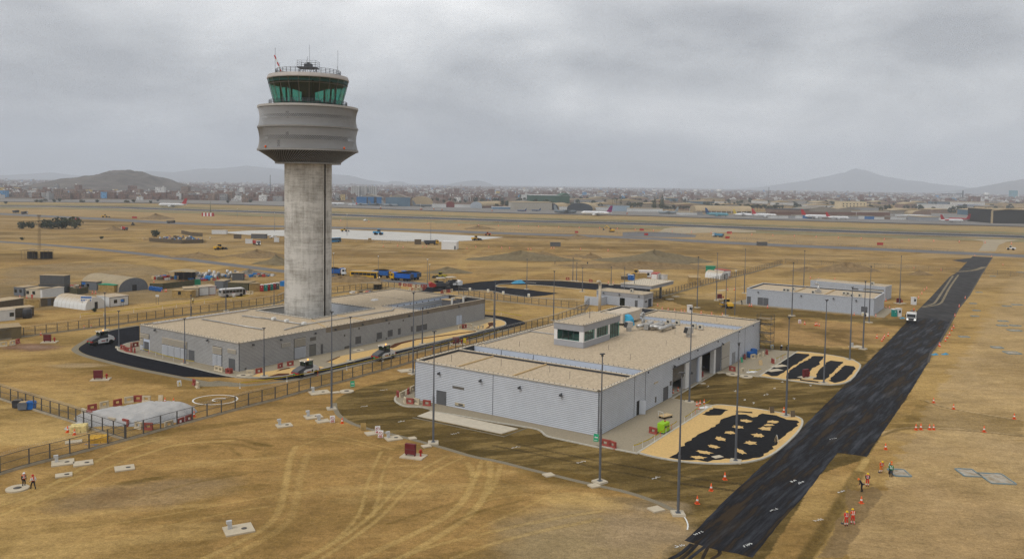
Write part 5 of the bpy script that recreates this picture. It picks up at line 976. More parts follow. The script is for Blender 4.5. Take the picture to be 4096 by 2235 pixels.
for x in range(2010,2100,14): tree('round',px(x,832),1.25,'dark tree in the clump beside the grey arched hangar','trees beside the grey arched hangar')
for x in range(2220,2390,17): tree('round',px(x,826+rnd.uniform(-2,2)),1.0,'dark tree in the row behind the two charcoal hangars','trees behind the charcoal hangars')
for x in range(2505,2570,11): tree('round',px(x,838),1.35,'dark tree in the grove beside the white airfield offices','trees beside the white offices')
for x,y,lab in ((2617,838,'taller of the two layered conifers by the blue offices'),(2648,838,'layered dark conifer next to the taller one by the blue offices')): tree('tall',px(x,y),1.55,lab,'conifers by the blue offices')
for x,y in ((2450,835),(2465,835),(2482,836),(2686,828),(2700,829),(2726,826),(2753,828)): tree('palm',px(x,y),1.5,'slim palm standing among the airfield offices','palms among the airfield offices')
for x in range(2660,2800,12): tree('round',px(x,842+rnd.uniform(-2,2)),1.0,'dark tree in the hedge row beside the long barrel hangar','trees beside the barrel hangar')
for x in range(2985,3130,11): tree('round',px(x,844+rnd.uniform(-5,2)),1.25,'dark tree in the wood behind the brick shed','trees behind the brick shed')
for x in range(2830,2980,18): tree('round',px(x,824),1.0,'dark tree showing above the long barrel hangar','trees above the barrel hangar')
for x,y in ((3468,846),(3480,847),(3495,850),(3508,850),(3520,852),(3545,845),(3560,846),(3615,840),(3630,842)): tree('round',px(x,y),1.25,'dark tree beside the cream block of flats','trees beside the cream block')
tree('tall',px(3480,842),1.1,'tall ragged conifer beside the cream block of flats','trees beside the cream block')
tree('round',px(3885,868),1.3,'single broad dark tree beside the black hangar','single trees')
for x,y in ((50,780),(98,782),(630,784),(630,806),(508,812),(535,809),(146,809),(166,811),(218,808),(236,806),(330,811),(770,785),(900,782),(910,812),(1000,810),(605,812),(390,810),(25,815),(182,806)): tree('round' if y<800 else 'bush',px(x,y),1.5 if y<800 else 1.8,'dark bush at the far edge of the plain below the hill' if y >= 800 else 'lone dark tree rising above the brick houses','bushes below the hill' if y >= 800 else 'trees among the brick houses')
for x,y,sc in ((92,912,2.6),(128,909,2.0),(178,911,3.0),(235,911,3.2),(262,910,3.0),(298,910,3.3),(205,912,2.2)): tree('bush',px(x,y+4),sc,'dark green shrub in the thicket on the open plain','thicket on the plain')
for x,y,lab in ((625,948,'dark bush at the end of the scrap enclosure'),(88,960,'small dark shrub alone on the plain'),(405,956,'low dark shrub beside the dirt track')): tree('bush',px(x,y),2.0 if x==625 else .8,lab,'single bushes')
tree('bush',(-114.98,225.9),.55,'small green bush beside the white tunnel tent','single bushes')
# ---- city
m_brick=mat('house_brick',(0.17,0.095,0.07),.95,var=.2,scale=.05); m_brick2=mat('house_brick_pale',(0.215,0.15,0.115),.95,var=.2,scale=.05); m_hw=mat('house_white',(0.58,0.57,0.55),.9,var=.12,scale=.05); m_hg=mat('house_grey',(0.27,0.265,0.265),.9,var=.2,scale=.05); m_hb=mat('house_blue',(0.09,0.25,0.46),.8); m_hy=mat('house_ochre',(0.50,0.36,0.12),.8); m_win=mat('window_dark',(0.035,0.037,0.042),.4); m_roofd=mat('flat_roof_dust',(0.24,0.19,0.155),.95,var=.2,scale=.05)
HM=[m_brick,m_brick2,m_hw,m_hg,m_hb,m_hy]
def house_mesh(k):
    rr=random.Random(k); w,d,h=rr.uniform(7,14),rr.uniform(7,12),rr.choice([3.2,5.8,6.0,8.6,8.6,11.2]); mb=MB(); mb.box(0,w,0,d,0,h); mb.use(1).box(.2,w - .2,.2,d - .2,h,h+.12)
    mb.use(0)
    if rr.random()<.6: a=rr.uniform(0,w*.5); mb.box(a,a+w*.4,d*.3,d*.8,h+.12,h+2.6)
    mb.use(2)
    for z in np.arange(1.0,h - 1.2,2.7):
        n=int(w/2.6)
        for i in range(n):
            if rr.random()<.8: mb.box(1+i*2.5,2.3+i*2.5,-.06,.0,z,z+1.3)
    if rr.random()<.35: mb.use(3).box(w*.7,w*.7+1.4,d*.4,d*.4+1.4,h+.12,h+1.8)
    c=rr.choices(range(6),[44,24,15,12,3,2])[0]
    return mesh_from('house',mb.v,mb.f,[HM[c],m_roofd,m_win,m_hg],mb.mi),c,w,h
HP=[house_mesh(k) for k in range(44)]
HN=['bare red brick','pale brick','white painted','grey rendered','blue painted','ochre painted']
taken=[]
def far_house(X,Y):
    me,c,w,h=HP[rnd.randrange(len(HP))]; fl = 'single storey' if h<5 else ('two storey' if h<8 else ('three storey' if h<10 else 'four storey'))
    o=link('house',me,None,(X,Y,0),(0,0,R(rnd.choice([8,8,-12,14])+rnd.uniform(-3,3)))); tag(o,HN[c] + ' ' + fl + ' flat roofed house in the hazy city','house','flat roofed houses of the hazy city')
cnt=0
while cnt<300:
    x=rnd.uniform(-60,4150); lo=1320 if x<1300 else (1560 if x<2000 else 2050); D=lo+(rnd.random()**1.3)*900
    X=(x - 2048)/FPX*D
    if any(abs(X - q[0])<9 and abs(D - q[1])<10 for q in taken): continue
    if 1880<D<2400 and 130<x<860: continue
    taken.append((X,D)); far_house(X,D); cnt+=1
mass=MB(); rr=random.Random(5)
for k in range(15000):
    D=1420+6200*rr.random()**1.7; X=rr.uniform(-.72,.72)*D
    pxx=2048+X/D*FPX
    if D<(1450 if pxx<1300 else (1650 if pxx<2000 else 2120)): continue
    if 1850<D<2420 and 120<pxx<870: continue
    w,d=rr.uniform(7,17),rr.uniform(7,14); h=rr.choice([3.2,5.8,5.8,8.6,8.6,11.4])*(1 if rr.random()<.96 else 1.8); c=rr.choices(range(6),[46,24,14,13,2,1])[0]
    a=R(rr.choice([8,-12,14])); ca,sa=math.cos(a),math.sin(a); base=[(X+u*ca - v*sa,D+u*sa+v*ca) for u,v in ((0,0),(w,0),(w,d),(0,d))]
    mass.use(c).add([(p[0],p[1],0) for p in base]+[(p[0],p[1],h) for p in base],[(0,1,5,4),(1,2,6,5),(3,0,4,7)]); mass.use(6).add([(p[0],p[1],h) for p in base],[(0,1,2,3)])
    if D<3200:
        n=int(w/2.8)
        for z in np.arange(1.2,h - 1,2.8):
            for i in range(n):
                if rr.random()<.6: u0,u1=.8+i*2.7,2.1+i*2.7; p,q=(X+u0*ca,D+u0*sa - .07),(X+u1*ca,D+u1*sa - .07); mass.use(7).add([(p[0],p[1],z),(q[0],q[1],z),(q[0],q[1],z+1.3),(p[0],p[1],z+1.3)],[(0,1,2,3)])
    if rr.random()<.25: u,v=rr.uniform(0,w - 3),rr.uniform(0,d - 3); q=(X+u*ca - v*sa,D+u*sa+v*ca); mass.use(2 if rr.random()<.6 else c).box(q[0],q[0]+2.4,q[1],q[1]+2.4,h,h+2.2)
o=tag(mass.build('distant_city',HM+[m_roofd,m_win]),'mass of small brick houses of the hazy distant city','city',kind='stuff')
# scrub and low trees dotted through the city
gr=MB(); 
for k in range(520):
    D,X=1500+2300*rr.random()**1.4,0; s=rr.uniform(2,4.5); X=rr.uniform(-.7,.7)*D
    if k>240: D=rr.uniform(1250,2150); X=rr.uniform(-.05,.64)*D; s=rr.uniform(2.5,5.5)
    for j in range(14):
        d=Vector((rr.gauss(0,1),rr.gauss(0,1),rr.gauss(0,.7))); d.normalize(); c=Vector((X,D,s*1.1))+d*s*.8; u=d.orthogonal().normalized()*s*.5; w=d.cross(u) ; gr.add([c - u,c - w,c+u,c+w],[(0,1,2,3)])
o=tag(gr.build('city_treetops',m_leaf),'scattered dark treetops of the distant city','treetops',kind='stuff')
# ---- hangars and airfield buildings
m_tan=mat('roof_tan',(0.36,0.275,0.165),.9,var=.15,scale=.05); m_roofgrey=mat('roof_greybrown',(0.235,0.205,0.165),.9,var=.15,scale=.05); m_hblue=mat('hangar_blue',(0.022,0.125,0.30),.7,var=.1,scale=.1); m_hslate=mat('hangar_slate',(0.085,0.145,0.20),.7,var=.15,scale=.1); m_char=mat('hangar_charcoal',(0.045,0.052,0.062),.7,var=.1,scale=.1); m_hgreen=mat('hangar_green',(0.022,0.075,0.042),.7,var=.1,scale=.1); m_hred=mat('hangar_red',(0.17,0.035,0.03),.8,var=.1,scale=.1); m_lw=mat('low_white',(0.55,0.55,0.54),.8,var=.1,scale=.05)
def hangar(name,label,x0,x1,yb,yt,depth,kind,mf,mr,peak=0,side=None,doors=0,gaps=(),yaw=6.0,cat='hangar'):
    """front base runs between picture columns x0..x1 at base row yb; kind: gable, arch, flat"""
    a,b=px(x0,yb),px(x1,yb); L=dist(a,b); D=a[1]; h=(yb - yt)/FPX*D; t=thing(name,label,cat,a,R(yaw)); pk=peak/FPX*D
    if kind == 'arch':
        n=12; prof=[(L*(1 - math.cos(math.pi*k/n))/2,h*(.32+.68*math.sin(math.pi*k/n))) for k in range(n+1)]
        MB().extr([(0,0)]+prof+[(L,0)],0,.6).build('front_wall',mf,t)
        MB().add([(p[0],.6,p[1]+.15) for p in prof]+[(p[0],depth,p[1]+.15) for p in prof],[(k,k+1,n+2+k,n+1+k) for k in range(n)],True).build('barrel_roof',mr,t)
        MB().box(L - .4,L - .02,.6,depth,0,h*.33).box(.02,.4,.6,depth,0,h*.33).build('side_wall',side or mr,t); MB().extr([(0,0)]+prof+[(L,0)],depth - .5,depth).build('rear_wall',mr,t)
    elif kind == 'gable':
        MB().box(0,L,0,.8,0,h).build('front_wall',mf,t); q=[(L*.14,h),(L*.5,h+pk),(L*.86,h)]
        MB().extr(q,.1,.7).build('pediment',m_roofgrey,t); MB().add([(0,.8,h*.92),(L/2,.8,h+pk),(L,.8,h*.92),(0,depth,h*.92),(L/2,depth,h+pk),(L,depth,h*.92)],[(0,1,4,3),(1,2,5,4)]).build('roof',mr,t); MB().box(L - .5,L,.8,depth,0,h*.92).box(0,.5,.8,depth,0,h*.92).build('side_wall',side or mr,t)
    else:
        MB().box(0,L,0,depth,0,h).build('wall',mf,t); MB().box(-.4,L+.4,-.4,depth+.4,h,h+.5).build('roof',mr,t)
    for g0,g1 in gaps: MB().box(L*g0,L*g1,-.08,-.01,0,h*.96).build('door_gap',m_win,t)
    for k in range(doors): MB().box(L*(k+.08)/doors,L*(k+.92)/doors,-.35,-.02,0,h*(.93 if kind != 'arch' else .42)).build('door_leaf',mf,t)
    return t,L,h
hangar('hangar','bright blue hangar with a dark gable above its doors',1426,1520,820.5,787,62,'gable',m_hblue,m_roofgrey,10,m_roofgrey,0,((.40,.45),(.69,.80)))
hangar('hangar','slate blue hangar with closed tall doors and dark gable',1542,1634,824.5,789,55,'gable',m_hslate,m_roofgrey,12,m_brick2,6)
t,L,h=hangar('hangar','tan hangar with a huge ribbed arched roof',1636,1722,822,786,30,'arch',m_tan,m_tan,yaw=4)
hangar('hangar','dark red arched hangar front beside white sheds',1781,1817,829,806,45,'arch',m_hred,m_brick2); hangar('workshop','brown roofed workshop row joined to the red hangar',1818,1882,829.5,817,20,'flat',m_lw,m_brick2,cat='building',doors=6)
hangar('hangar','pale grey hangar with arched roof and brown framed windows',1881,1928,832,806,75,'arch',mat('front_pale',(.30,.33,.37)),m_tan,side=m_brick,doors=4,yaw=-24)
hangar('shed','low white shed in front of dark trees',1728,1780,829,818,10,'flat',m_lw,m_lw,cat='building',doors=7); hangar('shed','low blue roofed shed at the edge of the apron',1968,2080,836,828,12,'flat',mat('shed_blue',(.13,.22,.33)),m_lw,cat='building',doors=9)
t,L,h=hangar('hangar','big dark green hangar with pale flat roof',2122,2250,812,781,60,'flat',m_hgreen,m_lw); MB().extr([(L*.75,h+.4),(L,h+.4),(L,h+1.5),(L*.92,h+5)],-.5,59).build('end_gable',m_hgreen,t)
hangar('office_block','white office block with ribbon windows beside the green hangar',2090,2121,803,780,25,'flat',m_lw,m_lw,cat='building')
hangar('depot','long tan roofed depot left of the charcoal hangars',2045,2190,838,809,40,'flat',mat('depot_wall',(.36,.33,.28)),m_tan,cat='building',doors=14); hangar('shed','white windowed shed in front of the tan depot',2123,2183,838.5,827,10,'flat',m_lw,m_lw,cat='building',doors=8)
hangar('hangar','smaller charcoal hangar with white lettering board',2176,2228,838.5,812,50,'arch',m_char,m_tan,doors=0,yaw=-22); hangar('hangar','larger charcoal hangar with white lettering board',2268,2358,842.5,811,50,'arch',m_char,m_tan,yaw=-16,gaps=((.52,.56),))
for x0,x1,yb,yt in ((2192,2213,838,817),(2294,2331,842,819)): a,b=px(x0,yb),px(x1,yb); D=a[1]; o=tag(MB().box(0,dist(a,b),-1.5,-.8,(yb - yt)/FPX*D,(yb - yt+3.5)/FPX*D).build('name_board',m_white,None,(a[0],a[1],0),(0,0,R(-18))),'white name board on the front of the %s charcoal hangar' % ('smaller' if x0<2200 else 'larger'),'sign')
for x0,x1,yb,yt,lab,mm,dd in ((2216,2267,839.5,826,'white windowed office between the two charcoal hangars',m_lw,6),(2380,2440,843,829,'white flat roofed office beside the larger charcoal hangar',m_lw,6),(2440,2508,844,822,'long pale blue office behind the taxiing airliner',mat('office_blue',(.30,.38,.46)),8),(2557,2636,828,815,'bright blue and white office between the conifers',mat('office_bright',(.12,.30,.46)),8),(2515,2632,846,834,'low white pavilion with columns in front of the grove',m_lw,9),(2722,2790,859,850,'low white hut with brown roof on the apron edge',m_lw,7),(2790,2808,860,848,'plain grey box store on the apron edge',m_hg,0),
                              (2360,2475,812,797,'wide tan roofed warehouse beyond the offices',m_tan,0),(2270,2340,800,793,'pale roofed warehouse behind the green hangar',m_tan,0),(2920,3195,812,799,'very long tan roofed warehouse above the barrel hangar',m_roofgrey,0),(2870,2900,822,806,'white cube building with a blue roof edge',m_lw,0),(3430,3530,856,846,'white clinic building with yellow stripe below the cream block',m_lw,9),(3290,3330,812,800,'grey concrete office with window bands in the city edge',m_hg,3),(3820,3900,830,808,'pale hall with three arches in the city edge',m_lw,0)):
    hangar('building',lab,x0,x1,yb,yt,18,'flat',mm,m_tan if mm is m_lw else m_roofgrey,cat='building',doors=dd)
# long barrel hangar lying along the apron
a,b=px(2782,856),px(2985,857); D=a[1]; t=thing('hangar','long tan barrel vaulted hangar open along its side','hangar',a,R(2)); L=dist(a,b); h=(856 - 822)/FPX*D; n=10
prof=[(-16+16*(1 - math.cos(math.pi*k/n)) ,h*(.40+.60*math.sin(math.pi*k/n))) for k in range(n+1)]
MB().add([(0,p[0]+16,p[1]) for p in prof]+[(L,p[0]+16,p[1]) for p in prof],[(k,n+1+k,n+2+k,k+1) for k in range(n)],True).build('barrel_roof',m_tan,t); MB().extr([(0,0)]+[(p[0]+16,p[1] - .2) for p in prof]+[(32,0)],L - .5,L,'x').extr([(0,0)]+[(p[0]+16,p[1] - .2) for p in prof]+[(32,0)],0,.5,'x').build('end_wall',m_tan,t)
for k in range(12): MB().box(.6+k*(L - 1.2)/11 - .3,.6+k*(L - 1.2)/11+.3,.2,.8,0,h*.4).build('side_column',m_lw,t)
MB().box(.5,L - .5,1.5,2,0,h*.34).build('inner_wall',m_roofgrey,t); MB().box(.5,L - .5,.1,.3,h*.0,h*.16).build('side_panel',m_tan,t)
hangar('shed','brick shed with a dark green hipped roof',3110,3215,858,838,40,'flat',m_brick2,m_char,cat='building'); t,L,h=hangar('shed','wide grey gabled shed behind the brick wall',3222,3335,856,834,45,'gable',m_roofgrey,m_roofgrey,9,cat='building'); hangar('shed','pale sloping shed next to the cream block',3338,3420,852,836,40,'gable',m_roofgrey,m_tan,6,cat='building')
t,L,h=hangar('apartment_block','cream block of flats with small dark windows',3365,3444,850,807,22,'flat',mat('cream_wall',(.60,.50,.33),.8,var=.05),mat('cream_wall',(.60,.50,.33)),cat='building')
for i in range(7):
    for j in range(4): MB().box(L*(.05+i*.14),L*(.05+i*.14)+2.0,-.12,-.01,h*(.12+.21*j),h*(.12+.21*j)+1.8).build('window',m_win,t)
# row of site workshops along the apron on the right
x=3080; k=0
RC=[m_lw,m_lw,mat('unit_grey',(.33,.33,.34)),m_lw,mat('unit_blue',(.06,.16,.36)),m_lw,m_brick2]
RN={0: 'white',1: 'white',2: 'grey',3: 'white',4: 'blue',5: 'white',6: 'brick'}
ORD = 'first second third fourth fifth sixth seventh eighth ninth tenth eleventh twelfth thirteenth fourteenth fifteenth sixteenth seventeenth eighteenth nineteenth twentieth'.split()
while x<3720 and k<20:
    w=rnd.uniform(26,40); c=k % 7; yb=872+(x - 3080)*.012
    hangar('workshop_unit','%s workshop unit, %s from the left in the row facing the apron' % (RN[c],ORD[k]),x,x+w - 1,yb,yb - rnd.uniform(9,13),10,'flat',RC[c],m_roofgrey,doors=3,cat='building',yaw=0); x+=w; k+=1
a,b=px(3080,866),px(3560,868); o=tag(MB().box(0,dist(a,b),0,.6,0,6.2).build('brick_wall',m_brick,None,(*a,0),(0,0,ang(a,b))),'long brown brick wall behind the workshop row','wall')
for x0,x1,yb,yt,mm,mr,kd,lab in ((3697,3785,836,818,m_lw,m_lw,'flat','white warehouse with a blue end wall'),(3790,3890,834,820,mat('wh_grey',(.28,.29,.31)),mat('roof_blue',(.03,.10,.26)),'flat','warehouse with a bright blue roof'),(3735,3915,818,806,mat('wh_slate',(.12,.15,.19)),m_tan,'flat','long slate grey factory hall with pale roof'),(3650,3705,859,843,m_brick2,m_tan,'arch','small brick hall with a tan arched roof'),(3586,3645,850,846,m_lw,m_lw,'flat','long low white store with round windows'),(3678,3738,883,868,mat('wh_grey',(.28,.29,.31)),m_tan,'flat','grey metal shed with open front on the apron'),(3620,3700,868,862,m_lw,m_lw,'flat','white striped roof store behind the metal shed'),(3915,4060,828,813,m_tan,m_tan,'flat','tan arcade hall beyond the black hangar')):
    hangar('warehouse',lab,x0,x1,yb,yt,30,kd,mm,mr,cat='building',yaw=0)
t,L,h=hangar('hangar','huge black fronted hangar cut by the edge of the view',3970,4180,893,838,60,'flat',m_tdark,m_tan,yaw=-4); MB().box(-1.5,0,-.6,1.5,0,h*.92).build('corner_pier',m_tan,t); MB().extr([(-1.5,h*.9),(L,h+7),(L,h+8.2),(-1.5,h*.98)],-1.2,-.2).build('raking_edge',m_tan,t)
k=0
for row,(D0,D1) in enumerate(((1230,1400),(1480,1700),(1750,2020))):
    for j in range(13):
        x=2060+j*165+row*60+rnd.uniform(-25,25); D=rnd.uniform(D0,D1); w,d,h=rnd.uniform(26,60),rnd.uniform(20,40),rnd.uniform(5,9); mm=[m_tan,m_lw,m_hg,m_roofgrey,m_brick2,m_hslate][k % 6]; k+=1
        t=thing('warehouse','%s warehouse in the belt between apron and city, %s of its row' % (['tan','white','grey','brown grey','pale brick','slate blue'][(k - 1) % 6]+(' near',' middle',' far')[row],ORD[j]),'warehouse',((x - 2048)/FPX*D,D),R(rnd.uniform(-8,10)),'warehouses between apron and city'); MB().box(0,w,0,d,0,h).build('wall',mm,t); MB().extr([(-.5,h),(w/2,h+rnd.uniform(1.5,4)),(w+.5,h)],-.5,d+.5).build('roof',m_roofgrey if mm is m_tan else m_tan,t)
# grain silos with conveyor
for i,xx in enumerate((3775,3825)):
    p=px(xx,803); t=thing('silo','grey grain silo with conical roof, %s of the pair under the conveyor' % ('left' if i==0 else 'right'),'silo',p); s=p[1]/FPX; MB().lathe([(22*s,0),(22*s,13*s),(3*s,21*s)],20).build('silo_body',m_hg,t)
p=px(3850,803); s=p[1]/FPX; t=thing('conveyor','dark steel conveyor bridge and lift tower over the silos','conveyor',p); MB().box(-2*s,2*s,-2,2,0,40*s).build('lift_tower',m_steel,t); MB().box(-85*s,0,-1.5,1.5,25*s,27*s).box(-25*s,0,-1.5,1.5,28*s,30*s).build('bridge',m_steel,t)
for k in range(4): MB().bar((-80*s+k*24*s,0,0),(-80*s+k*24*s,0,25*s),.8).build('bridge_leg',m_steel,t)
# water towers, masts, glass tower, apartment slabs
for i,(xx,yb,yt,lab) in enumerate(((2245,778,752,'white water tower behind the green hangar'),(2618,776,759,'small white water tower above the conifers'),(2781,778,759,'white water tower above the barrel hangar, left one'),(2875,785,757,'tallest white water tower, beside a blue block'),(3945,798,771,'white water tower near the right edge of the city'),(3228,772,760,'faint pale water tower under the peak'))):
    p=px(xx,yb+8); s=p[1]/FPX; H=(yb+8 - yt)*s; w=8.5*s*(1.25 if i in (3,4) else 1); t=thing('water_tower',lab,'water tower',p); MB().lathe([(w*.62,0),(w*.62,H*.62)],16).build('stem',m_hw,t); MB().lathe([(w*.62,H*.60),(w,H*.72),(w,H*.97),(w*.3,H)],16).build('tank',m_hw,t)
for xx,yb,yt,lab in ((3074,800,749,'dark lattice mast above the brick shed'),(3478,800,767,'thin dark mast beside the cream block'),(2657,795,754,'thin dark mast above the conifers'),(1081,800,700,'tall pale lattice mast left of the tower shaft'),(2496,790,765,'faint thin mast in the city centre')):
    p=px(xx,yb); s=p[1]/FPX; H=(yb - yt)*s; t=thing('lattice_mast',lab,'mast',p); m=MB(); w=1.6*s
    for q in ((-w,-w),(w,-w),(w,w),(-w,w)): m.bar((q[0],q[1],0),(q[0]*.3,q[1]*.3,H),.28*s)
    for k in range(8): f0,f1=k/8,(k+1)/8; w0,w1=w*(1 - .7*f0),w*(1 - .7*f1); m.bar((-w0,-w0,H*f0),(w1,-w1,H*f1),.18*s).bar((w0,-w0,H*f0),(-w1,-w1,H*f1),.18*s)
    m.build('lattice',m_steel,t)
p=px(4046,792); s=p[1]/FPX; t=thing('glass_tower','teal glass office tower in the haze at the right edge','building',p); MB().box(0,24*s,0,20*s,0,30*s).build('glass_body',mat('teal_glass',(.04,.22,.27),.3),t); MB().box(24.2*s,30*s,0,16*s,0,30*s).build('pale_wing',m_hw,t)
for i,(x0,x1) in enumerate(((1404,1436),(1437,1466),(1468,1505))):
    p=px(x0,797); s=p[1]/FPX; t=thing('apartment_slab','tall white apartment slab, %s of the three behind the blue hangar' % ('left','middle','right')[i],'building',p,R(4)); Lx,H=(x1 - x0)*s,51*s; MB().box(0,Lx,0,14,0,H).build('slab_body',mat('slab_white',(.44,.43,.415),.9),t); nfl=14
    for k in range(nfl): MB().box(1.5,Lx - 1.5,-.15,-.01,H*(k+.35)/nfl,H*(k+.75)/nfl).build('window_band',m_win,t)
    for k in range(5): MB().box(Lx*(k+.5)/5 - 1.0,Lx*(k+.5)/5+.9,-.4,-.16,0,H).build('pier',mat('slab_white',(.44,.43,.415)),t)
# ---- aircraft
def aircraft(label,p,yaw,L,body,tail,kind='jet',group='aircraft parked across the field',belly=None):
    t=thing('aircraft',label,'aircraft',p,R(yaw),group); r=L*.055; z=r*1.75
    if kind == 'prop': r=L*.065; z=r*1.2
    MB().lathe([(.02,L*.5),(r*.55,L*.475),(r*.9,L*.43),(r,L*.38),(r,-L*.2),(r*.75,-L*.34),(r*.2,-L*.5)],14,(0,0,z),'x').build('fuselage',body,t)
    hz_=z+(r*.8 if kind == 'prop' else -r*.5); S=L*.5
    for s in (-1,1):
        MB().add([(L*.10,s*r*.6,hz_),(-L*.06,s*r*.6,hz_),(-L*(.16 if kind != 'prop' else .05),s*S,hz_+L*.03),(-L*(.11 if kind != 'prop' else .0),s*S,hz_+L*.03),(L*.10,s*r*.6,hz_+.35),(-L*.06,s*r*.6,hz_+.25),(-L*(.16 if kind != 'prop' else .05),s*S,hz_+L*.03+.12),(-L*(.11 if kind != 'prop' else .0),s*S,hz_+L*.03+.12)],[(0,1,2,3),(7,6,5,4),(0,3,7,4),(1,5,6,2),(3,2,6,7)]).build('wing',body if belly is None else belly,t)
        zt2=z+r*(.3 if kind != 'ttail' else 4.2); MB().add([(-L*.40,s*r*.2,zt2),(-L*.48,s*r*.2,zt2),(-L*.50,s*L*.17,zt2+.3),(-L*.465,s*L*.17,zt2+.3)],[(0,1,2,3),(3,2,1,0)]).build('tailplane',body,t)
        if kind == 'jet':
            MB().lathe([(r*.42,L*.11),(r*.5,L*.06),(r*.3,-L*.02)],10,(0,s*L*.17,z - r*.95),'x').build('engine',body,t); MB().bar((-L*.11,s*S,hz_+L*.03),(-L*.15,s*S*1.01,hz_+L*.03+L*.055),.14).build('winglet',m_steel,t)
        elif kind == 'ttail': MB().lathe([(r*.45,-L*.2),(r*.5,-L*.26),(r*.3,-L*.36)],10,(0,s*r*1.5,z+r*.3),'x').build('engine',tail,t)
        else:
            for q in (.15,.28): MB().lathe([(.1,L*.14),(r*.3,L*.11),(r*.25,0)],8,(0,s*L*q,hz_+.1),'x').build('engine',body,t)
        MB().wheel(-L*.04,s*L*.07,.55,.55,.5,10).build('main_wheel',m_steel,t); MB().bar((-L*.04,s*L*.07,.5),(-L*.04,s*L*.05,z),.18).build('gear_leg',m_steel,t)
    MB().wheel(L*.36,0,.45,.45,.4,10).build('nose_wheel',m_steel,t); MB().bar((L*.36,0,.4),(L*.36,0,z),.15).build('gear_leg',m_steel,t)
    fz=z+r*4.3; MB().add([(-L*.32,-.25,z+r*.7),(-L*.49,-.25,z+r*.5),(-L*.53,-.12,fz),(-L*.455,-.12,fz),(-L*.32,.25,z+r*.7),(-L*.49,.25,z+r*.5),(-L*.53,.12,fz),(-L*.455,.12,fz)],[(0,1,2,3),(7,6,5,4),(0,3,7,4),(1,5,6,2),(3,2,6,7)]).build('fin',tail,t)
    if kind != 'prop':
        for s in (-1,1): MB().box(-L*.25,L*.38,s*r*.985 - .04,s*r*.985+.04,z+r*.12,z+r*.30).build('window_line',m_win,t)
    MB().box(L*.445,L*.475,-r*.5,r*.5,z+r*.35,z+r*.62).build('cockpit_window',m_win,t); return t
m_pw=mat('plane_white',(.72,.72,.72),.35,var=.03); m_pg=mat('plane_grey',(.13,.15,.165),.55,var=.1); m_pg2=mat('plane_palegrey',(.24,.27,.29),.5); m_indigo=mat('tail_indigo',(.035,.02,.14),.4,col2=(.30,.015,.07),scale=.35); m_navy=mat('tail_navy',(.01,.05,.14),.4); m_tred=mat('tail_red',(.36,.02,.025),.4); m_pteal=mat('plane_teal',(.12,.30,.36),.4)
AC = 'aircraft parked across the field'
aircraft('white airliner with indigo and crimson tail rolling on the taxiway',px(2385,863),168,37,m_pw,m_indigo); t=aircraft('white airliner with red tail rolling on the far left runway',px(690,829),186,35,m_pw,m_tred)
aircraft('large grey four engined transport in front of the charcoal hangars',px(2262,854),12,30,m_pg,m_pg2,'prop'); aircraft('grey transport plane left of the hut on the apron edge',px(2672,856),186,27,m_pg2,m_pg2,'prop')
aircraft('white and teal jet with navy tail beside the barrel hangar',px(2868,866),-38,31,m_pteal,m_navy); aircraft('white jet with red tail in front of the blue workshop',px(3058,870),-32,31,m_pw,m_tred); aircraft('white jet with red tail in front of the wide grey shed',px(3262,875),-30,33,m_pw,m_tred); aircraft('smaller white jet with red tail, rightmost of the row',px(3350,878),-25,26,m_pw,m_tred)
aircraft('white and red rear engined jet with its tail to the left',px(3808,890),3,27,m_pw,m_tred,'ttail',belly=m_pw); aircraft('white and red rear engined jet with its tail to the right',px(3836,885),183,27,m_tred,m_tred,'ttail',belly=m_pw)
aircraft('grey military transport by the bright blue hangar, left one',px(1442,822),8,24,m_pg2,m_pg2,'prop'); aircraft('dark grey military transport by the door gap of the bright blue hangar',px(1506,823),14,24,m_pg,m_pg,'prop'); aircraft('grey military transport in front of the slate blue hangar',px(1560,825),6,25,m_pg2,m_pg2,'prop'); aircraft('dark grey military jet in front of the tan arched hangar',px(1690,829),4,29,m_pg,m_pg)
aircraft('propeller plane with yellow nose beside the barrel hangar',px(2972,864),-20,24,m_pw,mat('tail_yellow',(.50,.36,.04)),'prop',belly=m_pw); aircraft('small white and red plane left of the bright blue hangar',px(1410,822),175,14,m_pw,m_tred); aircraft('white plane half hidden by the tower shaft on the apron',px(1345,821),15,26,m_pw,m_navy)
for xx,yy in ((2087,846),(2144,845)): aircraft('small dark military jet on the bare apron, %s one' % ('left' if xx<2100 else 'right'),px(xx,yy),160,13,m_navy,m_navy,'ttail')
# apron lamp posts with orange bases
for i,xx in enumerate((1523,1682,1687,1735,1768,1968,2102,2248,2508,2757,3070,3424)):
    yy=834+(xx - 1523)*.0205+(2 if i % 3 else 0); p=px(xx,yy); t=thing('apron_post','orange based apron marker post','post',p,group='orange based posts along the apron edge'); t['label'] = 'thin white post with orange base, %s from the left along the apron' % ('first second third fourth fifth sixth seventh eighth ninth tenth eleventh twelfth'.split()[i]); MB().bar((0,0,1.5),(0,0,9 if i % 2 else 5),.16,6).build('mast',m_white,t); MB().lathe([(1.0,0),(.8,1.5),(.3,1.8)],8).build('base',mat('post_orange',(.35,.11,.05)),t)
# ---- haze: one box of thin air round everything
hz=MB().box(-15500,15500,-500,16500,-3,760).build('haze',None); hz['kind'] = 'stuff'; hz['label'] = 'thin grey haze over the whole plain'; hz['category'] = 'haze'
hm=bpy.data.materials.new('haze'); hm.use_nodes=True; t=hm.node_tree; t.nodes.clear(); oo=t.nodes.new('ShaderNodeOutputMaterial'); pv=t.nodes.new('ShaderNodeVolumePrincipled'); pv.inputs['Color'].default_value=(.82,.89,.985,1); pv.inputs['Density'].default_value=1.45e-4; pv.inputs['Anisotropy'].default_value=0.1
t.links.new(pv.outputs[0],oo.inputs['Volume']); hz.data.materials.clear(); hz.data.materials.append(hm)

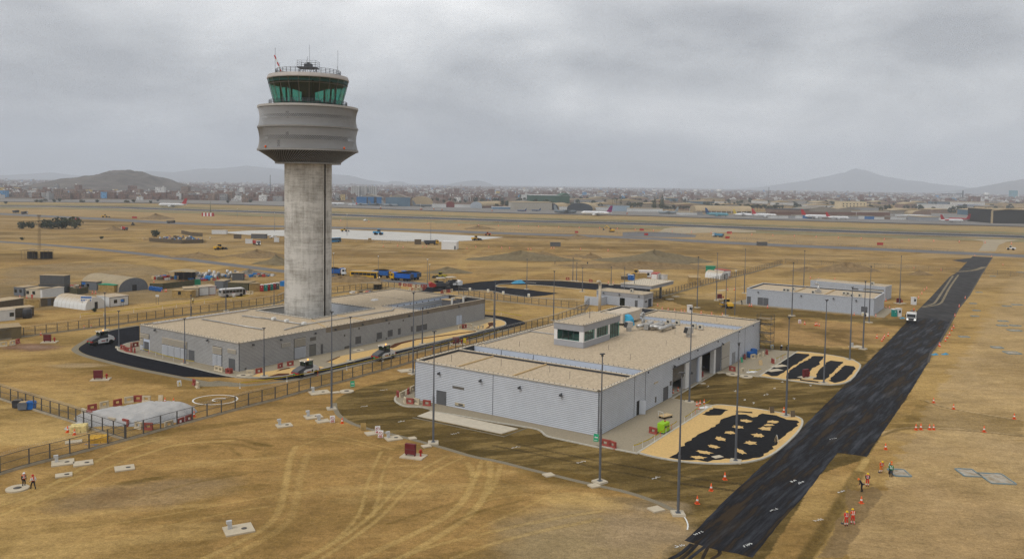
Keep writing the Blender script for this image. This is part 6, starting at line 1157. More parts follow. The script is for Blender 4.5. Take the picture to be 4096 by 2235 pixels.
# ================================================================ mesh fences
def wire_mat(name,col,cell,wire):
    m=bpy.data.materials.new(name); m.use_nodes=True; t=m.node_tree; nd=t.nodes; lk=t.links; nd.clear()
    o=nd.new('ShaderNodeOutputMaterial'); d=nd.new('ShaderNodeBsdfDiffuse'); d.inputs[0].default_value=(*col,1); tr=nd.new('ShaderNodeBsdfTransparent'); mx=nd.new('ShaderNodeMixShader')
    tc=nd.new('ShaderNodeTexCoord'); sp=nd.new('ShaderNodeSeparateXYZ'); lk.new(tc.outputs['Object'],sp.inputs[0]); res=None
    for i in (0,2):
        mu=nd.new('ShaderNodeMath'); mu.operation = 'MULTIPLY'; mu.inputs[1].default_value=1/cell; lk.new(sp.outputs[i],mu.inputs[0]); fr=nd.new('ShaderNodeMath'); fr.operation = 'FRACT'; lk.new(mu.outputs[0],fr.inputs[0]); lt=nd.new('ShaderNodeMath'); lt.operation = 'LESS_THAN'; lt.inputs[1].default_value=wire/cell; lk.new(fr.outputs[0],lt.inputs[0])
        if res is None: res=lt.outputs[0]
        else: mm=nd.new('ShaderNodeMath'); mm.operation = 'MAXIMUM'; lk.new(res,mm.inputs[0]); lk.new(lt.outputs[0],mm.inputs[1]); res=mm.outputs[0]
    lk.new(res,mx.inputs[0]); lk.new(tr.outputs[0],mx.inputs[1]); lk.new(d.outputs[0],mx.inputs[2]); lk.new(mx.outputs[0],o.inputs[0]); return m
m_wire=wire_mat('fence_wire',(.10,.095,.085),.075,.0065); m_post=mat('fence_post',(0.105,0.10,0.095),.6,.3,var=.1); m_plinth=mat('fence_plinth',(0.36,0.31,0.225),.9,var=.15,scale=1)
_p=MB().box(-.065,.065,-.065,.065,0,2.3); fence_post_me=mesh_from('post',_p.v,_p.f,[m_post])
_p=MB().box(-.05,.05,-.05,.05,0,1.9).box(-.35,.35,-.03,.03,1.85,1.95); 
def fence(label,pts,step=2.75,h=2.3,plinth=True,razor=True,thin=False):
    t=thing('mesh_fence',label,'fence',(pts[0][0],pts[0][1],0)); o0=Vector((pts[0][0],pts[0][1],0)); npost=0
    for i in range(len(pts) - 1):
        a,b=Vector((*pts[i],0)) - o0,Vector((*pts[i+1],0)) - o0; L=(b - a).length; an=math.atan2(b.y - a.y,b.x - a.x); n=max(1,round(L/step))
        seg=lambda mb,nm,m: mb.build(nm,m,t,(a.x,a.y,0),(0,0,an))
        seg(MB().add([(0,0,.3),(L,0,.3),(L,0,h - .03),(0,0,h - .03)],[(0,1,2,3)]),'wire_panel',m_wire)
        for z in ((.35,h*.58,h) if not thin else (h,)): seg(MB().box(0,L,-.028,.028,z - .028,z+.028),'rail',m_post)
        if plinth: seg(MB().box(-.1,L+.1,-.13,.13,0,.30),'plinth',m_plinth)
        for k in range(n+(1 if i==len(pts) - 2 else 0)):
            link('post',fence_post_me,t,(a.x+(b.x - a.x)*k/n,a.y+(b.y - a.y)*k/n,.0),(0,0,an),(1,1,h/2.3) if not thin else (.7,.7,h/2.3)); npost+=1
        if razor:
            mb=MB(); m_=int(L/.28)
            for k in range(m_):
                x=L*k/m_; mb.add([(x+.14*math.cos(q)*.6,.02,h+.22+.22*math.sin(q)) for q in (0,1.05,2.1,3.14,4.2,5.24)]+[(x+.14*math.cos(q)*.6,-.0,h+.22+.22*math.sin(q) - .02) for q in (0,1.05,2.1,3.14,4.2,5.24)],[(j,(j+1) % 6,6+(j+1) % 6,6+j) for j in range(6)])
            mb.build('razor_wire',m_galv,t,(a.x,a.y,0),(0,0,an))['kind'] = 'stuff'
    return t
F1=[(-64.84,97.61),(-63.11,100.48),(-61.39,103.73),(-58.38,107.85),(-55.5,112.25)]+[(-52.63,116.89),(-49.77,121.75),(-45.43,128.29)]+[(-42.58,132.76),(-39.46,137.06),(-35.26,144.16),(-30.87,150.3),(-26.56,157.5),(-22.13,164.3)]+[(-15.08,177.3),(-10.71,184.3),(-6.27,190),(-0.52,199.5),(3.92,206.2),(9.84,214.6),(12.71,219.3),(21.57,237.8)]
fence('steel mesh fence on concrete plinth running along the front building to the gate',F1)
fence('short steel mesh fence meeting the long fence by the covered pile',[(-90.61,138.91),(-84.58,135.07),(-81.61,133.1),(-73.46,127.68),(-67.03,123.52),(-61.38,119.44),(-54.3,114.73)])
fence('steel mesh fence between the workers camp and the asphalt loop',[(-116.69,181.2),(-112.16,188.3),(-107.69,194.2),(-103.16,200.1)]+[(-101.65,202.2),(-96.09,210.6),(-90.36,219.2)]+[(-80.41,231.2),(-70.19,246.8)]+[(-70.14,253.3),(-55.69,273),(-49.12,280.2)]+[(-42.87,286.6),(-38.44,284)])
fence('steel mesh fence along the fresh asphalt access road',[(-17.44,272),(-8.34,261.2),(-0.16,255.2),(8.53,249.8),(17.27,244.2),(21.92,241.9)]+[(24.06,251.5)])
fence('steel mesh fence leading away from the gate canopy',[(46.49,268.5),(55.39,281.2),(68.76,302.3),(92.93,338.9)]+[(102.6,353),(130.79,397.2)],razor=False)
fence('thin wire fence across the open ground behind the plant building',[(134.29,403.1),(159.3,391.2),(175.1,381.2),(200.3,370),(210.8,365.8),(220,352.4)],6.0,2.2,False,False,True)
fence('thin wire fence along the concrete apron',[(-107.25,493.9),(-93.7,496.8),(-67.92,496.8),(-48.63,497.2)],5,2.0,False,False,True)
fence('thin wire fence beside the airfield road',[(-9.28,638.4),(31.56,627.8),(72.17,627.2),(113.68,632),(146.42,598.2)]+[(181,551.3),(218.7,521.5),(267.8,487.6)],9,1.8,False,False,True)
# ================================================================ light poles
m_pole=mat('pole_grey',(0.135,0.145,0.165),.5,.4,var=.1); m_foot=mat('footing',(0.46,0.40,0.30),.9,var=.1,scale=2)
_pm={}
def light_pole(b,top,label,thick=.16,white=False,foot=True,head=True):
    t=thing('light_pole',label,'light pole',b,R(rnd.uniform(0,90)),'light poles of the site')
    k=('p',thick)
    if k not in _pm:
        _pm[k]=mesh_from('pole',*(lambda q: (q.v,q.f))(MB().bar((0,0,0),(0,0,.42),thick,8,thick,smooth=True).bar((0,0,.42),(0,0,1),thick*.72,8,thick*.42,smooth=True)),[m_pole]); _pm[('f',thick)]=mesh_from('footing',*(lambda q: (q.v,q.f))(MB().box(-.75,.75,-.75,.75,0,.22,taper=.03)),[m_foot])
    link('pole',_pm[k],t,(0,0,0),None,(1,1,top))
    if foot: link('footing',_pm[('f',thick)],t,(0,0,.0))
    if head: MB().box(-.32,.32,-.16,.16,top - .02,top+.10).box(-.10,.10,-.10,.10,top - .3,top - .02).build('lamp_head',m_white if white else m_steel,t)
    if thick>.12: MB().box(-.28,.28,-.28,.28,.22,.26).build('base_plate',m_pole,t)
for b,h,lab in (
    ((19.25,91.31),16.14,'nearest light pole, in front of the yellow gravel bed'),((-10.75,115.44),16.03,'light pole in front of the double door of the front building'),((11.42,101),16.13,'light pole in front of the near corner of the front building'),((-28.93,132.31),15.9,'light pole at the bend of the earth road by the fence'),
    ((30.65,109.46),16.14,'light pole standing inside the near yellow gravel bed'),((44.9,131.92),16.22,'light pole at the far corner of the near yellow bed'),((30.87,139.7),16.24,'light pole in front of the garage bays'),((59.72,155),15.93,'light pole on the near edge of the far yellow bed'),((73.52,176.7),15.82,'light pole on the far edge of the far yellow bed'),
    ((81.69,189.2),15.76,'light pole beside the concrete slab near the wet road'),((81.46,237.3),15.49,'light pole in front of the middle of the plant building'),((106.3,298.2),14.31,'light pole behind the plant building'),((126.06,265.9),15.53,'light pole beside the white guard booth near the annex'),((99.52,227.3),15.68,'light pole by the right hand door of the plant building'),
    ((81.47,286.5),15.5,'tall light pole left of the plant building'),((66.89,267),15.52,'light pole beside the red board on the pale ground'),((56.89,250.3),15.63,'light pole on the tip of the small yellow triangle'),((61.77,235.5),12.13,'light pole beside the yellow drum roller'),((35.86,259.8),11.14,'light pole in front of the glass door of the guardhouse'),
    ((39.24,261.3),8.73,'shorter light pole in front of the guardhouse corner'),((37.06,304.5),6.8,'light pole behind the fresh asphalt lane left of the canopy'),((23.65,315.4),8.87,'left pole of the pair behind the fresh asphalt lane'),((25.04,314.8),7.03,'right pole of the pair behind the fresh asphalt lane'),((24.65,284),8.35,'light pole on the earth island right of the pair'),
    ((11.66,222.7),13.46,'light pole behind the glazed rooftop cabin'),((5.5,288.5),10.68,'light pole on the island by the blue tarpaulin'),((-3.76,194),14.02,'taller light pole at the end of the tower building'),((-4.32,210.4),9.12,'shorter light pole at the end of the tower building'),((-18.73,157.7),15.81,'tall light pole between the fence and the front building'),
    ((-20.15,187),8.41,'light pole in the yellow gravel beside the tower building, far one'),((-32.94,168.2),9.14,'light pole in the yellow gravel between the two rollers'),((-46.28,153.5),9.26,'light pole at the near corner of the tower building'),((-64.98,163),9.21,'light pole in front of the wide louvres of the tower building'),((-85.42,178.3),8.03,'light pole on the inner edge of the asphalt bend'),
    ((-98.69,199.1),9.07,'light pole behind the leftmost roller'),((-85.45,218.7),5.99,'light pole behind the roof, left of the worker in yellow'),((-80.19,230.5),8.49,'light pole in front of the silver minibus'),((-69.86,241.6),5.27,'light pole just left of the tower shaft')):
    light_pole(b,h,lab)
for b,h,lab in (((64.75,236.7),12.99,'light pole with white dome lamp left of the plant building'),((-69,318.5),9.15,'white headed lamp post beside the white cab truck'),((-50.13,309.2),9.08,'white headed lamp post beside the yellow bus'),((-30.54,298.5),9.13,'white headed lamp post beside the paving machine'),((-31.05,311.7),6.01,'thin dark pole behind the paving machine')):
    light_pole(b,h,lab,.11,True,False)
for b,h,lab in (((-112.57,561.7),14.51,'tall white lamp post on the concrete apron, left one'),((-52.46,532.3),14.73,'tall white lamp post on the concrete apron, right one'),((-172,596.6),13.06,'tall white lamp post left of the shaft on the apron'),((-272.1,815.5),8.17,'thin dark pole on the runway edge, left of the shaft')):
    light_pole(b,h,lab,.16,True,False)
b=(-240,417.7); h=17.17; t=thing('lattice_pole','rusty lattice light tower on the plain at the far left','light tower',b); m=MB()
for q in ((-.5,-.5),(.5,-.5),(.5,.5),(-.5,.5)): m.bar((q[0],q[1],0),(q[0]*.6,q[1]*.6,h),.06)
for k in range(24): f0,f1=k/24,(k+1)/24; m.bar((-.5+.2*f0,-.5,h*f0),(.5 - .2*f1,-.5,h*f1),.045).bar((.5,-.5,h*f0),(.5,.5,h*f1),.045)
m.build('lattice',mat('rusty_steel',(.16,.115,.07),.9),t); MB().box(-.9,.9,-.3,.3,h,h+.4).build('lamp_head',m_steel,t)

# ================================================================ vehicles and machines (local +x is forward)
m_tyre=mat('tyre',(.016,.015,.015),.9,dust=.3); m_rim=mat('rim',(.30,.29,.27),.5,.4); m_vw=mat('vehicle_white',(.66,.66,.65),.4,var=.05,dust=.25,spec=.5); m_vdk=mat('vehicle_dark',(.05,.052,.058),.5,var=.2,dust=.2); m_vgy=mat('vehicle_grey',(.075,.08,.092),.45,dust=.08); m_vy=mat('vehicle_yellow',(.58,.33,.02),.5,var=.1,dust=.25); m_vb=mat('tipper_blue',(.02,.11,.36),.55,var=.15,dust=.15); m_vs=mat('minibus_silver',(.42,.42,.43),.4,.3); m_vred=mat('vehicle_red',(.36,.03,.025),.55,dust=.15); m_vgl=mat('vehicle_glass',(.012,.016,.018),.12,spec=.6); m_lens=mat('lamp_amber',(1.0,.35,.03),.4,emit=2.5); m_hl=mat('headlamp',(.9,.88,.8),.2,emit=1.5); m_plate=mat('plate_green',(.02,.28,.12),.6); m_bit=mat('hot_asphalt',(.012,.011,.011),.95,var=.5,scale=4,bump=.8)
def wheels(t,xs,y,r,w,twin=False):
    for x in xs:
        for s in (-1,1):
            o=MB().wheel(x,s*y,r,r,w,16).build('wheel',m_tyre,t); MB().lathe([(r*.02,s*(y+w*.42)),(r*.5,s*(y+w*.46)),(r*.55,s*(y+w*.3))],12,(x,0,r),'y').build('rim',m_rim,o)
def V(name,label,cat,rear,front,group=None): return thing(name,label,cat,((rear[0]+front[0])/2,(rear[1]+front[1])/2),ang(rear,front),group)
def roller(label,rear,front):
    t=V('pneumatic_roller',label,'road roller',rear,front,'white pneumatic rollers')
    for x,n in ((1.75,4),(-1.75,4)):
        for k in range(n): MB().wheel(x,-.81+k*.54,.5,.5,.44,16).build('tyre',m_tyre,t)
    MB().extr([(-1.2,.5),(1.15,.5),(1.15,1.25),(.5,1.45),(-1.2,1.45)],-.98,.98).build('side_body',m_vw,t); MB().extr([(-2.55,.75),(-1.2,.7),(-1.2,2.0),(-1.7,1.98),(-2.3,1.65),(-2.6,1.2)],-.85,.85).build('rear_hood',m_vw,t)
    MB().extr([(.75,1.2),(2.65,.95),(2.65,1.2),(2.3,1.5),(.75,2.0)],-.85,.85).build('front_hood',m_vgy,t); MB().box(2.35,2.72,-.98,.98,.85,1.12).build('front_bumper',m_vred,t); MB().box(-2.66,-2.56,-.95,.95,.95,1.2).build('rear_bumper',m_vred,t); MB().box(2.725,2.75,-.3,.3,.7,.95).build('number_plate',m_plate,t)
    MB().box(-1.15,.72,-.72,.72,1.46,2.05).build('cab_base',m_vdk,t)
    for x in (-1.1,.62):
        for s in (-1,1): MB().box(x,x+.1,s*.72 - .05,s*.72+.05,2.05,2.95).build('cab_pillar',m_vdk,t)
    MB().add([(.66,-.7,2.05),(.66,.7,2.05),(.66,.7,2.95),(.66,-.7,2.95)],[(0,1,2,3)]).build('windscreen',m_glass,t)
    for s in (-1,1): MB().add([(-1.05,s*.71,2.05),(.62,s*.71,2.05),(.62,s*.71,2.95),(-1.05,s*.71,2.95)],[(0,1,2,3)]).build('side_glass',m_glass,t); MB().box(.7,.8,s*.6 - .1,s*.6+.1,2.85,2.97).build('work_lamp',m_hl,t); MB().box(-.4,.5,s*.985 - .01,s*.985+.01,.85,1.05).build('side_mark',m_vred,t); MB().box(-.95,-.6,s*.985 - .012,s*.985+.012,.7,1.3).build('side_vent',m_vdk,t)
    MB().box(-.5,-.1,-.25,.25,2.05,2.7).build('driver_seat',m_vdk,t); MB().extr([(-1.35,2.95),(.95,2.95),(.9,3.08),(-1.3,3.1)],-.88,.88).build('cab_roof',mat('roof_cream',(.45,.41,.34),dust=.5),t); MB().lathe([(.1,3.1),(.1,3.3),(.03,3.34)],8,(-.2,.4,0)).build('beacon',m_lens,t); MB().box(-2.4,2.3,-.7,.7,.45,.72).build('frame',m_vdk,t)
def dumper(label,rear,front,cab,bed,load=True):
    t=V('tipper_truck',label,'tipper truck',rear,front,'loaded tipper trucks'); wheels(t,(3.3,1.8,-1.9,-3.2),.98,.52,.36); MB().box(-4.2,4.0,-.45,.45,.7,1.0).build('chassis',m_vdk,t)
    MB().extr([(2.6,.75),(4.35,.75),(4.4,1.7),(4.15,2.85),(2.6,2.9)],-1.22,1.22).build('cab',cab,t); MB().extr([(4.42,1.75),(4.45,1.75),(4.2,2.6),(4.16,2.6)],-1.05,1.05).build('windscreen',m_vgl,t); MB().box(4.36,4.5,-1.2,1.2,.55,1.05).build('bumper',m_vdk,t); MB().box(4.42,4.46,-.8,.8,1.15,1.6).build('radiator_grille',m_vdk,t)
    for s in (-1,1): MB().box(3.0,3.9,s*1.23 - .01,s*1.23+.01,1.75,2.5).build('side_window',m_vgl,t); MB().box(4.45,4.52,s*.95 - .17,s*.95+.17,.8,1.0).build('headlight',m_hl,t); MB().box(4.2,4.4,s*1.42 - .1,s*1.42+.1,1.8,2.5).build('mirror',m_vdk,t)
    MB().extr([(-4.4,1.1),(2.2,1.1),(2.35,2.75),(-4.6,2.75)],-1.25,1.25).build('tipper_body',bed,t)
    for k in range(7): MB().box(-4.2+k,-4.05+k,-1.33,1.33,1.15,2.7).build('body_rib',bed,t)
    MB().extr([(2.0,2.6),(3.7,3.02),(3.7,3.1),(2.0,2.95)],-1.2,1.2).build('cab_guard',bed,t); MB().box(-4.68,-4.5,-1.2,1.2,1.2,2.7).build('tailgate',m_vgy,t)
    if load: MB().extr([(-4.3,2.7),(2.0,2.7),(1.2,3.1),(-.3,3.3),(-2.2,3.15),(-3.6,3.05)],-1.1,1.1).build('load',m_bit,t)
    return t
def bus(label,rear,front,L,body,roof,cat='bus',H=3.0):
    t=V('coach',label,cat,rear,front); w=1.2; h=L/2; MB().extr([(-h,.45),(h - .1,.45),(h,1.2),(h - .35,H - .25),(h - .7,H),(-h+.25,H),(-h,H - .3)],-w,w).build('body',body,t); MB().extr([(-h+.2,H),(h - .7,H),(h - .8,H+.08),(-h+.3,H+.08)],-w+.1,w - .1).build('roof',roof,t); wheels(t,(h*.58,-h*.55),w - .08,.5,.32)
    for s in (-1,1):
        n=6
        for k in range(n): x0=-h+.5+k*(L - 1.7)/n; MB().box(x0,x0+(L - 1.7)/n - .08,s*w - .015,s*w+.015,H*.52,H*.86).build('side_window',m_vgl,t)
        MB().box(h - .02,h+.05,s*.9 - .15,s*.9+.15,.7,.9).build('headlight',m_hl,t)
    MB().extr([(h+.0,1.25),(h+.03,1.25),(h - .33,H - .28),(h - .37,H - .28)],-1.05,1.05).build('windscreen',m_vgl,t); MB().box(-h - .02,-h+.01,-.95,.95,H*.55,H*.85).build('rear_window',m_vgl,t); MB().box(h*.72,h*.92,-w - .02,-w+.02,.55,H*.86).build('door',m_vgl,t); return t
ROLL=(( 'leftmost white pneumatic roller on the asphalt bend',(-89.69,183.2),(-92.05,179.8)),('middle white pneumatic roller near the corner of the tower building',(-37.31,156.7),(-40.19,152.8)),('right white pneumatic roller with lit orange beacon beside the yellow gravel',(-24.85,172.6),(-27.98,168.4)))
for l_,a,b in ROLL: roller(l_,a,b)
dumper('tipper truck with white cab and blue body half hidden by the tower',(-71.55,321.2),(-66.89,321.8),m_vw,m_vb); dumper('tipper truck with yellow cab and blue body facing right',(-51.29,317.8),(-46.91,316.4),m_vy,m_vb); dumper('tipper truck with yellow cab and bright blue body facing left',(-38.86,307.9),(-43.98,310.1),m_vy,mat('tipper_bright',(.01,.10,.42),.5,dust=.1)); dumper('tipper truck with blue and brown body behind the bright blue one',(-36.28,312),(-41.35,315.2),m_vy,m_vb)
bus('yellow bus with tinted windows and dusty roof',(-59.9,312.8),(-51.39,311),11.2,m_vy,mat('roof_cream',(.45,.41,.34)),H=3.0); bus('silver minibus with black windows at the camp',(-90.64,257.7),(-85.9,261.7),8.0,m_vs,m_vw,H=2.6); bus('blue bus end just right of the tower shaft',(-108.17,493.7),(-106.4,495.9),10,mat('bus_blue',(.02,.22,.48),.4),m_vw)
# tanker lorry on the new road
t=V('tanker_truck','white cab bitumen tanker lorry driving towards the wet road','tanker truck',(116.52,236.6),(109.28,224)); wheels(t,(2.4,-1.6,-2.7),.98,.5,.36); MB().box(-3.4,3.2,-.45,.45,.65,.95).build('chassis',m_vdk,t); MB().extr([(1.6,.7),(3.35,.7),(3.4,1.6),(3.2,2.85),(1.6,2.9)],-1.22,1.22).build('cab',m_vw,t); MB().extr([(3.42,1.65),(3.46,1.65),(3.27,2.5),(3.22,2.5)],-1.08,1.08).build('windscreen',m_vgl,t); MB().box(3.36,3.5,-1.2,1.2,.5,.85).build('bumper',m_vdk,t); MB().box(3.42,3.47,-.75,.75,.95,1.45).build('radiator_grille',m_vdk,t)
MB().lathe([(.3,-3.5),(.95,-3.4),(1.0,-3.0),(1.0,.9),(.95,1.3),(.3,1.4)],18,(0,0,1.95),'x').build('tank',mat('tank_cream',(.42,.37,.28),.6,dust=.3),t); MB().box(-2.5,.8,-.5,.5,2.9,3.05).build('tank_walkway',m_vdk,t)
for s in (-1,1): MB().box(3.44,3.52,s*.9 - .2,s*.9+.2,.9,1.1).build('headlight',m_hl,t); MB().box(3.3,3.45,s*1.42 - .1,s*1.42+.1,1.7,2.4).build('mirror',m_vdk,t); MB().box(2.0,3.0,s*1.225 - .01,s*1.225+.01,1.6,2.4).build('side_window',m_vgl,t)
for k in range(3): MB().lathe([(.18,3.0),(.05,3.7)],8,(-1.8+k*.5,.3,0)).build('stacked_cone',m_orange,t)
# yellow single drum roller
t=V('drum_roller','yellow single drum roller working before the plant building','road roller',(67.02,248.6),(65.69,254.7)); MB().lathe([(.3,-1.0),(.78,-1.0),(.78,1.0),(.3,1.0)],20,(1.9,0,.78),'y',smooth=False).build('drum',mat('drum_steel',(.30,.28,.25),.4,.6),t); MB().box(1.0,2.8,-1.15,-1.02,.6,1.0).box(1.0,2.8,1.02,1.15,.6,1.0).box(.95,1.15,-1.15,1.15,.6,1.1).build('drum_frame',m_vy,t); wheels(t,(-1.3,),.75,.72,.5); MB().extr([(-2.7,.8),(-.3,.8),(-.3,1.8),(-1.2,1.9),(-2.6,1.55)],-.85,.85).build('engine_hood',m_vy,t); MB().box(-.35,.85,-.75,.75,1.0,1.6).build('cab_base',m_vdk,t); MB().box(-.3,.8,-.72,.72,1.6,2.65).build('cab_glass',m_vgl,t); MB().box(-.45,.95,-.85,.85,2.65,2.8).build('cab_roof',m_vy,t)
for s in (-1,1): MB().box(.9,1.0,s*.6 - .1,s*.6+.1,2.5,2.64).build('work_lamp',m_hl,t)
# asphalt paver and the roller feeding behind it
def tracks(t,L,y,h,w=.4):
    for s in (-1,1): MB().extr([(-L/2,h*.5),(-L/2+h*.5,0),(L/2 - h*.5,0),(L/2,h*.5),(L/2 - h*.5,h),(-L/2+h*.5,h)],s*y - w/2,s*y+w/2).build('track',m_tyre,t)
for lab,a,b,scr in (('asphalt paver with cream canopy, nearer one, at the end of the fresh asphalt',(-23.32,289),(-27.3,287.7),1),('asphalt feeder machine with white hopper and canopy behind the paver',(-23.04,290.6),(-18.9,293.6),0)):
    t=V('paver',lab,'paver',a,b); tracks(t,4.2,1.1,.8); MB().extr([(-2.4,.6),(2.2,.6),(2.2,1.3),(.5,1.9),(-1.8,1.9),(-2.4,1.2)],-1.25,1.25).build('body',m_vdk,t); MB().extr([(1.2,.6),(3.4,.5),(3.6,1.9),(3.0,2.3),(1.4,1.5)],-1.3,1.3).build('hopper',m_vw if not scr else m_vred,t); MB().box(-3.6,-2.4,-2.2,2.2,.15,.7).build('screed',m_vdk,t); MB().box(-1.4,.6,-.9,.9,1.9,2.4).build('operator_seats',m_vdk,t)
    for x in (-1.7,.5):
        for s in (-1,1): MB().bar((x,s*1.0,1.9),(x,s*1.0,3.55),.05).build('canopy_post',m_steel,t)
    MB().extr([(-2.2,3.5),(.95,3.5),(.7,3.68),(-2.0,3.68)],-1.3,1.3).build('canopy',mat('canopy_cream',(.5,.46,.38),dust=.2),t); MB().box(-.5,1.0,-1.28,-1.26,.8,1.5).build('side_panel',m_vw,t); MB().extr([(.4,1.9),(1.8,2.2),(1.6,2.5),(.4,2.6)],-.8,.8).build('asphalt_heap',m_bit,t)
# smaller machines on the plain
def loader(label,rear,front,body=None,cat='wheel loader',sc=1.0,bucket=True):
    body=body or m_vy; t=V('wheel_loader',label,cat,rear,front,'earthmoving machines on the plain'); t.scale=(sc,)*3; wheels(t,(1.5,-1.5),1.0,.75,.5); MB().extr([(-3.0,.9),(-.4,.9),(-.4,2.0),(-2.9,1.9)],-.9,.9).build('engine_hood',body,t); MB().box(-.4,.9,-.8,.8,1.0,1.8).build('cab_base',body,t); MB().box(-.35,.8,-.75,.75,1.8,3.0).build('cab_glass',m_vgl,t); MB().box(-.5,.95,-.85,.85,3.0,3.15).build('cab_roof',body,t); MB().box(.9,2.6,-.5,.5,.8,1.4).build('front_frame',body,t)
    if bucket: MB().bar((1.5,.5,1.5),(3.4,.5,.7),.14).bar((1.5,-.5,1.5),(3.4,-.5,.7),.14).build('lift_arm',body,t); MB().extr([(3.2,.1),(4.4,.05),(4.5,.3),(3.6,1.2),(3.2,1.2)],-1.3,1.3).build('bucket',m_vdk,t)
def excavator(label,a,b):
    t=V('excavator',label,'excavator',a,b,'earthmoving machines on the plain'); tracks(t,4.2,1.1,.9,.6); MB().box(-2.4,1.2,-1.3,1.3,1.0,2.2).build('house',m_vy,t); MB().box(.2,1.5,.3,1.3,1.6,3.1).build('cab',m_vgl,t); MB().bar((.8,-.2,1.9),(4.2,-.2,5.0),.32,4,.25).build('boom',m_vy,t); MB().bar((4.2,-.2,5.0),(6.6,-.2,2.6),.22).build('stick',m_vy,t); MB().extr([(6.2,1.2),(7.2,1.0),(7.0,2.4),(6.4,2.7)],-.7,.5).build('bucket',m_vdk,t)
loader('yellow wheel loader on the plain left of the tower',(-155.2,430.6),(-152.7,434.6)); loader('yellow grader on the far left airfield road',(-379.2,765),(-377.6,765.6)); excavator('yellow excavator digging beside the runway link',(81.3,651.7),(76.86,653.5)); loader('orange road roller on the airfield road above the apron',(-16,586.5),(-18.64,585.9),mat('roller_orange',(.50,.10,.02)),'road roller',.8,False); loader('yellow loader at the right end of the concrete apron',(-25.18,532.4),(-21.84,535.2),None,'wheel loader',1.0); loader('blue and white paving train on the concrete apron',(-95.17,573.4),(-90.51,572.2),mat('paver_blue',(.05,.25,.45)),'paver',1.3,False); loader('yellow crawler on the left part of the concrete apron',(-124.58,604.2),(-121.97,604.9),None,'loader',.9); loader('white roller parked on the dirt at the far right',(316.1,517),(313,519.8),m_vw,'road roller',.9,False); loader('yellow backhoe with raised arm behind the blue toilets',(52.37,335.9),(49.82,335.6),None,'backhoe',.9); loader('yellow green crushing machine beside the paving machines',(-25.64,317.3),(-28.93,318.8),mat('machine_olive',(.30,.25,.03)),'loader',.8)
loader('dark excavator cabin on the plain behind the scrap yard',(-297,642.9),(-298.9,650.7),m_vdk,'loader',.7)
def small_truck(label,a,b,cab,bed,sc=1.0): dumper(label,a,b,cab,bed,False).scale=(sc,)*3
small_truck('red tipper truck alone on the plain at left',(-271,579.3),(-277.4,585.6),m_vw,m_vred,.85); small_truck('white nosed red lorry in the site yard left of the tower',(-149.03,473.9),(-141.72,463.1),m_vw,m_vred,.9); small_truck('black lorry with yellow cab beside the white hut',(-51.07,489.7),(-44.52,491.1),m_vy,m_vdk,.95); small_truck('dark lorry far off on the left airfield road, left one',(-502.6,832.1),(-502.6,836.1),m_vdk,m_vdk,.9); small_truck('dark lorry with white marks far off on the left airfield road, right one',(-480.9,809.3),(-480.8,814.8),m_vw,m_vdk,.9); small_truck('white and blue water tanker on the airfield road',(155,606.2),(149.54,611),m_vw,mat('tank_blue',(.08,.22,.34),.5),.95); small_truck('brown lorry on the airfield road left of the tower',(-284.4,681.6),(-282.2,686),m_vdk,mat('bed_brown',(.17,.13,.09)),.8)
for lab,a,b in (('white pickup on the dirt beyond the concrete apron',(-138.62,768.8),(-136.25,774)),('white pickup in the site yard left of the tower',(-153,522.2),(-151,524.7))):
    t=V('pickup',lab,'pickup',a,b); wheels(t,(1.6,-1.5),.75,.36,.25); MB().extr([(-2.5,.5),(2.5,.5),(2.5,1.0),(1.3,1.1),(.8,1.7),(-.6,1.7),(-.8,1.1),(-2.5,1.1)],-.85,.85).build('body',m_vw,t); MB().box(-.5,.75,-.87,.87,1.15,1.6).build('windows',m_vgl,t)

# ================================================================ workers camp and site cabins
m_cw=mat('cabin_white',(.60,.60,.59),.6,var=.06,dust=.95); m_cg=mat('cabin_grey',(.145,.155,.17),.7,var=.12,dust=.95); m_cc=mat('cabin_cream',(.48,.42,.32),.7,var=.1,dust=.95); m_ply=mat('plywood',(.34,.23,.085),.85,var=.3,scale=1.5,dust=.7); m_ol=mat('olive_net',(.085,.078,.045),.95,var=.25,dust=.7); m_dkw=mat('dark_wood',(.11,.085,.055),.9,var=.2,dust=.5); m_cont=mat('container_grey',(.105,.105,.105),.75,var=.1,dust=.9); m_tarpb=mat('tarp_blue',(.02,.16,.42),.6,var=.2,scale=2); m_teal=mat('plastic_teal',(.02,.24,.20),.5); m_tred2=mat('plastic_red',(.30,.02,.03),.5); m_tblue=mat('plastic_blue',(.02,.12,.38),.5); m_grn=mat('tarp_green',(.02,.22,.12),.7)
def cabin(name,label,p0,p1,depth,h,m,z=0.0,door=0,wins=(),trim=None,ribs=False,cat='site cabin',roof=None,over=.12):
    """box cabin: front base line p0 -> p1 (left to right), depth behind it"""
    t=thing(name,label,cat,(p0[0],p0[1],z),ang(p0,p1)); L=dist(p0,p1); MB().box(0,L,0,depth,0,h).build('body',m,t); MB().box(-over,L+over,-over,depth+over,h,h+.12).build('roof',roof or m,t)
    if trim:
        for x in (0,L): MB().box(x - .07,x+.07,-.03,.09,0,h).build('corner_post',trim,t)
        MB().box(0,L,-.035,-.005,h - .16,h).box(0,L,-.035,-.005,0,.14).build('edge_frame',trim,t)
    if door: MB().box(L*door - .45,L*door+.45,-.04,-.005,.1,2.1).build('door',m_doorg,t)
    for w in wins: MB().box(L*w - .5,L*w+.5,-.045,-.005,1.0,2.0).build('window',m_vgl,t)
    if ribs:
        for k in range(int(L/.5)): MB().box(.15+k*.5,.4+k*.5,-.05,-.005,.15,h - .15).build('rib',m,t)
    return t
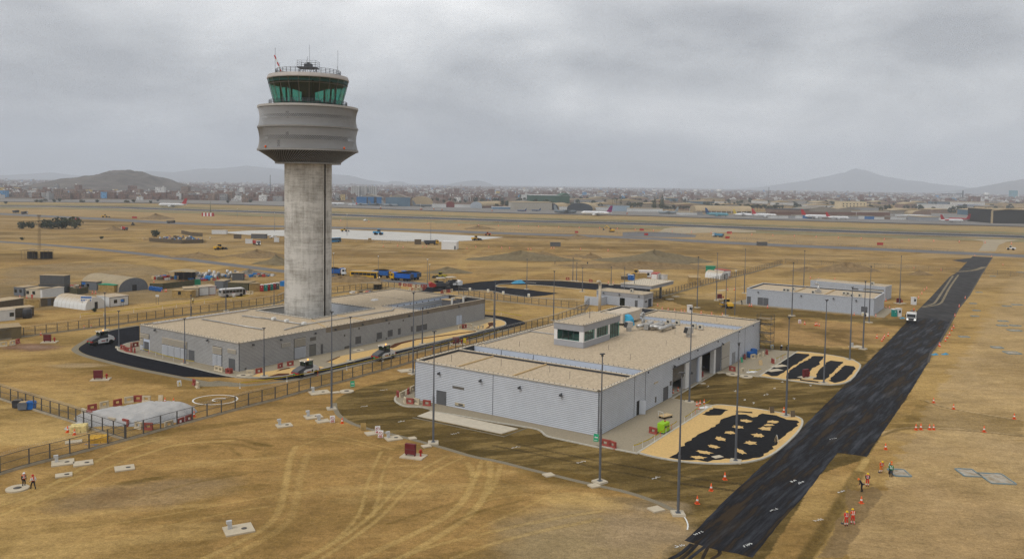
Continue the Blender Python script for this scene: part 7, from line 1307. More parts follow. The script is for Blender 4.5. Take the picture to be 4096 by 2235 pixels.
cabin('site_cabin','small grey cabin at the left end of the camp',(-154.6,254.8),(-150.8,253.5),5,2.6,m_cg,wins=(.2,.7)); cabin('site_cabin','cream cabin with a spare wheel beside the white container',(-148.94,251.5),(-143.28,250.2),5,2.6,m_cc,wins=(.12,.5)); cabin('container','plain white container behind the tunnel tent',(-142.99,249.9),(-139.74,256.2),2.5,2.6,m_cw,cat='container')
cabin('container','dark grey container under the raised grey one',(-151.2,262.3),(-142.6,261.4),3,2.6,m_cont,ribs=True,cat='container'); cabin('container','dark grey container raised on top of another',(-150.8,262.3),(-142.51,261.5),3,2.7,m_cont,z=2.75,ribs=True,cat='container'); cabin('site_cabin','blue grey cabin with louvred end beside the big tent',(-142.03,270.7),(-136.18,269.3),4,2.7,m_cg,wins=(.1,.45)); cabin('site_cabin','white cabin with two dark windows beside the tunnel tent',(-114.67,234.2),(-111.63,239),6.5,2.8,m_cw,wins=(.3,.7),trim=m_dkw); cabin('shed','yellow plywood shed under a green sheet',(-134.09,266.2),(-128.13,264.6),3,2.3,m_ply,roof=m_grn,cat='shed')
cabin('kiosk','small ochre plywood hut with pitched boards',(-105.65,255.4),(-99.48,254.5),3,2.2,m_ply,wins=(.4,),cat='hut'); cabin('site_cabin','cabin with pale end beside the ochre hut',(-102.38,256.4),(-98.42,258.3),5,2.7,m_cc,trim=m_dkw); cabin('site_cabin','white ended cabin with black side',(-98.85,259.9),(-96.53,261.8),5,2.7,m_cw,trim=m_dkw); cabin('site_cabin','white ended cabin with red frame',(-96.64,262.2),(-94.95,263.7),5,2.7,m_cw,trim=m_tred2); cabin('container','blue grey container beside the olive shed',(-100.4,277.7),(-97.34,277.3),5,2.6,m_cg,ribs=True,cat='container'); cabin('shed','long olive net covered shed behind the minibus',(-94.25,272.8),(-87.24,272.2),6,2.7,m_ol,cat='shed'); cabin('shed','ochre boarded shed beside the toilets',(-86.52,271.6),(-83.67,273.3),4,2.5,m_ply,cat='shed',roof=m_ol); cabin('container','grey container behind the heap of drums',(-102.52,301.3),(-98.67,301.8),3,2.6,m_cont,cat='container',ribs=True)
cabin('site_cabin','white cabin cut by the left edge of the view',(-131.47,207.5),(-127.92,211.2),5,2.7,m_cw,wins=(.85,)); cabin('shed','shed with sagging tan sheet roof behind the black tank',(-129.53,214),(-126.58,217.3),3.5,2.5,m_dkw,cat='shed',roof=m_cc); cabin('shed','low tan roofed shed at the left edge',(-141.48,226.7),(-139.2,233.9),5,2.3,m_dkw,cat='shed',roof=m_cc); cabin('board_wall','ochre board screen behind the tan sheds',(-137.18,231.2),(-133.47,231.5),.4,2.2,m_ply,cat='screen'); cabin('kiosk','dark timber kiosk with shelves beside the tunnel tent',(-134.09,233.8),(-131.42,235.9),1.5,2.2,m_dkw,cat='kiosk',door=.6); cabin('container','olive covered container inside the fence at the left edge',(-115.34,184.6),(-111.99,187.1),6,2.6,mat('olive_brown',(.15,.12,.065),dust=.8),cat='container')
# arched tents
def arch_tent(label,pa,pb,depth,h,m,bands=8,mf=None,roofm=None):
    t=thing('arched_tent',label,'tent',pa,ang(pa,pb)); L=dist(pa,pb); n=12; prof=[(L/2 - L/2*math.cos(math.pi*k/n),h*math.sin(math.pi*k/n)**.8) for k in range(n+1)]
    MB().extr(prof,0,.1).build('front',mf or m,t)
    for j in range(bands):
        y0,y1=.1+depth*j/bands,.1+depth*(j+1)/bands - .06; MB().add([(L/2+(p[0] - L/2)*1.0,y0,p[1]) for p in prof]+[(L/2+(p[0] - L/2)*1.015,(y0+y1)/2,p[1]*1.015) for p in prof]+[(p[0],y1,p[1]) for p in prof],[(q*(n+1)+k,q*(n+1)+k+1,(q+1)*(n+1)+k+1,(q+1)*(n+1)+k) for q in range(2) for k in range(n)],True).build('cover_band',roofm or m,t)
    MB().box(L*.45,L*.6,-.03,.0,0,2.0).build('doorway',m_tdark,t); return t
arch_tent('white tunnel tent with dusty top in the camp',(-118.56,228.1),(-115.61,233.7),dist((-118.56,228.1),(-130.68,235.4)),3.4,mat('tent_white',(.62,.62,.60),.7,var=.05,dust=.9),8); arch_tent('big tan roofed tent hall with open dark front',(-126.86,265),(-121.16,273.8),dist((-126.86,265),(-143.53,279.7)),4.3,mat('tent_tan',(.33,.265,.17),.9,var=.12,scale=.6),7,m_cg); arch_tent('small white tunnel tent along the fence beyond the canopy',(84.05,329.2),(87.79,332.1),8,3.0,mat('tent_white',(.62,.62,.60)),6)
# shade roofs
def shade(label,p0,p1,depth,h,m):
    t=thing('shade_roof',label,'shelter',p0,ang(p0,p1)); L=dist(p0,p1); MB().extr([(-.4,h),(L*.5,h+.5),(L+.4,h),(L+.4,h+.08),(L*.5,h+.6),(-.4,h+.08)],-.3,depth+.3).build('roof_sheet',m,t)
    for k in range(4):
        for y in (0,depth): MB().bar((L*k/3,y,0),(L*k/3,y,h),.07).build('post',m_dkw,t)
    MB().box(.2,L - .2,depth - .2,depth,0,h*.8).build('back_screen',m_tdark,t)
shade('open shelter with tan sheet roof over stored tools',(-123.6,296.1),(-115.89,297.1),7,3.2,mat('tent_tan',(.33,.265,.17))); shade('dark solar shelter on posts at the far left, left one',(-217.7,364.7),(-213.1,365.4),6,4,m_dkw); shade('dark solar shelter on posts at the far left, right one',(-212.2,365.5),(-206.8,366.4),6,4,m_dkw); shade('brown net shelter beside the tower court',(-45.6,278.5),(-42.92,280.3),3,2.2,m_dkw)
o=tag(MB().add([(0,0,2.2),(5,.4,1.9),(5.2,3,2.3),(.2,2.8,1.9)],[(0,1,2,3)]).add([(0,0,2.17),(5,.4,1.87),(5.2,3,2.27),(.2,2.8,1.87)],[(3,2,1,0)]).bar((0,0,0),(0,0,2.2),.05).bar((5,.4,0),(5,.4,1.9),.05).bar((5.2,3,0),(5.2,3,2.3),.05).build('shade_net',m_ol,None,(*(-52.06,282.4),0)),'small olive shade net stretched on posts behind the tower','shade net')
# toilets, bins, drums, tanks
def toilet(label,p,m,rz=.2):
    t=thing('portable_toilet',label,'toilet',p,rz,'portable toilets'); MB().box(-.55,.55,-.55,.55,.05,2.1).build('body',m,t); MB().extr([(-.6,2.1),(.6,2.1),(.45,2.3),(-.45,2.3)],-.6,.6).build('roof',m_vw,t); MB().box(-.4,.4,-.58,-.555,.15,1.95).build('door',m,t); MB().box(-.1,.1,-.6,-.582,1.4,1.6).build('door_sign',m_white,t)
for x,y,m,l_ in ((1862,538,m_tred2,'red toilet, first of the row at the camp'),(1935,530,m_teal,'teal toilet between two red ones, nearer'),(1988,523,m_tred2,'red toilet, third of the row at the camp'),(2038,516,m_teal,'teal toilet between two red ones, farther'),(2093,505,m_tred2,'red toilet, fifth of the row at the camp'),(2158,497,mat('plastic_grey',(.10,.13,.12),.5),'dark grey green toilet ending the row')): p_={1862: (-83,273),1935: (-82.07,274.2),1988: (-81.43,275.2),2038: (-80.84,276.3),2093: (-80.31,277.9),2158: (-79.49,279.1)}[x]; toilet(l_,p_,m)
toilet('left blue toilet by the backhoe',(46.33,321.3),m_tblue); toilet('right blue toilet by the backhoe',(47.61,320.8),m_tblue); toilet('teal toilet beside the tanker lorry',(111.77,238.8),m_teal); 
def booth(label,p):
    t=thing('guard_booth',label,'booth',p,.25); MB().box(-.6,.6,-.6,.6,0,2.3).build('body',m_vw,t); MB().box(-.68,.68,-.68,.68,2.3,2.42).build('roof',m_vw,t); MB().box(-.35,.3,-.62,-.605,1.1,1.9).build('window',m_vgl,t); MB().box(.605,.62,-.3,.3,1.1,1.9).build('side_window',m_vgl,t)
booth('white guard booth next to the teal toilet',(113.35,239.4)); booth('white guard booth near the annex and the red board',(130.01,264.6)); booth('white guard booth behind the front building roof',(52.28,239.3))
def bin_(label,p,m,rz): t=thing('wheeled_bin',label,'bin',p,rz,'blue waste bins'); MB().extr([(-.6,.15),(.6,.15),(.7,1.1),(-.7,1.1)],-.5,.5).build('tub',m,t); MB().extr([(-.72,1.1),(.72,1.1),(.5,1.35),(-.5,1.35)],-.55,.55).build('lid',m,t)
for p,l_ in (((-119.16,271.3),'first blue bin from the left in the camp row'),((-117.59,270.1),'second blue bin from the left in the camp row'),((-116.31,269.2),'third blue bin from the left in the camp row'),((-114.84,268.4),'last blue bin of the camp row'),((52.33,177.6),'blue bin nearer the louvres of the front building'),((53.89,181),'blue bin behind the other beside the scaffold')): bin_(l_,p,m_tblue,.3)
t=thing('water_tank','black plastic water tank between the tan sheds','tank',(-126.6,214.3)); MB().lathe([(1.1,0),(1.1,2.2),(.8,2.6),(.3,2.7)],18).build('body',m_vdk,t); MB().lathe([(1.16,1.2),(1.16,1.35)],18).build('band',m_vdk,t)
for p,l_ in (((-111.72,301.8),'blue drum beside the drum heap, left one'),((-110.4,301.1),'blue drum beside the drum heap, right one')): t=thing('blue_drum',l_,'drum',p); MB().lathe([(.75,0),(.8,.5),(.8,1.2),(.7,1.6)],14).build('body',mat('drum_blue',(.03,.20,.42),.5),t); MB().lathe([(.6,1.6),(.5,1.7)],14).build('lid',m_tblue,t)
hp=MB(); rr=random.Random(3); c0=(-112.49,311.3)
for k in range(60): x,y=c0[0]+rr.uniform(-11,9),c0[1]+rr.uniform(-4,5); hp.use(rr.randrange(3)).lathe([(.5,0),(.55,.5),(.5,1.1+rr.random()*.5)],8,(x,y,rr.choice([0,0,.9])))
tag(hp.build('drum_heap',[m_cw,m_galv,m_cg]),'heap of pale drums and sacks behind the camp screen','drums',kind='stuff')
jk=MB(); 
for c0,n,sp,hh in (((-205.8,502.4),90,20,1.8),((-112.87,302.5),40,6,1.0),((-99.6,316.6),60,9,1.2),((-146.68,275.5),50,7,1.0),((-128.04,303.9),40,6,1.4),((-48.5,273.6),25,5,.8)):
    for k in range(n): x,y=c0[0]+rr.gauss(0,sp*.4),c0[1]+rr.gauss(0,sp*.35); s=rr.uniform(.2,.9); jk.use(rr.randrange(6)).box(x - s,x+s,y - s*.6,y+s*.6,0,rr.uniform(.2,hh),rz=rr.uniform(0,3))
tag(jk.build('scrap_and_timber',[m_dkw,m_timber,m_cg,m_vred,m_cw,m_tarpb]),'loose scrap, timber and sacks lying about the yards','scrap',kind='stuff')
def wall_run(label,pts,h,m,cat='screen'):
    t=thing('screen_fence',label,cat,pts[0])
    for i in range(len(pts) - 1): a,b=pts[i],pts[i+1]; MB().box(0,dist(a,b),-.05,.05,0,h).build('panel',m,t,(a[0] - pts[0][0],a[1] - pts[0][1],0),(0,0,ang(a,b)))
wall_run('brown net screen in front of the drums and tools',[(-120.74,273.9),(-116.66,274.3),(-110.16,285.3)],2.0,m_ol); wall_run('green stretch of the camp screen',[(-110.53,286),(-108.94,287.7)],2.0,m_grn); wall_run('olive screen with notice boards behind the tunnel tent',[(-143.36,264.7),(-136.6,258),(-136.16,264)],2.0,m_ol); wall_run('low brown wall round the scrap enclosure on the plain',[(-212.6,482.3),(-188.2,468.4),(-178.7,476.3),(-188.5,501.4)],2.2,m_dkw); wall_run('brown fence of the yard behind the scrap enclosure',[(-222.6,554.1),(-207.2,532.9),(-199,529.4)],2.4,m_dkw)
for p0,p1,m,l_,h in (((-203.1,556.6),(-193.3,556.6),m_cw,'white and dark container row on the yard behind the plain',2.6),((-174,514.4),(-169.7,515.4),m_dkw,'dark site hut with notice beside the yard',2.6),((-154.6,477),(-150.8,477.8),m_cw,'white hut in front of the red lorry',2.6),((-164.7,519.5),(-155.3,518.6),m_cont,'long dark container left of the tower on the yard',2.8),((-142.48,492.8),(-139.77,493.3),m_cw,'small white hut left of the tower shaft',2.6),((-57.78,490.1),(-54.05,490.8),m_dkw,'dark open hut beside the black lorry',2.8),((-87.16,499.9),(-85.41,500.3),m_ply,'ochre crate hut on the edge of the concrete apron',2.4),((22.95,491.8),(29.18,491.4),m_cont,'lone dark container on the open ground right of the tower',2.4),((156.9,522.7),(162.7,523.8),m_cont,'dark container beside pale boards near the airfield road',2.4),((50.35,327.2),(54.23,327.7),m_ply,'ochre crate beside the blue toilets',1.9),((43.45,322.1),(46.78,322.1),m_dkw,'low rusty skip behind the blue toilets',1.2),((60.1,325),(62.12,326.4),m_cw,'small white trailer beside the red framed container',1.8),((83.98,354.6),(87.89,353.8),m_grn,'green container behind the small tunnel tent',2.6),((-81.03,287.3),(-79.2,286.8),m_tarpb,'blue sheeted stack at the foot of the tower',1.5)):
    cabin('site_hut',l_,p0,p1,3.0,h,m,cat='hut')
cabin('container','white container with red frame and two windows',(51.6,330.9),(57,330.4),4,2.6,m_vw,trim=m_vred,wins=(.25,.65),cat='container',roof=m_vw); cabin('container','white container with red edges and roof in front of the other',(55.09,323.2),(57.21,322.3),6,2.5,m_vw,trim=m_vred,cat='container',roof=m_vred); cabin('container','white container with red frame behind the small tunnel tent',(87.37,336.9),(90.46,338.5),6,2.7,m_vw,trim=m_vred,cat='container',roof=m_vred); cabin('shed','long yellow plywood shed beside the gate fence',(67.25,309.3),(71.22,308.8),9,2.6,m_ply,cat='shed',over=.2); 
cabin('pump_house','white cube hut with open door below the concrete apron',(-38.96,456.1),(-30.63,455.4),8,4.2,m_vw,door=.9,cat='hut')
# fire-lane red hut with mast on the runway strip
t=thing('antenna_hut','red and white striped antenna hut with mast by the runway','hut',(-310,822.3)); 
for k in range(7): MB().box(k*1.65,k*1.65+1.6,0,3,0,3.4).build('stripe_panel',m_vred if k % 2==0 else m_vw,t)
MB().bar((8,2,3.4),(8,2,15),.5,4,.15).build('mast',mat('mast_olive',(.12,.12,.07)),t)
# soil heaps
def heap(label,c,rx,ry,h,s,m):
    n=28; k_=9; vs=[]; r1=random.Random(s)
    for j in range(k_+1):
        f=j/k_
        for i in range(n):
            a=2*math.pi*i/n; w=1+.22*math.sin(a*3+s)+r1.uniform(-.06,.06); vs.append((c[0]+rx*(1 - f)*w*math.cos(a),c[1]+ry*(1 - f)*w*math.sin(a),h*(f**.85)*(1+r1.uniform(-.08,.08))*(.75+.25*math.sin(a*2+s)) if j else -.02))
    fs=[(j*n+i,j*n+(i+1) % n,(j+1)*n+(i+1) % n,(j+1)*n+i) for j in range(k_) for i in range(n)]; o=link('soil_heap',mesh_from('soil_heap',vs,fs,m,None,[True]*len(fs))); tag(o,label,'soil heap','heaps of dug earth')
m_heap=mat('heap_earth',(.20,.135,.065),.95,var=.3,scale=.6,bump=.8,bscale=2.5); m_heapg=mat('heap_gravel',(.16,.125,.07),.95,var=.25,scale=.5,bump=.8,bscale=3)
for i,(p,rx,ry,h,m,l_) in enumerate((((69.39,401.3),27,16,5.8,m_heapg,'biggest grey brown earth heap behind the gate canopy'),((57.52,371.3),40,7,3.0,m_heap,'long low earth bank in front of the biggest heap'),((40.1,416.7),5,5,2.8,m_heap,'small pointed earth heap behind the walking men'),((4.79,402.1),26,9,4.5,m_heapg,'broad earth heap right of the open field, left one'),((16.41,434.7),7,6,1.8,m_heap,'low dark earth heap beside the broad heap'),((33.14,424.7),6,5,1.4,m_heap,'flat earth heap left of the pointed heap'),((44.92,569.3),12,9,2.6,m_heap,'low earth heap on the airfield road verge'),((76.8,546.5),6,5,1.6,m_heap,'small heap below the airfield road'),((151.7,372.2),13,9,4.0,m_heap,'dark earth heap behind the plant building'),((132.29,368.1),8,6,2.0,m_heap,'smaller dark heap left of the heap behind the plant building'),((178.6,359.2),5,4,2.0,m_heap,'small ragged heap beside the grey road'),((-104.44,363.6),9,7,4.2,m_heapg,'rounded gravel heap left of the tower shaft'),((-123.59,397.9),14,9,3.5,m_heap,'dug earth bank left of the gravel heap'),((-57.93,305.4),9,5,2.4,m_heap,'earth heap before the yellow bus'),((-62.96,304.7),12,5,2.2,m_heap,'earth bank right of the tower shaft'),((-26.46,339.3),9,6,2.4,m_heapg,'gravel heap behind the paving machine'),((-148.94,390.7),13,7,2.4,m_heap,'dark earth heap below the wheel loader'),((-281.4,580.5),7,6,3.5,m_heap,'dark heap beside the red tipper'),((-325,749.9),16,12,5,m_heap,'heap beside the far airfield road'),((-101.74,318.2),9,5,2.4,mat('rubble_grey',(.17,.15,.12),.95,var=.4,scale=2,bump=1,bscale=4),'grey rubble heap at the back of the camp'),((-27.19,663.5),13,7,3,m_heap,'heap beside the airfield road above the apron'),((-52.61,147.25),5,1.6,.7,m_gravel,'low gravel ridge at the edge of the asphalt loop'))):
    heap(l_,p,rx,ry,h,i,m)

# ================================================================ cones, barriers, signs, slabs and other small things
m_cone=mat('cone_orange',(.72,.11,.025),.55,var=.1); m_bw=mat('barrier_cream',(.50,.42,.29),.7,var=.12); m_br=mat('barrier_red',(.27,.06,.045),.65,var=.15)
t=thing('traffic_cone','cone','traffic cone'); MB().box(-.22,.22,-.22,.22,0,.05).build('base',m_cone,t); MB().lathe([(.17,.05),(.125,.32)],10,capt=False).lathe([(.1,.48),(.03,.82)],10,capb=False).build('body',m_cone,t); MB().lathe([(.125,.32),(.1,.48)],10,capb=False,capt=False).build('band',m_white,t); CONE=Many(t)
def cones(pts,label,group,sc=1.15):
    for p in pts: CONE.put(p,rnd.uniform(0,1.5),label,group,sc*rnd.uniform(.92,1.08))
for pts,l_ in (([(27.45,102.63),(24.77,98.74),(22.14,94.54)],'orange cone on the earth road in front of the near yellow bed'),([(62.88,125.56),(63.71,125.72),(65.09,125.79),(65.74,125.82)],'orange cone in the group of four right of the wet road'),([(73.1,125.03),(75.35,138.03),(82.3,132.54),(73.98,142)],'single orange cone on the dry ground at right'),([(53.75,115.74),(41.73,95.47)],'orange cone beside the trench near the shovelling workers'),([(91.26,203.6),(90.68,199.5),(92.09,201.9),(93.49,204.4),(95.6,207)],'cone in the cluster left of the wet road'),([(119.44,220.6),(116.73,216.4),(112.52,209.6),(109.58,205.1),(106.87,200.8),(102.28,194.9),(101.81,193.7)],'cone in the line on the right edge of the wet road'),([(139.63,280.9),(146.52,292.6),(152.3,302.4),(156,308)],'cone in the line left of the grey road'),([(156,281.6),(142.7,260.8),(130.77,241.1)],'cone on the right edge of the grey road'),([(124.33,271.8),(116.92,255.4),(117.64,254.5),(106.1,238),(100.82,240.4)],'cone on the pavement of the plant building'),([(74.38,255.5),(74.83,254.7),(79.17,252.6)],'cone in front of the left doors of the plant building'),([(80.03,222.7),(82.18,220.7),(82.83,221.3),(83.14,220.4)],'cone in the churned earth beside the striped post'),([(29.23,145.45),(30.39,147.04)],'cone in the open garage bay'),([(31.6,137.19),(32.35,138.04),(33.15,138.54),(31.44,134.99)],'red cone in the group beside the taped corner'),([(45.35,134.38)],'red cone behind the pole of the near yellow bed'),([(45.27,245),(46.84,243.8),(48.57,242.8),(50.27,241.4),(51.24,241.5),(55.53,238.9),(58.09,236.8),(60.96,235.8),(45.32,252.9)],'cone in the row behind the front building'),([(-56.98,134.58),(-55.32,134)],'orange cone of the taped pair behind the covered pile'),([(-51.37,130.14),(-49.15,126.77)],'red cone between the fence and the covered pile'),([(-64.11,117.95),(-62.5,116.8)],'cone beside the sack pallet'),([(-109.89,191.2),(-104.04,199.5),(-102.94,200.7),(-149.57,249.5),(-147.61,249.7),(-133.48,261.3),(-132.54,261.4)],'orange cone along the camp fence'),([(-114.26,268.1),(-113.29,268.6),(-112.97,268.6),(-127.38,292.4),(-117.29,290.5),(-116.85,292.2)],'cone in the camp beside the blue bins'),([(-25.57,124.46)],'brown cone at the bend of the earth road'),([(36.76,310.4),(38.38,308.5),(77.77,294.6),(80.29,294.9)],'cone beside the fresh asphalt lane'),([(190.1,388.1),(198.4,379.3),(246.1,411.5),(262.6,466.2),(270.6,463.6)],'tiny cone on the plain beyond the wire fence'),([(124.97,334.1),(132.07,335),(122.99,337.6)],'tiny cone behind the plant building')):
    cones(pts,l_,l_.replace(' cone ',' cones ',1)[:48])
far_c=[(p[0]+0,p[1]) for p in offset_path(RW,-112)][4:]
for i in range(len(far_c) - 1):
    for k in range(7): f=k/7; cones([(far_c[i][0]*(1 - f)+far_c[i+1][0]*f,far_c[i][1]*(1 - f)+far_c[i+1][1]*f)],'tiny orange cone in the long line beside the runway','cones beside the runway',2.0)
cones([((-73.2,468.7)[0]+k*7.5*(1 if k % 2 else .8),(-73.2,468.7)[1]+6*math.sin(k*2.1)) for k in range(18)],'tiny orange marker in the works below the concrete apron','markers below the concrete apron',1.5)
def barrier(m):
    t=thing('plastic_barrier','barrier','barrier')
    MB().extr([(-.25,0),(.25,0),(.13,.3),(-.13,.3)],-.65,.65,'y').box(-.12,.12,-.65,-.3,.3,.72).box(-.12,.12,.3,.65,.3,.72).box(-.12,.12,-.65,.65,.72,.98).build('body',m,t); MB().box(-.29,.29,-.62,-.4,.0,.06).box(-.29,.29,.4,.62,.0,.06).build('foot',m,t); return Many(t)
BAR=[barrier(m_br),barrier(m_bw)]
def bars(pts,cols,where,rz=None):
    for i,p in enumerate(pts):
        c=cols[i % len(cols)]; q=pts[min(i+1,len(pts) - 1)]; q0=pts[max(i - 1,0)]; a=(ang(q0,q) - math.pi/2) if rz is None and len(pts)>1 else (rz or 0)
        BAR[c].put(p,a+rnd.uniform(-.3,.3),'%s plastic barrier %s' % (('red','cream')[c],where),'barriers ' + where[:30],1.05)
bars([(-66.34,129.32),(-65.32,131.15),(-63.85,132.53),(-62.8,134.25),(-61.68,135.12),(-60.2,134.93)],(0,1,0,1,0,1),'along the back of the covered pile'); bars([(-66.29,126.75),(-64.88,125.64),(-61.67,123.37),(-59.78,122.18),(-57.35,121.47),(-54.85,120.24),(-53.22,119.79)],(1,0,0,1,0,1,0),'along the front of the covered pile'); bars([(-50.67,120.99),(-49.55,122.54),(-48.89,124.16)],(1,0,0),'between the fence and the sacks'); bars([(-17.21,144.14),(-17.72,142.5),(-18.51,140.11),(-19.25,140.45),(-17.53,136.42),(-16.65,135.89),(-15.52,135.81),(-13.68,134.84)],(1,0,1,0,1,0,1,0),'round the kerb corner of the front building')
bars([(-53.63,155.7),(-49.35,154.7),(-48.04,156.1),(-45.29,160.8),(-43.85,162.8)],(0,1,0,0,0),'along the tower building kerb'); bars([(-56.66,157.8),(-55.67,157),(-53.61,155.6)],(1,1,0),'under the louvres of the tower building'); bars([(-83.61,176.1),(-82.17,174.5),(-80.9,173.5),(-79.62,173.1),(-82.87,178.5),(-82.23,179.2)],(0,),'inside the asphalt bend'); bars([(-12.83,207.3),(-12.45,208.4),(-11.72,208.5),(-11.03,210.6),(-10.06,209.6),(-8.81,206.1),(-7.44,207.8)],(1,0,0,1,1,1,1),'at the end of the yellow gravel strip'); bars([(13.69,115.22),(14.63,114.41)],(0,0),'at the near corner of the front building'); bars([(21.54,121.32)],(0,),'beside the green generator',1.0); bars([(44.73,164.1),(46.4,162.7),(50.57,176),(52.48,176.5),(54.12,177.3),(55.56,179.3),(56.95,181.3),(55.4,172.1)],(0,1,0,1,1,1,0,0),'on the pavement beside the far yellow bed'); bars([(32.21,150),(35.04,154.6),(34.3,153.9),(37.42,158.7)],(0,0,1,0),'in the garage bays'); bars([(-39.75,293.6),(-38.82,292.9),(-37.89,292.2),(-37.18,292.2),(-36.26,291.5),(-35.44,290.8),(-34.33,289.3),(-33.42,289.4),(-32.71,289.5),(-31.19,289.7),(-30.38,289.8)],(0,1,0,1,0,0,1,0,1,0,0),'in the back row near the paver'); bars([(-34.39,279.8),(-33.32,279.1),(-32.53,279.2),(-31.74,280.1),(-30.84,280.9),(-30.22,282.6),(-29.95,285.8)],(1,0,1,1,1,0,0),'in the front row near the paver'); bars([(-23.09,274.3),(-22.44,275.9),(-21.62,276.7),(-20.8,277.5),(-20.27,278.4)],(0,1,0,0,1),'on the fresh asphalt edge'); bars([(-56.79,146.6),(-55.47,144.73)],(0,1),'beside the gravel ridge'); bars([(-110.33,177.8),(-109.32,179.3),(-109.22,181.1)],(1,1,0),'at the left edge inside the fence'); bars([(21.9,318.9),(30.35,313.3)],(0,0),'behind the fresh asphalt lane'); bars([(-86.23,266.4),(-85.19,265.8),(-84.35,265.9),(-95.48,263.7),(-95.01,264.7)],(0,1,1,1,1),'beside the minibus')
# concrete slabs with covers and posts, hydrant cabinets
m_slab=mat('slab_concrete',(.47,.40,.29),.85,var=.08,scale=2); m_cab=mat('cabinet_red',(.13,.022,.025),.5,var=.15); m_iron=mat('cast_iron',(.10,.09,.08),.8)
def slab(label,c,w,d,rz=.35,post=True,cover=True,cat='concrete slab'):
    t=thing('concrete_slab',label,cat,c,rz,'concrete slabs with covers'); MB().box(-w/2,w/2,-d/2,d/2,0,.16).build('slab',m_slab,t)
    if cover: MB().lathe([(.3,.165),(.3,.18)],12,(w*.18,-d*.05,0)).build('cover',m_iron,t)
    if post: MB().box(-w*.35,-w*.35+.4,d*.1,d*.1+.35,.16,.75).box(-w*.35 - .15,-w*.35+.4,d*.1,d*.1+.35,.75,1.05).build('marker_post',mat('post_concrete',(.45,.45,.44),.8),t)
for c,w,d,l_,po,cv in (((-28.44,85.33),3.6,3.0,'concrete slab with marker post, nearest in the foreground',1,1),((-33.97,122.7),2.8,2.2,'thick concrete slab left of the pole at the bend',1,1),((-57.76,104.99),3.2,2.8,'slab with marker post beside the fence at left',1,1),((-55.06,104.89),2.8,2.4,'slab with round cover touching the one by the fence',0,1),((-48.97,103.32),2.8,2.4,'slab with round cover alone in the left foreground',0,1),((-55.21,100.53),2.3,1.7,'low slab near the two walking men',0,1),((-30.72,127.53),3.2,2.6,'slab with marker post left of the prohibition sign',1,1),((-28.74,125.28),2.4,2.0,'slab beside the leaning prohibition sign',1,0),((-16.71,117.25),2.8,2.4,'slab with tall marker post near the red cabinet',1,1),((-13.95,117.39),1.3,1.2,'small blank slab between marker post and pole',0,0),((-11.57,113.9),1.5,1.3,'small blank slab at the foot of the pole',0,0),((5.14,103.16),1.6,1.4,'small blank slab below the earth road',0,0),((10.58,99.62),1.6,1.4,'small blank slab near the corner pole',0,0),((-20.11,119.42),2.4,2.0,'broken slab behind the two prohibition signs',0,0),((16.96,92.51),1.9,1.7,'small blank slab by the nearest pole',0,0),((-33.25,142.41),4.2,3.2,'slab with marker post along the mesh fence',1,1),((-30.48,142.57),1.6,1.2,'small white slab along the mesh fence',0,0),((-20.2,160.2),4.0,3.0,'wide slab behind the left corner of the front building',0,1),((36.22,153.2),1.4,.8,'small slab before the garage bays',0,0),((41.93,162.4),2.0,.9,'slab at the corner of the pavement by the bays',0,0),((53.5,165.1),4.2,2.0,'pale slab let into the far yellow bed, near one',0,0),((55.82,169.2),4.2,2.0,'pale slab let into the far yellow bed, far one',0,0),((28.61,111.06),1.8,1.1,'pale raised slab on the black fabric',0,0),((81.12,191.6),4.0,2.4,'slab with box near the wet road',1,0),((-60.86,113.45),2.6,1.6,'slab inside the fence beside the tarpaulin sacks',0,0),((51.94,268.3),3,2,'pale slab beyond the gate canopy',0,0),((55.14,274.8),3,2,'second pale slab beyond the gate canopy',0,0),((75.35,293.2),4,2,'pale slab beside the taped barriers',0,0)): slab(l_,c,w*.82,d*.82,.5,po,cv)
for c,l_ in (((-58.17,95.86),'round concrete manhole near the two walking men'),((-28.69,143.42),'round concrete manhole beside the earth road bend'),((43.99,161.1),'round manhole by the pavement corner, left one'),((46.17,159.4),'round manhole by the pavement corner, right one'),((-50.35,153.9),'round manhole at the corner of the tower building'),((-33.25,178.9),'round manhole on the tower building pavement')): t=thing('manhole',l_,'manhole',c); MB().lathe([(1.25,0),(1.25,.17)],24,smooth=False).build('ring',m_slab,t); MB().lathe([(.45,.175),(.45,.19)],16).build('cover',m_iron,t)
def hydrant(label,c,rz):
    t=thing('hydrant_cabinet',label,'fire cabinet',c,rz,'dark red fire cabinets'); MB().box(-1.6,1.6,-1.1,1.1,0,.15).build('slab',m_slab,t); MB().box(-1.2,.3,-.25,.2,.35,1.75).build('cabinet',m_cab,t); MB().box(-1.15,.25,-.262,-.252,1.0,1.03).build('door_joint',m_iron,t)
    for x in (-1.1,.15): MB().box(x,x+.1,-.2,.15,.15,.35).build('foot',m_cab,t)
    MB().lathe([(.17,.15),(.12,.3),(.12,.75),(.2,.8),(.17,1.0),(.05,1.1)],10,(.95,.2,0)).lathe([(.08,-.28),(.08,.28)],8,(.95,.2,.68),'x').build('hydrant',m_vred,t)
for c,l_,rz in (((-12.84,109.53),'dark red fire cabinet and hydrant in the centre foreground',-.3),((-75.04,149.49),'dark red fire cabinet with hydrant on the earth at left',.2),((-103.23,183),'dark red fire cabinet with hydrant nearest the camp fence',.2),((58.11,159.5),'dark red fire cabinet with hydrant on the far yellow bed',.6),((-12.05,187.5),'dark red fire cabinet beside the long fence',.3),((69.16,270.2),'dark red fire cabinet on the pale ground behind the gate',.2),((126.66,266.9),'dark red fire cabinet beside the guard booth',.2)): hydrant(l_,c,rz)
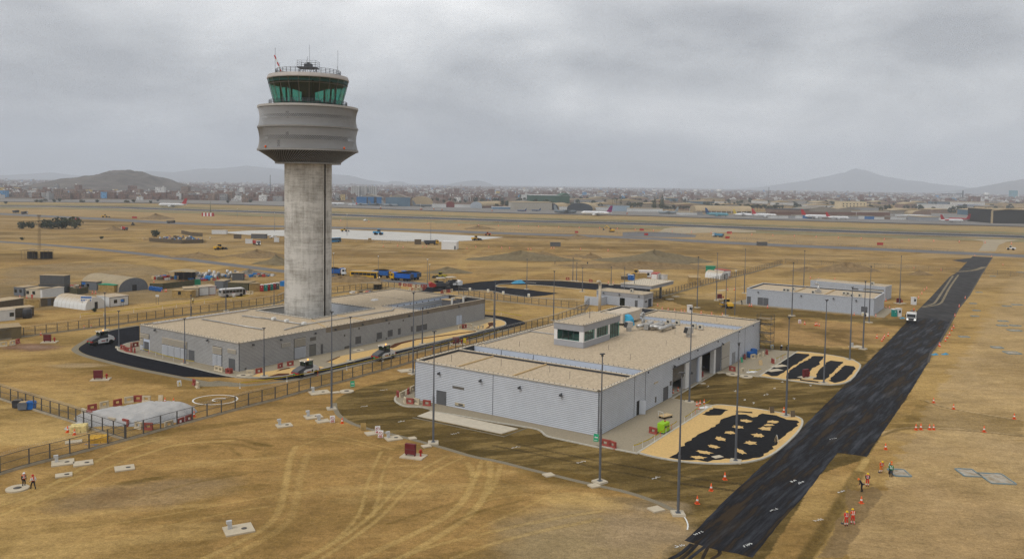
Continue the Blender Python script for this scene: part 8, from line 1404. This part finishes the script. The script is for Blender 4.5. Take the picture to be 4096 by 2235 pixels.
# signs and boards
def board(label,c,rz,m,w=.75,h=1.05,mark=None,cat='sign'):
    t=thing('sign_board',label,cat,c,rz,'standing sign boards'); M_=Matrix.Rotation(R(-12),4,'X'); MB().box(-w/2,w/2,-.02,.02,.12,h+.12,M=M_).build('panel',m,t); MB().bar((-w/2,.02,0),(-w/2,.3,h),.025).bar((w/2,.02,0),(w/2,.3,h),.025).bar((-w/2,.6,0),(-w/2,.3,h),.025).bar((w/2,.6,0),(w/2,.3,h),.025).build('trestle',m_timber,t)
    if mark:
        kk=MB()
        if mark == 'ban':
            for k in range(14): a,b=k*.449,(k+1)*.449; kk.bar((.26*math.cos(a),-.05,h*.66+.26*math.sin(a)),(.26*math.cos(b),-.05,h*.66+.26*math.sin(b)),.035)
            kk.bar((-.18,-.05,h*.66+.18),(.18,-.05,h*.66 - .18),.035); kk.box(-w*.4,w*.4,-.055,-.04,.2,.34)
        elif mark == 'arrow': kk.box(-.1,.25,-.05,-.035,h*.6,h*.72).add([(-.1,-.045,h*.5),(-.1,-.045,h*.82),(-.3,-.045,h*.66)],[(0,1,2),(2,1,0)]).box(-.25,.25,-.05,-.035,.25,.3)
        else: kk.add([(-.25,-.05,h*.45),(.25,-.05,h*.45),(0,-.05,h*.9)],[(0,1,2),(2,1,0)]).box(-.25,.25,-.05,-.035,.22,.34)
        kk.build('mark',{'ban': m_vred,'arrow': m_white,'warn': mat('warn_yellow',(.70,.52,.03),.6)}[mark],t,None,(R(-12),0,0))
m_sg=mat('sign_green',(.03,.30,.15),.6)
for c,l_,rz,m,mk_ in (((-18.57,117.27),'white prohibition sign, nearer of the pair by the road edge',-.1,m_white,'ban'),((-19.28,119.35),'white prohibition sign, farther of the pair by the road edge',.3,m_white,'ban'),((-27.05,124.38),'white prohibition sign beside the slab at the bend',.2,m_white,'ban'),((-21.65,120.83),'blank ochre board on a trestle by the road edge',.3,m_ply,None),((-28.25,146.5),'green arrow sign on a striped trestle by the fence',.3,m_sg,'arrow'),((12.54,117.03),'green sign on a striped trestle at the near building corner',-.4,m_sg,'arrow'),((-58.8,145.15),'yellow warning board near the asphalt edge',.9,m_white,'warn'),((78.99,223.5),'white prohibition sign in the churned earth',0,m_white,'ban'),((102.81,239),'yellow warning board at the plant building door',0,m_white,'warn'),((60.02,187),'yellow warning board by the scaffold',.1,m_white,'warn'),((-10.56,189.3),'yellow board hung on the long fence',.3,mat('warn_yellow',(.70,.52,.03)),None),((-14.15,281.4),'first yellow and white board along the asphalt kerb',0,m_white,'warn'),((-7.83,278.4),'second yellow and white board along the asphalt kerb',0,m_white,'warn'),((-2.63,273.6),'third yellow and white board along the asphalt kerb',0,m_white,'warn'),((5.82,268.5),'fourth yellow and white board along the asphalt kerb',0,m_white,'warn'),((43.15,133.41),'dark board behind the near yellow bed, left one',.2,m_dkw,None),((45.82,131.23),'dark board behind the near yellow bed, right one',.2,m_dkw,None),((39.16,117.87),'white board leaning on the edge of the near bed',1.4,m_white,None),((-57.9,134.86),'white trestle behind the covered pile',0,m_bw,None),((103.37,237.3),'white poster board on the pavement of the plant building',0,m_white,None),((49.02,172.3),'green folded board against the front building',.8,m_sg,None),((52.25,169.8),'small timber frame sign on the pavement',.3,m_timber,None)): board(l_,c,rz,m,mark=mk_)
for c,l_,m,w,z in (((-137.53,263.8),'blue and white safety notice on a post in the camp',m_tblue,1.1,2.6),((-118.99,229.5),'wide white safety board with round pictograms',m_cw,3.2,2.2),((-111.68,235.3),'blue round pictogram sign by the cabin',m_tblue,.9,1.6),((-104.16,241.3),'white notice on a frame in the camp yard',m_cw,1.0,2.2),((98.7,605.3),'red warning board on the airfield road',m_vred,2.8,.6),((48.8,621.4),'small red board beside the airfield road',m_vred,2.4,.6),((105.24,668.2),'dark and red board on the dirt strip',m_vred,3.5,.5),((170.6,646),'dark and red board near the water tanker',m_vred,4,.5),((152.5,582.3),'red board in front of the water tanker',m_vred,3,.6),((239.2,534.5),'red board alone on the runway dirt strip',m_vred,4,.8),((-370.5,701.7),'red board on the plain at left, nearer',m_vred,4.5,.5),((-343,748.1),'red board on the plain at left, farther',m_vred,4.5,.5)):
    t=thing('notice_board',l_,'sign',c); MB().box(-w/2,w/2,-.04,.04,z,z+min(1.6,w*.6)).build('panel',m,t); MB().bar((-w*.35,0,0),(-w*.35,0,z+.2),.05).bar((w*.35,0,0),(w*.35,0,z+.2),.05).build('legs',m_steel,t)
    if 'pictograms' in l_:
        for k in range(5): MB().lathe([(.22,-.06),(.22,-.045)],12,(-1.2+k*.6,0,z+.45),'y').build('pictogram',m_tblue,t)
        MB().box(-1.5,1.5,-.055,-.042,z+1.0,z+1.45).build('title_strip',m_tblue,t)
# warning tape on posts
m_tape=mat('tape_yellow',(.66,.52,.02),.6,var=.25,scale=6)
def tape(label,pts,step=2.5,h=.9):
    t=thing('warning_tape',label,'warning tape',pts[0]); o=pts[0]; pts=[(p[0] - o[0],p[1] - o[1]) for p in pts]
    for i in range(len(pts) - 1):
        a,b=pts[i],pts[i+1]; n=max(1,round(dist(a,b)/step)); mb=MB()
        for k in range(n):
            P=[(a[0]+(b[0] - a[0])*(k+f)/n,a[1]+(b[1] - a[1])*(k+f)/n) for f in (0,.5,1)]
            for u,v_,z0,z1 in ((P[0],P[1],h,h - .08),(P[1],P[2],h - .08,h)): mb.add([(*u,z0 - .07),(*v_,z1 - .07),(*v_,z1+.07),(*u,z0+.07)],[(0,1,2,3),(3,2,1,0)])
            MB().bar((*P[0],0),(*P[0],h+.08),.03).box(P[0][0] - .12,P[0][0]+.12,P[0][1] - .12,P[0][1]+.12,0,.08).build('tape_post',m_cone if k % 2 else m_white,t)
        mb.build('tape',m_tape,t)
tape('yellow tape along the near yellow bed',[(17.35,113.06),(18.89,114.61),(21.06,117.52),(25.87,125.27)]); tape('yellow tape by the corner of the garage forecourt',[(27.46,127.46),(29.24,130.37),(31.18,133.75),(34.07,138.07)]); tape('yellow tape along the asphalt between rollers and fence',[(-47.99,144.91),(-41.05,150.1),(-32.08,160.3),(-26.24,168.5),(-20.88,175.3),(-13.65,185.8),(-2.73,201.4)],7,.95); tape('yellow tape across the pavement by the far bed',[(47.36,161.8),(48.57,161.6),(50.17,162.9)]); tape('yellow tape along the far yellow bed',[(56.36,173.2),(57.59,174.7),(60.38,178.5)]); tape('yellow tape beside the louvres of the tower building',[(-78.34,173.7),(-71.43,167.8),(-68.21,165.3),(-62.78,162.1)],3); tape('yellow tape on the field beyond the asphalt loop',[(-7.41,233.8),(-2.7,231),(3.05,224.8)],6); tape('yellow tape along the camp track',[(-113.71,216.2),(-109.24,219.7),(-103.99,225.7),(-98.93,232.5)]+[(-96.53,236.3),(-91.62,244.8),(-85.59,250.5),(-81.94,256.2)],9)
# pile under a pale sheet, sacks, generator, scaffold, rooftop plant
c0=(-57.97,126); xs=np.linspace(-8.4,8.4,64); ys=np.linspace(-4.6,4.6,40); X,Y=np.meshgrid(xs,ys); e_=np.clip(1.25 - (np.abs(X/8.4)**3+np.abs(Y/4.6)**3)*1.25,0,1); Z=1.45*e_**.6*(.5+.55*fbm(X/2.2+5,Y/1.7,3,8))*(1.0+.5*np.clip(X/6+.3,0,1))+.12*fbm(X*1.5,Y*2.2,3,4)*e_+.03; Xw,Yw=X*(1+.06*np.sin(Y*1.3)),Y*(1+.12*np.sin(X*.7+1))
o=link('sheeted_pile',mesh_from('sheeted_pile',np.column_stack([Xw.ravel(),Yw.ravel(),Z.ravel()]).tolist(),[(j*64+i,j*64+i+1,(j+1)*64+i+1,(j+1)*64+i) for j in range(39) for i in range(63)],mat('sheet_pale',(.36,.38,.40),.5,var=.2,scale=.9,dust=.3,bump=.9,bscale=1.3),None,[True]*39*63),None,(c0[0],c0[1],0),(0,0,.25)); tag(o,'large pile covered by a crumpled pale grey sheet inside the fence','covered pile')
def sacks(label,c,n,m,w=1.2):
    t=thing('sack_pile',label,'sacks',c,.3); MB().box(-w,w,-w*.8,w*.8,0,.12).build('pallet',m_timber,t)
    for k in range(n): x,y,z=-w*.6+(k % 3)*w*.6,-w*.4+(k // 3 % 2)*w*.75,.12+(k // 6)*.24; MB().box(x - w*.32,x+w*.32,y - w*.36,y+w*.36,z,z+.23,rz=rnd.uniform(-.15,.15),taper=.05).build('sack',m,t)
sacks('yellow and white sacks on a pallet by the fence corner',(-62.6,118.18),24,mat('sack_yellow',(.62,.50,.22),.8,var=.3,scale=3)); sacks('orange sacks on a blue sheet by the fence',(-57.49,113.71),18,mat('sack_orange',(.58,.33,.04),.8,var=.2),1.3); sacks('cream sacks at the end of the covered pile',(-52.65,126.88),22,m_bw,1.5); tag(sheet('blue_sheet',ragged([(-58.79,112.46),(-58.44,113.66),(-56.89,114.46),(-56.35,113.52),(-57.2,112.4)],.2,.5,2),.03,m_tarpb,None),'crumpled blue sheet under the orange sacks','sheet')
for c,m,l_ in (((-78.72,130.17),m_vdk,'black bin left of the grey one by the fence'),((-77.13,129.01),m_cg,'dark grey bin between the black and the blue'),((-76.12,129.37),m_tblue,'tall blue bin by the fence')): bin_(l_,c,m,.2)
t=thing('generator','bright lime green generator on the forecourt','generator',(23.23,122.25),R(55)); MB().box(-1.1,1.1,-.6,.6,0,.25).build('skid',m_vdk,t); MB().box(-1.0,1.0,-.55,.55,.25,1.55).build('canopy',mat('lime_green',(.27,.50,.02),.5),t); MB().box(-.6,-.1,-.56,-.552,.8,1.2).box(.2,.7,-.56,-.552,.9,1.1).build('side_print',m_vdk,t); MB().lathe([(.12,1.55),(.12,1.75)],8,(.5,0,0)).build('exhaust',m_vred,t)
t=thing('trolley','flat handcart behind the lime green generator','cart',(24.97,129.83),R(40)); MB().box(-1.1,1.1,-.6,.6,.45,.55).build('deck',m_timber,t); MB().bar((-1.1,-.5,.5),(-1.3,-.5,1.3),.03).bar((-1.1,.5,.5),(-1.3,.5,1.3),.03).bar((-1.3,-.5,1.3),(-1.3,.5,1.3),.03).build('handle',m_white,t); wheels(t,(.8,-.8),.5,.2,.1)
t=thing('scaffold','four level steel scaffold tower at the end of the front building','scaffold',(58.14,186.5),R(55)); m=MB()
for x in (-1.3,1.3):
    for y in (-1.6,1.6): m.bar((x,y,0),(x,y,8.2),.05)
m.build('standards',m_steel,t)
for z in (1.9,3.9,5.9,7.2): MB().box(-1.35,1.35,-1.65,1.65,z,z+.09).build('platform',m_dkw,t); m=MB(); [m.bar((x,-1.6,z+q),(x,1.6,z+q),.03).bar((-1.3,s*1.6,z+q),(1.3,s*1.6,z+q),.03) for q in (.5,1.0) for x in (-1.3,1.3) for s in (-1,1)]; m.bar((-1.3,-1.6,z - 1.9),(-1.3,1.6,z),.03).bar((1.3,-1.6,z - 1.9),(1.3,1.6,z),.03); m.build('guard_rails',m_steel,t)
def on_roof(root,x,y,z): q=Matrix.Rotation(root.rotation_euler[2],3,'Z') @ Vector((x*root.scale[0],y*root.scale[1],0)); return (root.location[0]+q.x,root.location[1]+q.y,z)
m_ac=mat('ac_cream',(.47,.44,.37),.6,dust=.3); t=thing('air_conditioner','ac','air conditioner'); MB().box(-.55,.55,-.25,.25,.15,1.15).build('casing',m_ac,t); MB().lathe([(.3,-.27),(.3,-.255)],14,(-.1,0,.65),'y').build('fan_grille',m_vdk,t); MB().box(-.5,-.4,-.25,.25,0,.15).box(.4,.5,-.25,.25,0,.15).build('feet',m_steel,t); ACU=Many(t)
for root,x,y,z,l_ in ((BB,58.5,13,6.7,'second condenser from the left by the back gutter'),(BB,58.3,15,6.7,'first condenser from the left by the back gutter'),(BB,57,8.6,6.7,'third condenser from the left by the back gutter'),(BB,56.4,6.8,6.7,'fourth condenser from the left by the back gutter'),(CC,2.2,CW_*.70,CH_ - .3,'first condenser on the left of the plant roof'),(CC,2.2,CW_*.67,CH_ - .3,'second condenser on the left of the plant roof'),(CC,7,CW_*.66,CH_ - .3,'condenser raised at the back of the plant roof'),(CC,2.2,CW_*.47,CH_ - .3,'condenser in the middle of the plant roof'),(CC,6,CW_*.25,CH_ - .3,'left of the tall condenser pair on the plant roof'),(CC,6,CW_*.22,CH_ - .3,'right of the tall condenser pair on the plant roof'),(CC,1.6,CW_*.17,CH_ - .3,'condenser at the near edge of the plant roof'),(CC,3.5,CW_*.12,CH_ - .3,'last condenser on the right of the plant roof'),(EE,3,EW*.2,EH - .25,'condenser on the annex roof'),(DD,2.5,DW*.3,DH,'condenser on the guardhouse roof')): ACU.put(on_roof(root,x,y,z),root.rotation_euler[2] - math.pi/2,'cream air conditioner, ' + l_,'rooftop air conditioners',.95)
t=thing('roof_ducts','cluster of silver air ducts and bends on the front building roof','air ducts',on_roof(BB,51,15.5,6.7),R(55.28)); 
for a in ([(-3,-3,.8),(3,-3,.8),(4.2,-3,.5),(4.4,-3,0)],[(-2,-.5,.9),(3.5,-.5,.9),(4.6,-.5,.5),(4.8,-.5,0)],[(-3,2,.8),(0,1,1.0),(2,1,1.0)],[(1.5,3,0),(1.5,3,2.2),(1.1,3,2.6),(.4,3,2.6)],[(3,3.4,0),(3,3.4,2.4),(2.6,3.4,2.8),(2,3.4,2.8)],[(-1,-3,.8),(-1,2,.8)]): MB().tube(a,.42 if a[0][2] else .26,8).build('duct_run',m_galv,t)
for x,y in ((-1.5,.5),(.5,-1.8),(2.2,1.6)): MB().box(x - .6,x+.6,y - .5,y+.5,.1,1.3).build('fan_box',m_galv,t)
t=thing('air_handler','big cream air handler with bright blue elbow on the front building roof','air handler',on_roof(BB,55.5,24.5,6.7),R(55.28)); MB().box(-5,3.5,-2.2,2.2,.5,2.6).build('housing',mat('duct_cream',(.52,.45,.36),dust=.2),t); MB().box(3.5,6.5,-1.2,1.2,.8,2.4).build('side_duct',mat('duct_cream',(.52,.45,.36)),t)
for y,x in ((-2.2,-4),(1.0,-6.2)): MB().extr([(y - 1.6,.0),(y,.0),(y,2.3),(y - .7,2.1),(y - 1.3,1.4)],x - .1,x+1.6,'x').build('elbow',mat('elbow_blue',(.05,.36,.58),.5),t)
for x,y,l_ in ((46,18.5,'open hooded vent left of the duct cluster'),(47.5,5.8,'open hooded vent alone near the roof edge')): t=thing('roof_hood',l_,'roof vent',on_roof(BB,x,y,6.7),R(20)); MB().box(-.4,.4,-.4,.4,0,.8).build('neck',m_galv,t); MB().extr([(-.9,.8),(.6,.8),(.6,2.0),(-.5,2.0)],-.7,.7).build('hood',m_galv,t); MB().extr([(-.93,.86),(-.9,.86),(-.56,1.9),(-.59,1.9)],-.6,.6).build('mouth',m_tdark,t)
t=thing('roof_flue','white bent flue pipe behind the rooftop cabin','flue',(25.91,239),.9); MB().tube([(0,0,0),(0,0,8.6),(-.5,0,9.0),(-1.4,0,9.0)],.42,10).build('pipe',m_cope,t); MB().lathe([(.5,8.0),(.5,8.2)],10).build('collar',m_galv,t)
t=thing('roof_flue','grey bent flue on the plant building roof','flue',on_roof(CC,7,CW_*.46,CH_ - .3),0); MB().tube([(0,0,0),(0,0,2.4),(-.3,0,2.8),(-1,0,2.8)],.35,8).build('pipe',m_galv,t); MB().box(-.7,.7,-.7,.7,0,.9).build('plinth',m_galv,t)
# blue framed pits and sheets on the dry ground at right
m_pit=mat('pit_blue',(.10,.22,.29),.8,col2=(.30,.27,.2),scale=1.2)
for i,(c,w,d) in enumerate((((51.14,105.97),4.2,2.2),((60.37,106.37),4.4,2.4),((62.88,104.31),6.2,3.2),((115.1,187.3),6,3),((115.26,193.5),4.5,2),((134.17,217.8),6,2.4),((135.41,225.5),5,1.6),((139.11,225.6),5,1.6),((114.91,207.1),4.5,1.6),((136.99,241.7),4,1.3),((143.94,253.2),4,1.3),((151.7,269.1),4,1.2),((170.5,298.8),4,1.2),((159.8,264),5,1.5),((165.2,267.5),6,2),((208.9,356.2),4,1.5),((233.2,376.5),5,1.5),((140.29,233.3),5,1.4))):
    t=thing('lined_pit','shallow pit with blue lined frame, %s on the dry ground right of the road' % ('first second third fourth fifth sixth seventh eighth ninth tenth eleventh twelfth thirteenth fourteenth fifteenth sixteenth seventeenth eighteenth'.split()[i] + ' nearest'),'pit',c,-.08); w,d=(w*.47,d*1.15) if i<3 else (w*.48,d*.9); MB().box(-w/2,w/2,-d/2,d/2,0,.05).build('slab',mat('pit_slab',(.24,.17,.09),.9,col2=(.45,.42,.36),scale=1.1),t); MB().box(-w/2,w/2,-d/2 - .12,-d/2,0,.16).box(-w/2,w/2,d/2,d/2+.12,0,.16).build('long_edge',m_pit,t); MB().box(-w/2 - .14,-w/2,-d/2,d/2,0,.15).box(w/2,w/2+.14,-d/2,d/2,0,.15).build('short_edge',m_pit,t)
for c,l_ in (((95.58,183.8),'blue sheet beside the wet road, left one'),((98.13,184.3),'blue sheet beside the wet road, right one'),((112.64,235.5),'blue sheet behind the tanker lorry'),((2.62,305.8),'big crumpled blue tarpaulin on the asphalt island')): t=thing('blue_tarpaulin',l_,'tarpaulin',c,.3); k=2.2 if 'big' in l_ else .7; MB().add([(-1.2*k,-.6*k,.03),(1.2*k,-.5*k,.03),(1.3*k,.6*k,.03),(-1.1*k,.7*k,.03),(-.5*k,0,.45*k),(.5*k,.1,.6*k)],[(0,1,5,4),(1,2,5),(2,3,4,5),(3,0,4)]).build('cloth',mat('tarp_cyan',(.06,.25,.38),.6,var=.25,scale=2),t)
for c,l_ in (((48.4,163.4),'white plastic sheet on the pavement by the far bed'),((32.81,136.29),'white plastic sheet at the taped corner')): tag(sheet('plastic_sheet',star(c,1.6,.7,.5,3),.125,m_white,None),l_,'sheet')

# ================================================================ people
m_skin=mat('skin',(.30,.17,.11),.6); m_nav=mat('cloth_navy',(.016,.018,.028),.9); m_hv=mat('cloth_orange',(.68,.085,.02),.8); m_hr=mat('cloth_red_orange',(.60,.035,.02),.8); m_ho=mat('cloth_amber',(.66,.17,.01),.8); m_vg=mat('vest_green',(.02,.16,.06),.8); m_cvw=mat('coverall_white',(.66,.66,.66),.8); m_boot=mat('boots',(.015,.013,.012),.8); m_band=mat('reflective_band',(.74,.74,.70),.4); m_hy2=mat('helmet_yellow',(.72,.45,.01),.4); m_hor=mat('helmet_orange',(.72,.14,.015),.4); m_hwh=mat('helmet_white',(.72,.72,.72),.4); m_hre=mat('helmet_red',(.45,.02,.02),.4); m_yv=mat('vest_yellow',(.62,.50,.03),.8)
def person(label,p,rz,top,legs,helmet,sleeve=None,lean=0.0,arms='down',stride=.0,crouch=0.0,bands=True,group=None):
    """one continuous skinned body; clothing colours by body region; local +x is where the person faces"""
    sleeve=sleeve or top; k=crouch; pz=.95 - .45*k; J={}; L=Matrix.Rotation(lean,3,'Y')
    up=lambda x,y,z: tuple(L @ Vector((x,y,z - .95))+Vector((0,0,pz)))
    J['pel']=(0,0,pz); J['spi']=up(0,0,1.18); J['che']=up(.01,0,1.38); J['nek']=up(.02,0,1.51); J['hed']=up(.05,0,1.60); J['top']=up(.05,0,1.70)
    for s,n in ((1,'l'),(-1,'r')):
        J['sh' + n]=up(0,.19*s,1.42)
        if arms == 'down': e,w,h=up(-.03,.25*s,1.14),up(.06,.25*s,.90),up(.09,.24*s,.82)
        elif arms == 'work': e,w,h=up(.08,.26*s,1.16),up(.32,.12*s,1.06+.08*s),up(.39,.08*s,1.03+.08*s)
        else: e,w,h=up(-.06+.1*s,.26*s,1.15),up(.08+.16*s,.24*s,.93),up(.12+.18*s,.23*s,.86)
        J['el' + n],J['wr' + n],J['ha' + n]=e,w,h; d=stride*s
        J['hi' + n]=(0,.10*s,pz - .05); J['kn' + n]=(.06+d*.5+.35*k,.12*s,.50 - .08*k); J['an' + n]=(d*.9 - .05 - .05*k,.12*s,.09); J['to' + n]=(d*.9+.15 - .05*k,.13*s,.05)
    E_=[('pel','spi',0),('spi','che',0),('che','nek',0),('nek','hed',4),('hed','top',4)]
    for n in 'lr': E_+=[('che','sh' + n,0),('sh' + n,'el' + n,2),('el' + n,'wr' + n,2),('wr' + n,'ha' + n,4),('pel','hi' + n,1),('hi' + n,'kn' + n,1),('kn' + n,'an' + n,1),('an' + n,'to' + n,3)]
    rad=dict(pel=.15,spi=.14,che=.16,nek=.06,hed=.095,top=.085,sh=.08,el=.056,wr=.04,ha=.042,hi=.105,kn=.075,an=.06,to=.05); names=list(J); me=bpy.data.meshes.new('body'); me.from_pydata([J[n] for n in names],[(names.index(a),names.index(b)) for a,b,_ in E_],[])
    o=bpy.data.objects.new('body_tmp',me); COL.objects.link(o); md=o.modifiers.new('skin','SKIN'); md.use_smooth_shade=True; sv=me.skin_vertices[0].data if len(me.skin_vertices) else None
    for i,n in enumerate(names):
        r=rad[n if n in rad else n[:2]]; sv[i].radius=(r,r*(1.0 if n not in ('che','pel','spi') else .78)); sv[i].use_root=n == 'pel'
    o.modifiers.new('sub','SUBSURF').levels=1; dg=bpy.context.evaluated_depsgraph_get(); m2=bpy.data.meshes.new_from_object(o.evaluated_get(dg)); bpy.data.objects.remove(o)
    t=thing('person',label,'person',p,rz,group)
    for m in (top,legs,sleeve,m_boot,m_skin): m2.materials.append(m)
    segs=[(Vector(J[a]),Vector(J[b]),c) for a,b,c in E_]
    for f in m2.polygons:
        best=9
        for a,b,c in segs:
            u=b - a; q=max(0,min(1,(f.center - a).dot(u)/u.length_squared)); dd=(f.center - a - u*q).length
            if dd<best: best=dd; f.material_index=c
        f.use_smooth=True
    bm=bmesh.new(); bm.from_mesh(m2); hb=MB(); M3=L.to_4x4(); hd=Vector(J['hed'])
    for s in (-1,1): hb.add([L @ Vector(v)+hd for v in ((.085,s*.035 - .012,.03),(.1,s*.035,.03),(.085,s*.035+.012,.03),(.095,s*.035,.045))],[(0,1,3),(1,2,3)]); hb.bar(L @ Vector((0,s*.09,-.02))+hd,L @ Vector((0,s*.1,.04))+hd,.02)
    hb.bar(L @ Vector((.09,0,.02))+hd,L @ Vector((.115,0,-.02))+hd,.014); hb.bar(L @ Vector((.09,-.03,-.05))+hd,L @ Vector((.09,.03,-.05))+hd,.008)
    for n,s in (('l',1),('r',-1)):
        w,h=Vector(J['wr' + n]),Vector(J['ha' + n]); d=(h - w).normalized(); sd_=d.cross(Vector((1,0,0))).normalized() if abs(d.x)<.9 else Vector((0,1,0))
        for q in range(4): b0=h+d*.02+sd_*(q - 1.5)*.021; mid=b0+d*(.045 - .006*abs(q - 1.3)); hb.bar(b0,mid,.010,5).bar(mid,mid+(d+Vector((.5,0,-.1))).normalized()*.035,.009,5,.007)
        hb.bar(h - d*.01 - sd_*.03*s,h+d*.035 - sd_*.06*s,.011,5,.009)
    hm_=mesh_from('hands',[tuple(v) for v in hb.v],hb.f,[m_skin]); nm=len(bm.faces); bm.from_mesh(hm_); bm.faces.ensure_lookup_table()
    for f in bm.faces[nm:]: f.material_index=4
    bm.to_mesh(m2); bm.free(); link('body',m2,t)
    if helmet: MB().lathe([(.155,.0),(.15,.02),(.125,.03),(.12,.09),(.08,.14),(.02,.16)],14).build('helmet',helmet,t,tuple(L @ Vector((.01,0,.03))+hd),(0,lean,0))
    if bands:
        MB().lathe([(.172,0),(.172,.06)],12,capb=False,capt=False).build('vest_band',m_band,t,tuple(Vector(J['pel'])+(Vector(J['spi']) - Vector(J['pel']))*.7),(0,lean,0),(.9,1.12,1)); 
        for s in (-1,1): a,b=Vector(up(.13,.09*s,1.2)),Vector(up(.10,.10*s,1.47)); c,d=Vector(up(-.14,.09*s,1.2)),Vector(up(-.11,.1*s,1.47)); MB().bar(a,b,.028).bar(b,d,.026).bar(d,c,.028).build('brace_band',m_band,t)
        if legs is not m_nav:
            for n in 'lr':
                for f in (.35,.6): a=Vector(J['kn' + n]).lerp(Vector(J['an' + n]),f); MB().lathe([(.078,-.03),(.078,.03)],10,capb=False,capt=False).build('leg_band',m_band,t,tuple(a))
    return t
def shovel(label,p,q): t=thing('shovel',label,'shovel',(p[0],p[1],0)); d=Vector((q[0] - p[0],q[1] - p[1],0)); MB().bar((0,0,.12),d+Vector((0,0,1.2)),.02).build('shaft',m_timber,t); MB().box(-.13,.13,-.16,.16,.0,.14,taper=.03).build('blade',m_vdk,t)
person('person in white helmet and orange vest standing by the manhole',(-57.86,96.63),-.6,m_hv,m_nav,m_hwh,m_nav); person('person in red helmet and orange vest walking in the left foreground',(-56.35,95.94),2.6,m_hv,m_nav,m_hre,m_cvw,stride=.32,arms='walk')
person('person in orange overalls with yellow helmet holding a shovel, nearest',(37.24,88.81),-1.5,m_hr,m_hr,m_hy2,lean=.1,arms='work'); person('person in orange overalls with yellow helmet seen from behind, nearest pair',(38.17,89.26),1.7,m_hv,m_hr,m_hy2,lean=.1,arms='work',stride=.1); person('person in dark suit and orange helmet bending over the trench',(43.36,99.19),3.0,m_nav,m_nav,m_hor,lean=.55,arms='work',bands=False); person('person in red overalls and yellow helmet raking beside the trench',(44.8,100.99),-1.8,m_hr,m_hr,m_hy2,m_nav,lean=.15,arms='work'); person('person in orange overalls and yellow helmet leaning down with a shovel',(48.72,105.99),-1.5,m_hv,m_ho,m_hy2,lean=.4,arms='work'); person('person in green vest and orange helmet, farther of the two by the blue pit',(49.62,105.61),-.4,m_vg,m_nav,m_hor,m_nav,lean=.3,arms='work'); person('person in green vest and orange helmet, nearer of the two by the blue pit',(49.33,104.44),1.0,m_vg,m_nav,m_hor,m_vg,lean=.2,arms='down')
g_ = 'people on the site'
person('person in yellow vest and white helmet walking along the camp track',(-94.3,242.9),-1.6,m_yv,m_nav,m_hwh,m_nav,stride=.1,group=g_); person('person in white coveralls beside the minibus, left one',(-86.93,256.3),-1.2,m_cvw,m_cvw,m_hre,stride=.2,bands=False,group=g_); person('person in white coveralls beside the minibus, right one',(-86.45,256.3),2.2,m_cvw,m_cvw,None,stride=.2,bands=False,group=g_); person('person in dark clothes walking on the open field, left one',(20.2,381.9),.3,m_nav,m_nav,None,stride=.25,bands=False,group=g_); person('person in dark clothes walking on the open field, right one',(35.08,379.1),1.2,m_nav,mat('jeans',(.10,.11,.14),.9),None,stride=.15,bands=False,group=g_)
person('person in white helmet crouching by the scaffold',(61.62,185.9),-1.5,m_nav,m_nav,m_hwh,lean=.4,arms='work',crouch=.8,bands=False,group=g_); person('person in yellow helmet bending near the scaffold',(63.03,186.3),-1.2,mat('cloth_khaki',(.2,.15,.06)),m_nav,m_hy2,lean=.5,arms='work',bands=False,group=g_); person('person in black bending at the left end of the plant building',(72.82,258.2),2.5,m_nav,m_nav,None,lean=.6,arms='work',bands=False,group=g_); person('person in dark clothes at the right door of the plant building',(100.94,233.1),1.5,m_nav,m_nav,None,bands=False,group=g_); person('person in red at the front of the cream cabin',(-144.46,247.1),-1,m_hr,m_hr,m_hwh,bands=False,group=g_)
shovel('black shovel held by the nearest worker',(37.07,89.4),(37.63,89.64)); shovel('shovel held by the worker in amber trousers',(48.57,106.07),(48.89,106.34)); shovel('rake held by the worker in red overalls',(44.58,101.64),(44.84,101.26))

for m_ in [m for v in TREES.values() for m in v if not m.used]:
    for o in kids(m_.src)+[m_.src]: bpy.data.objects.remove(o)
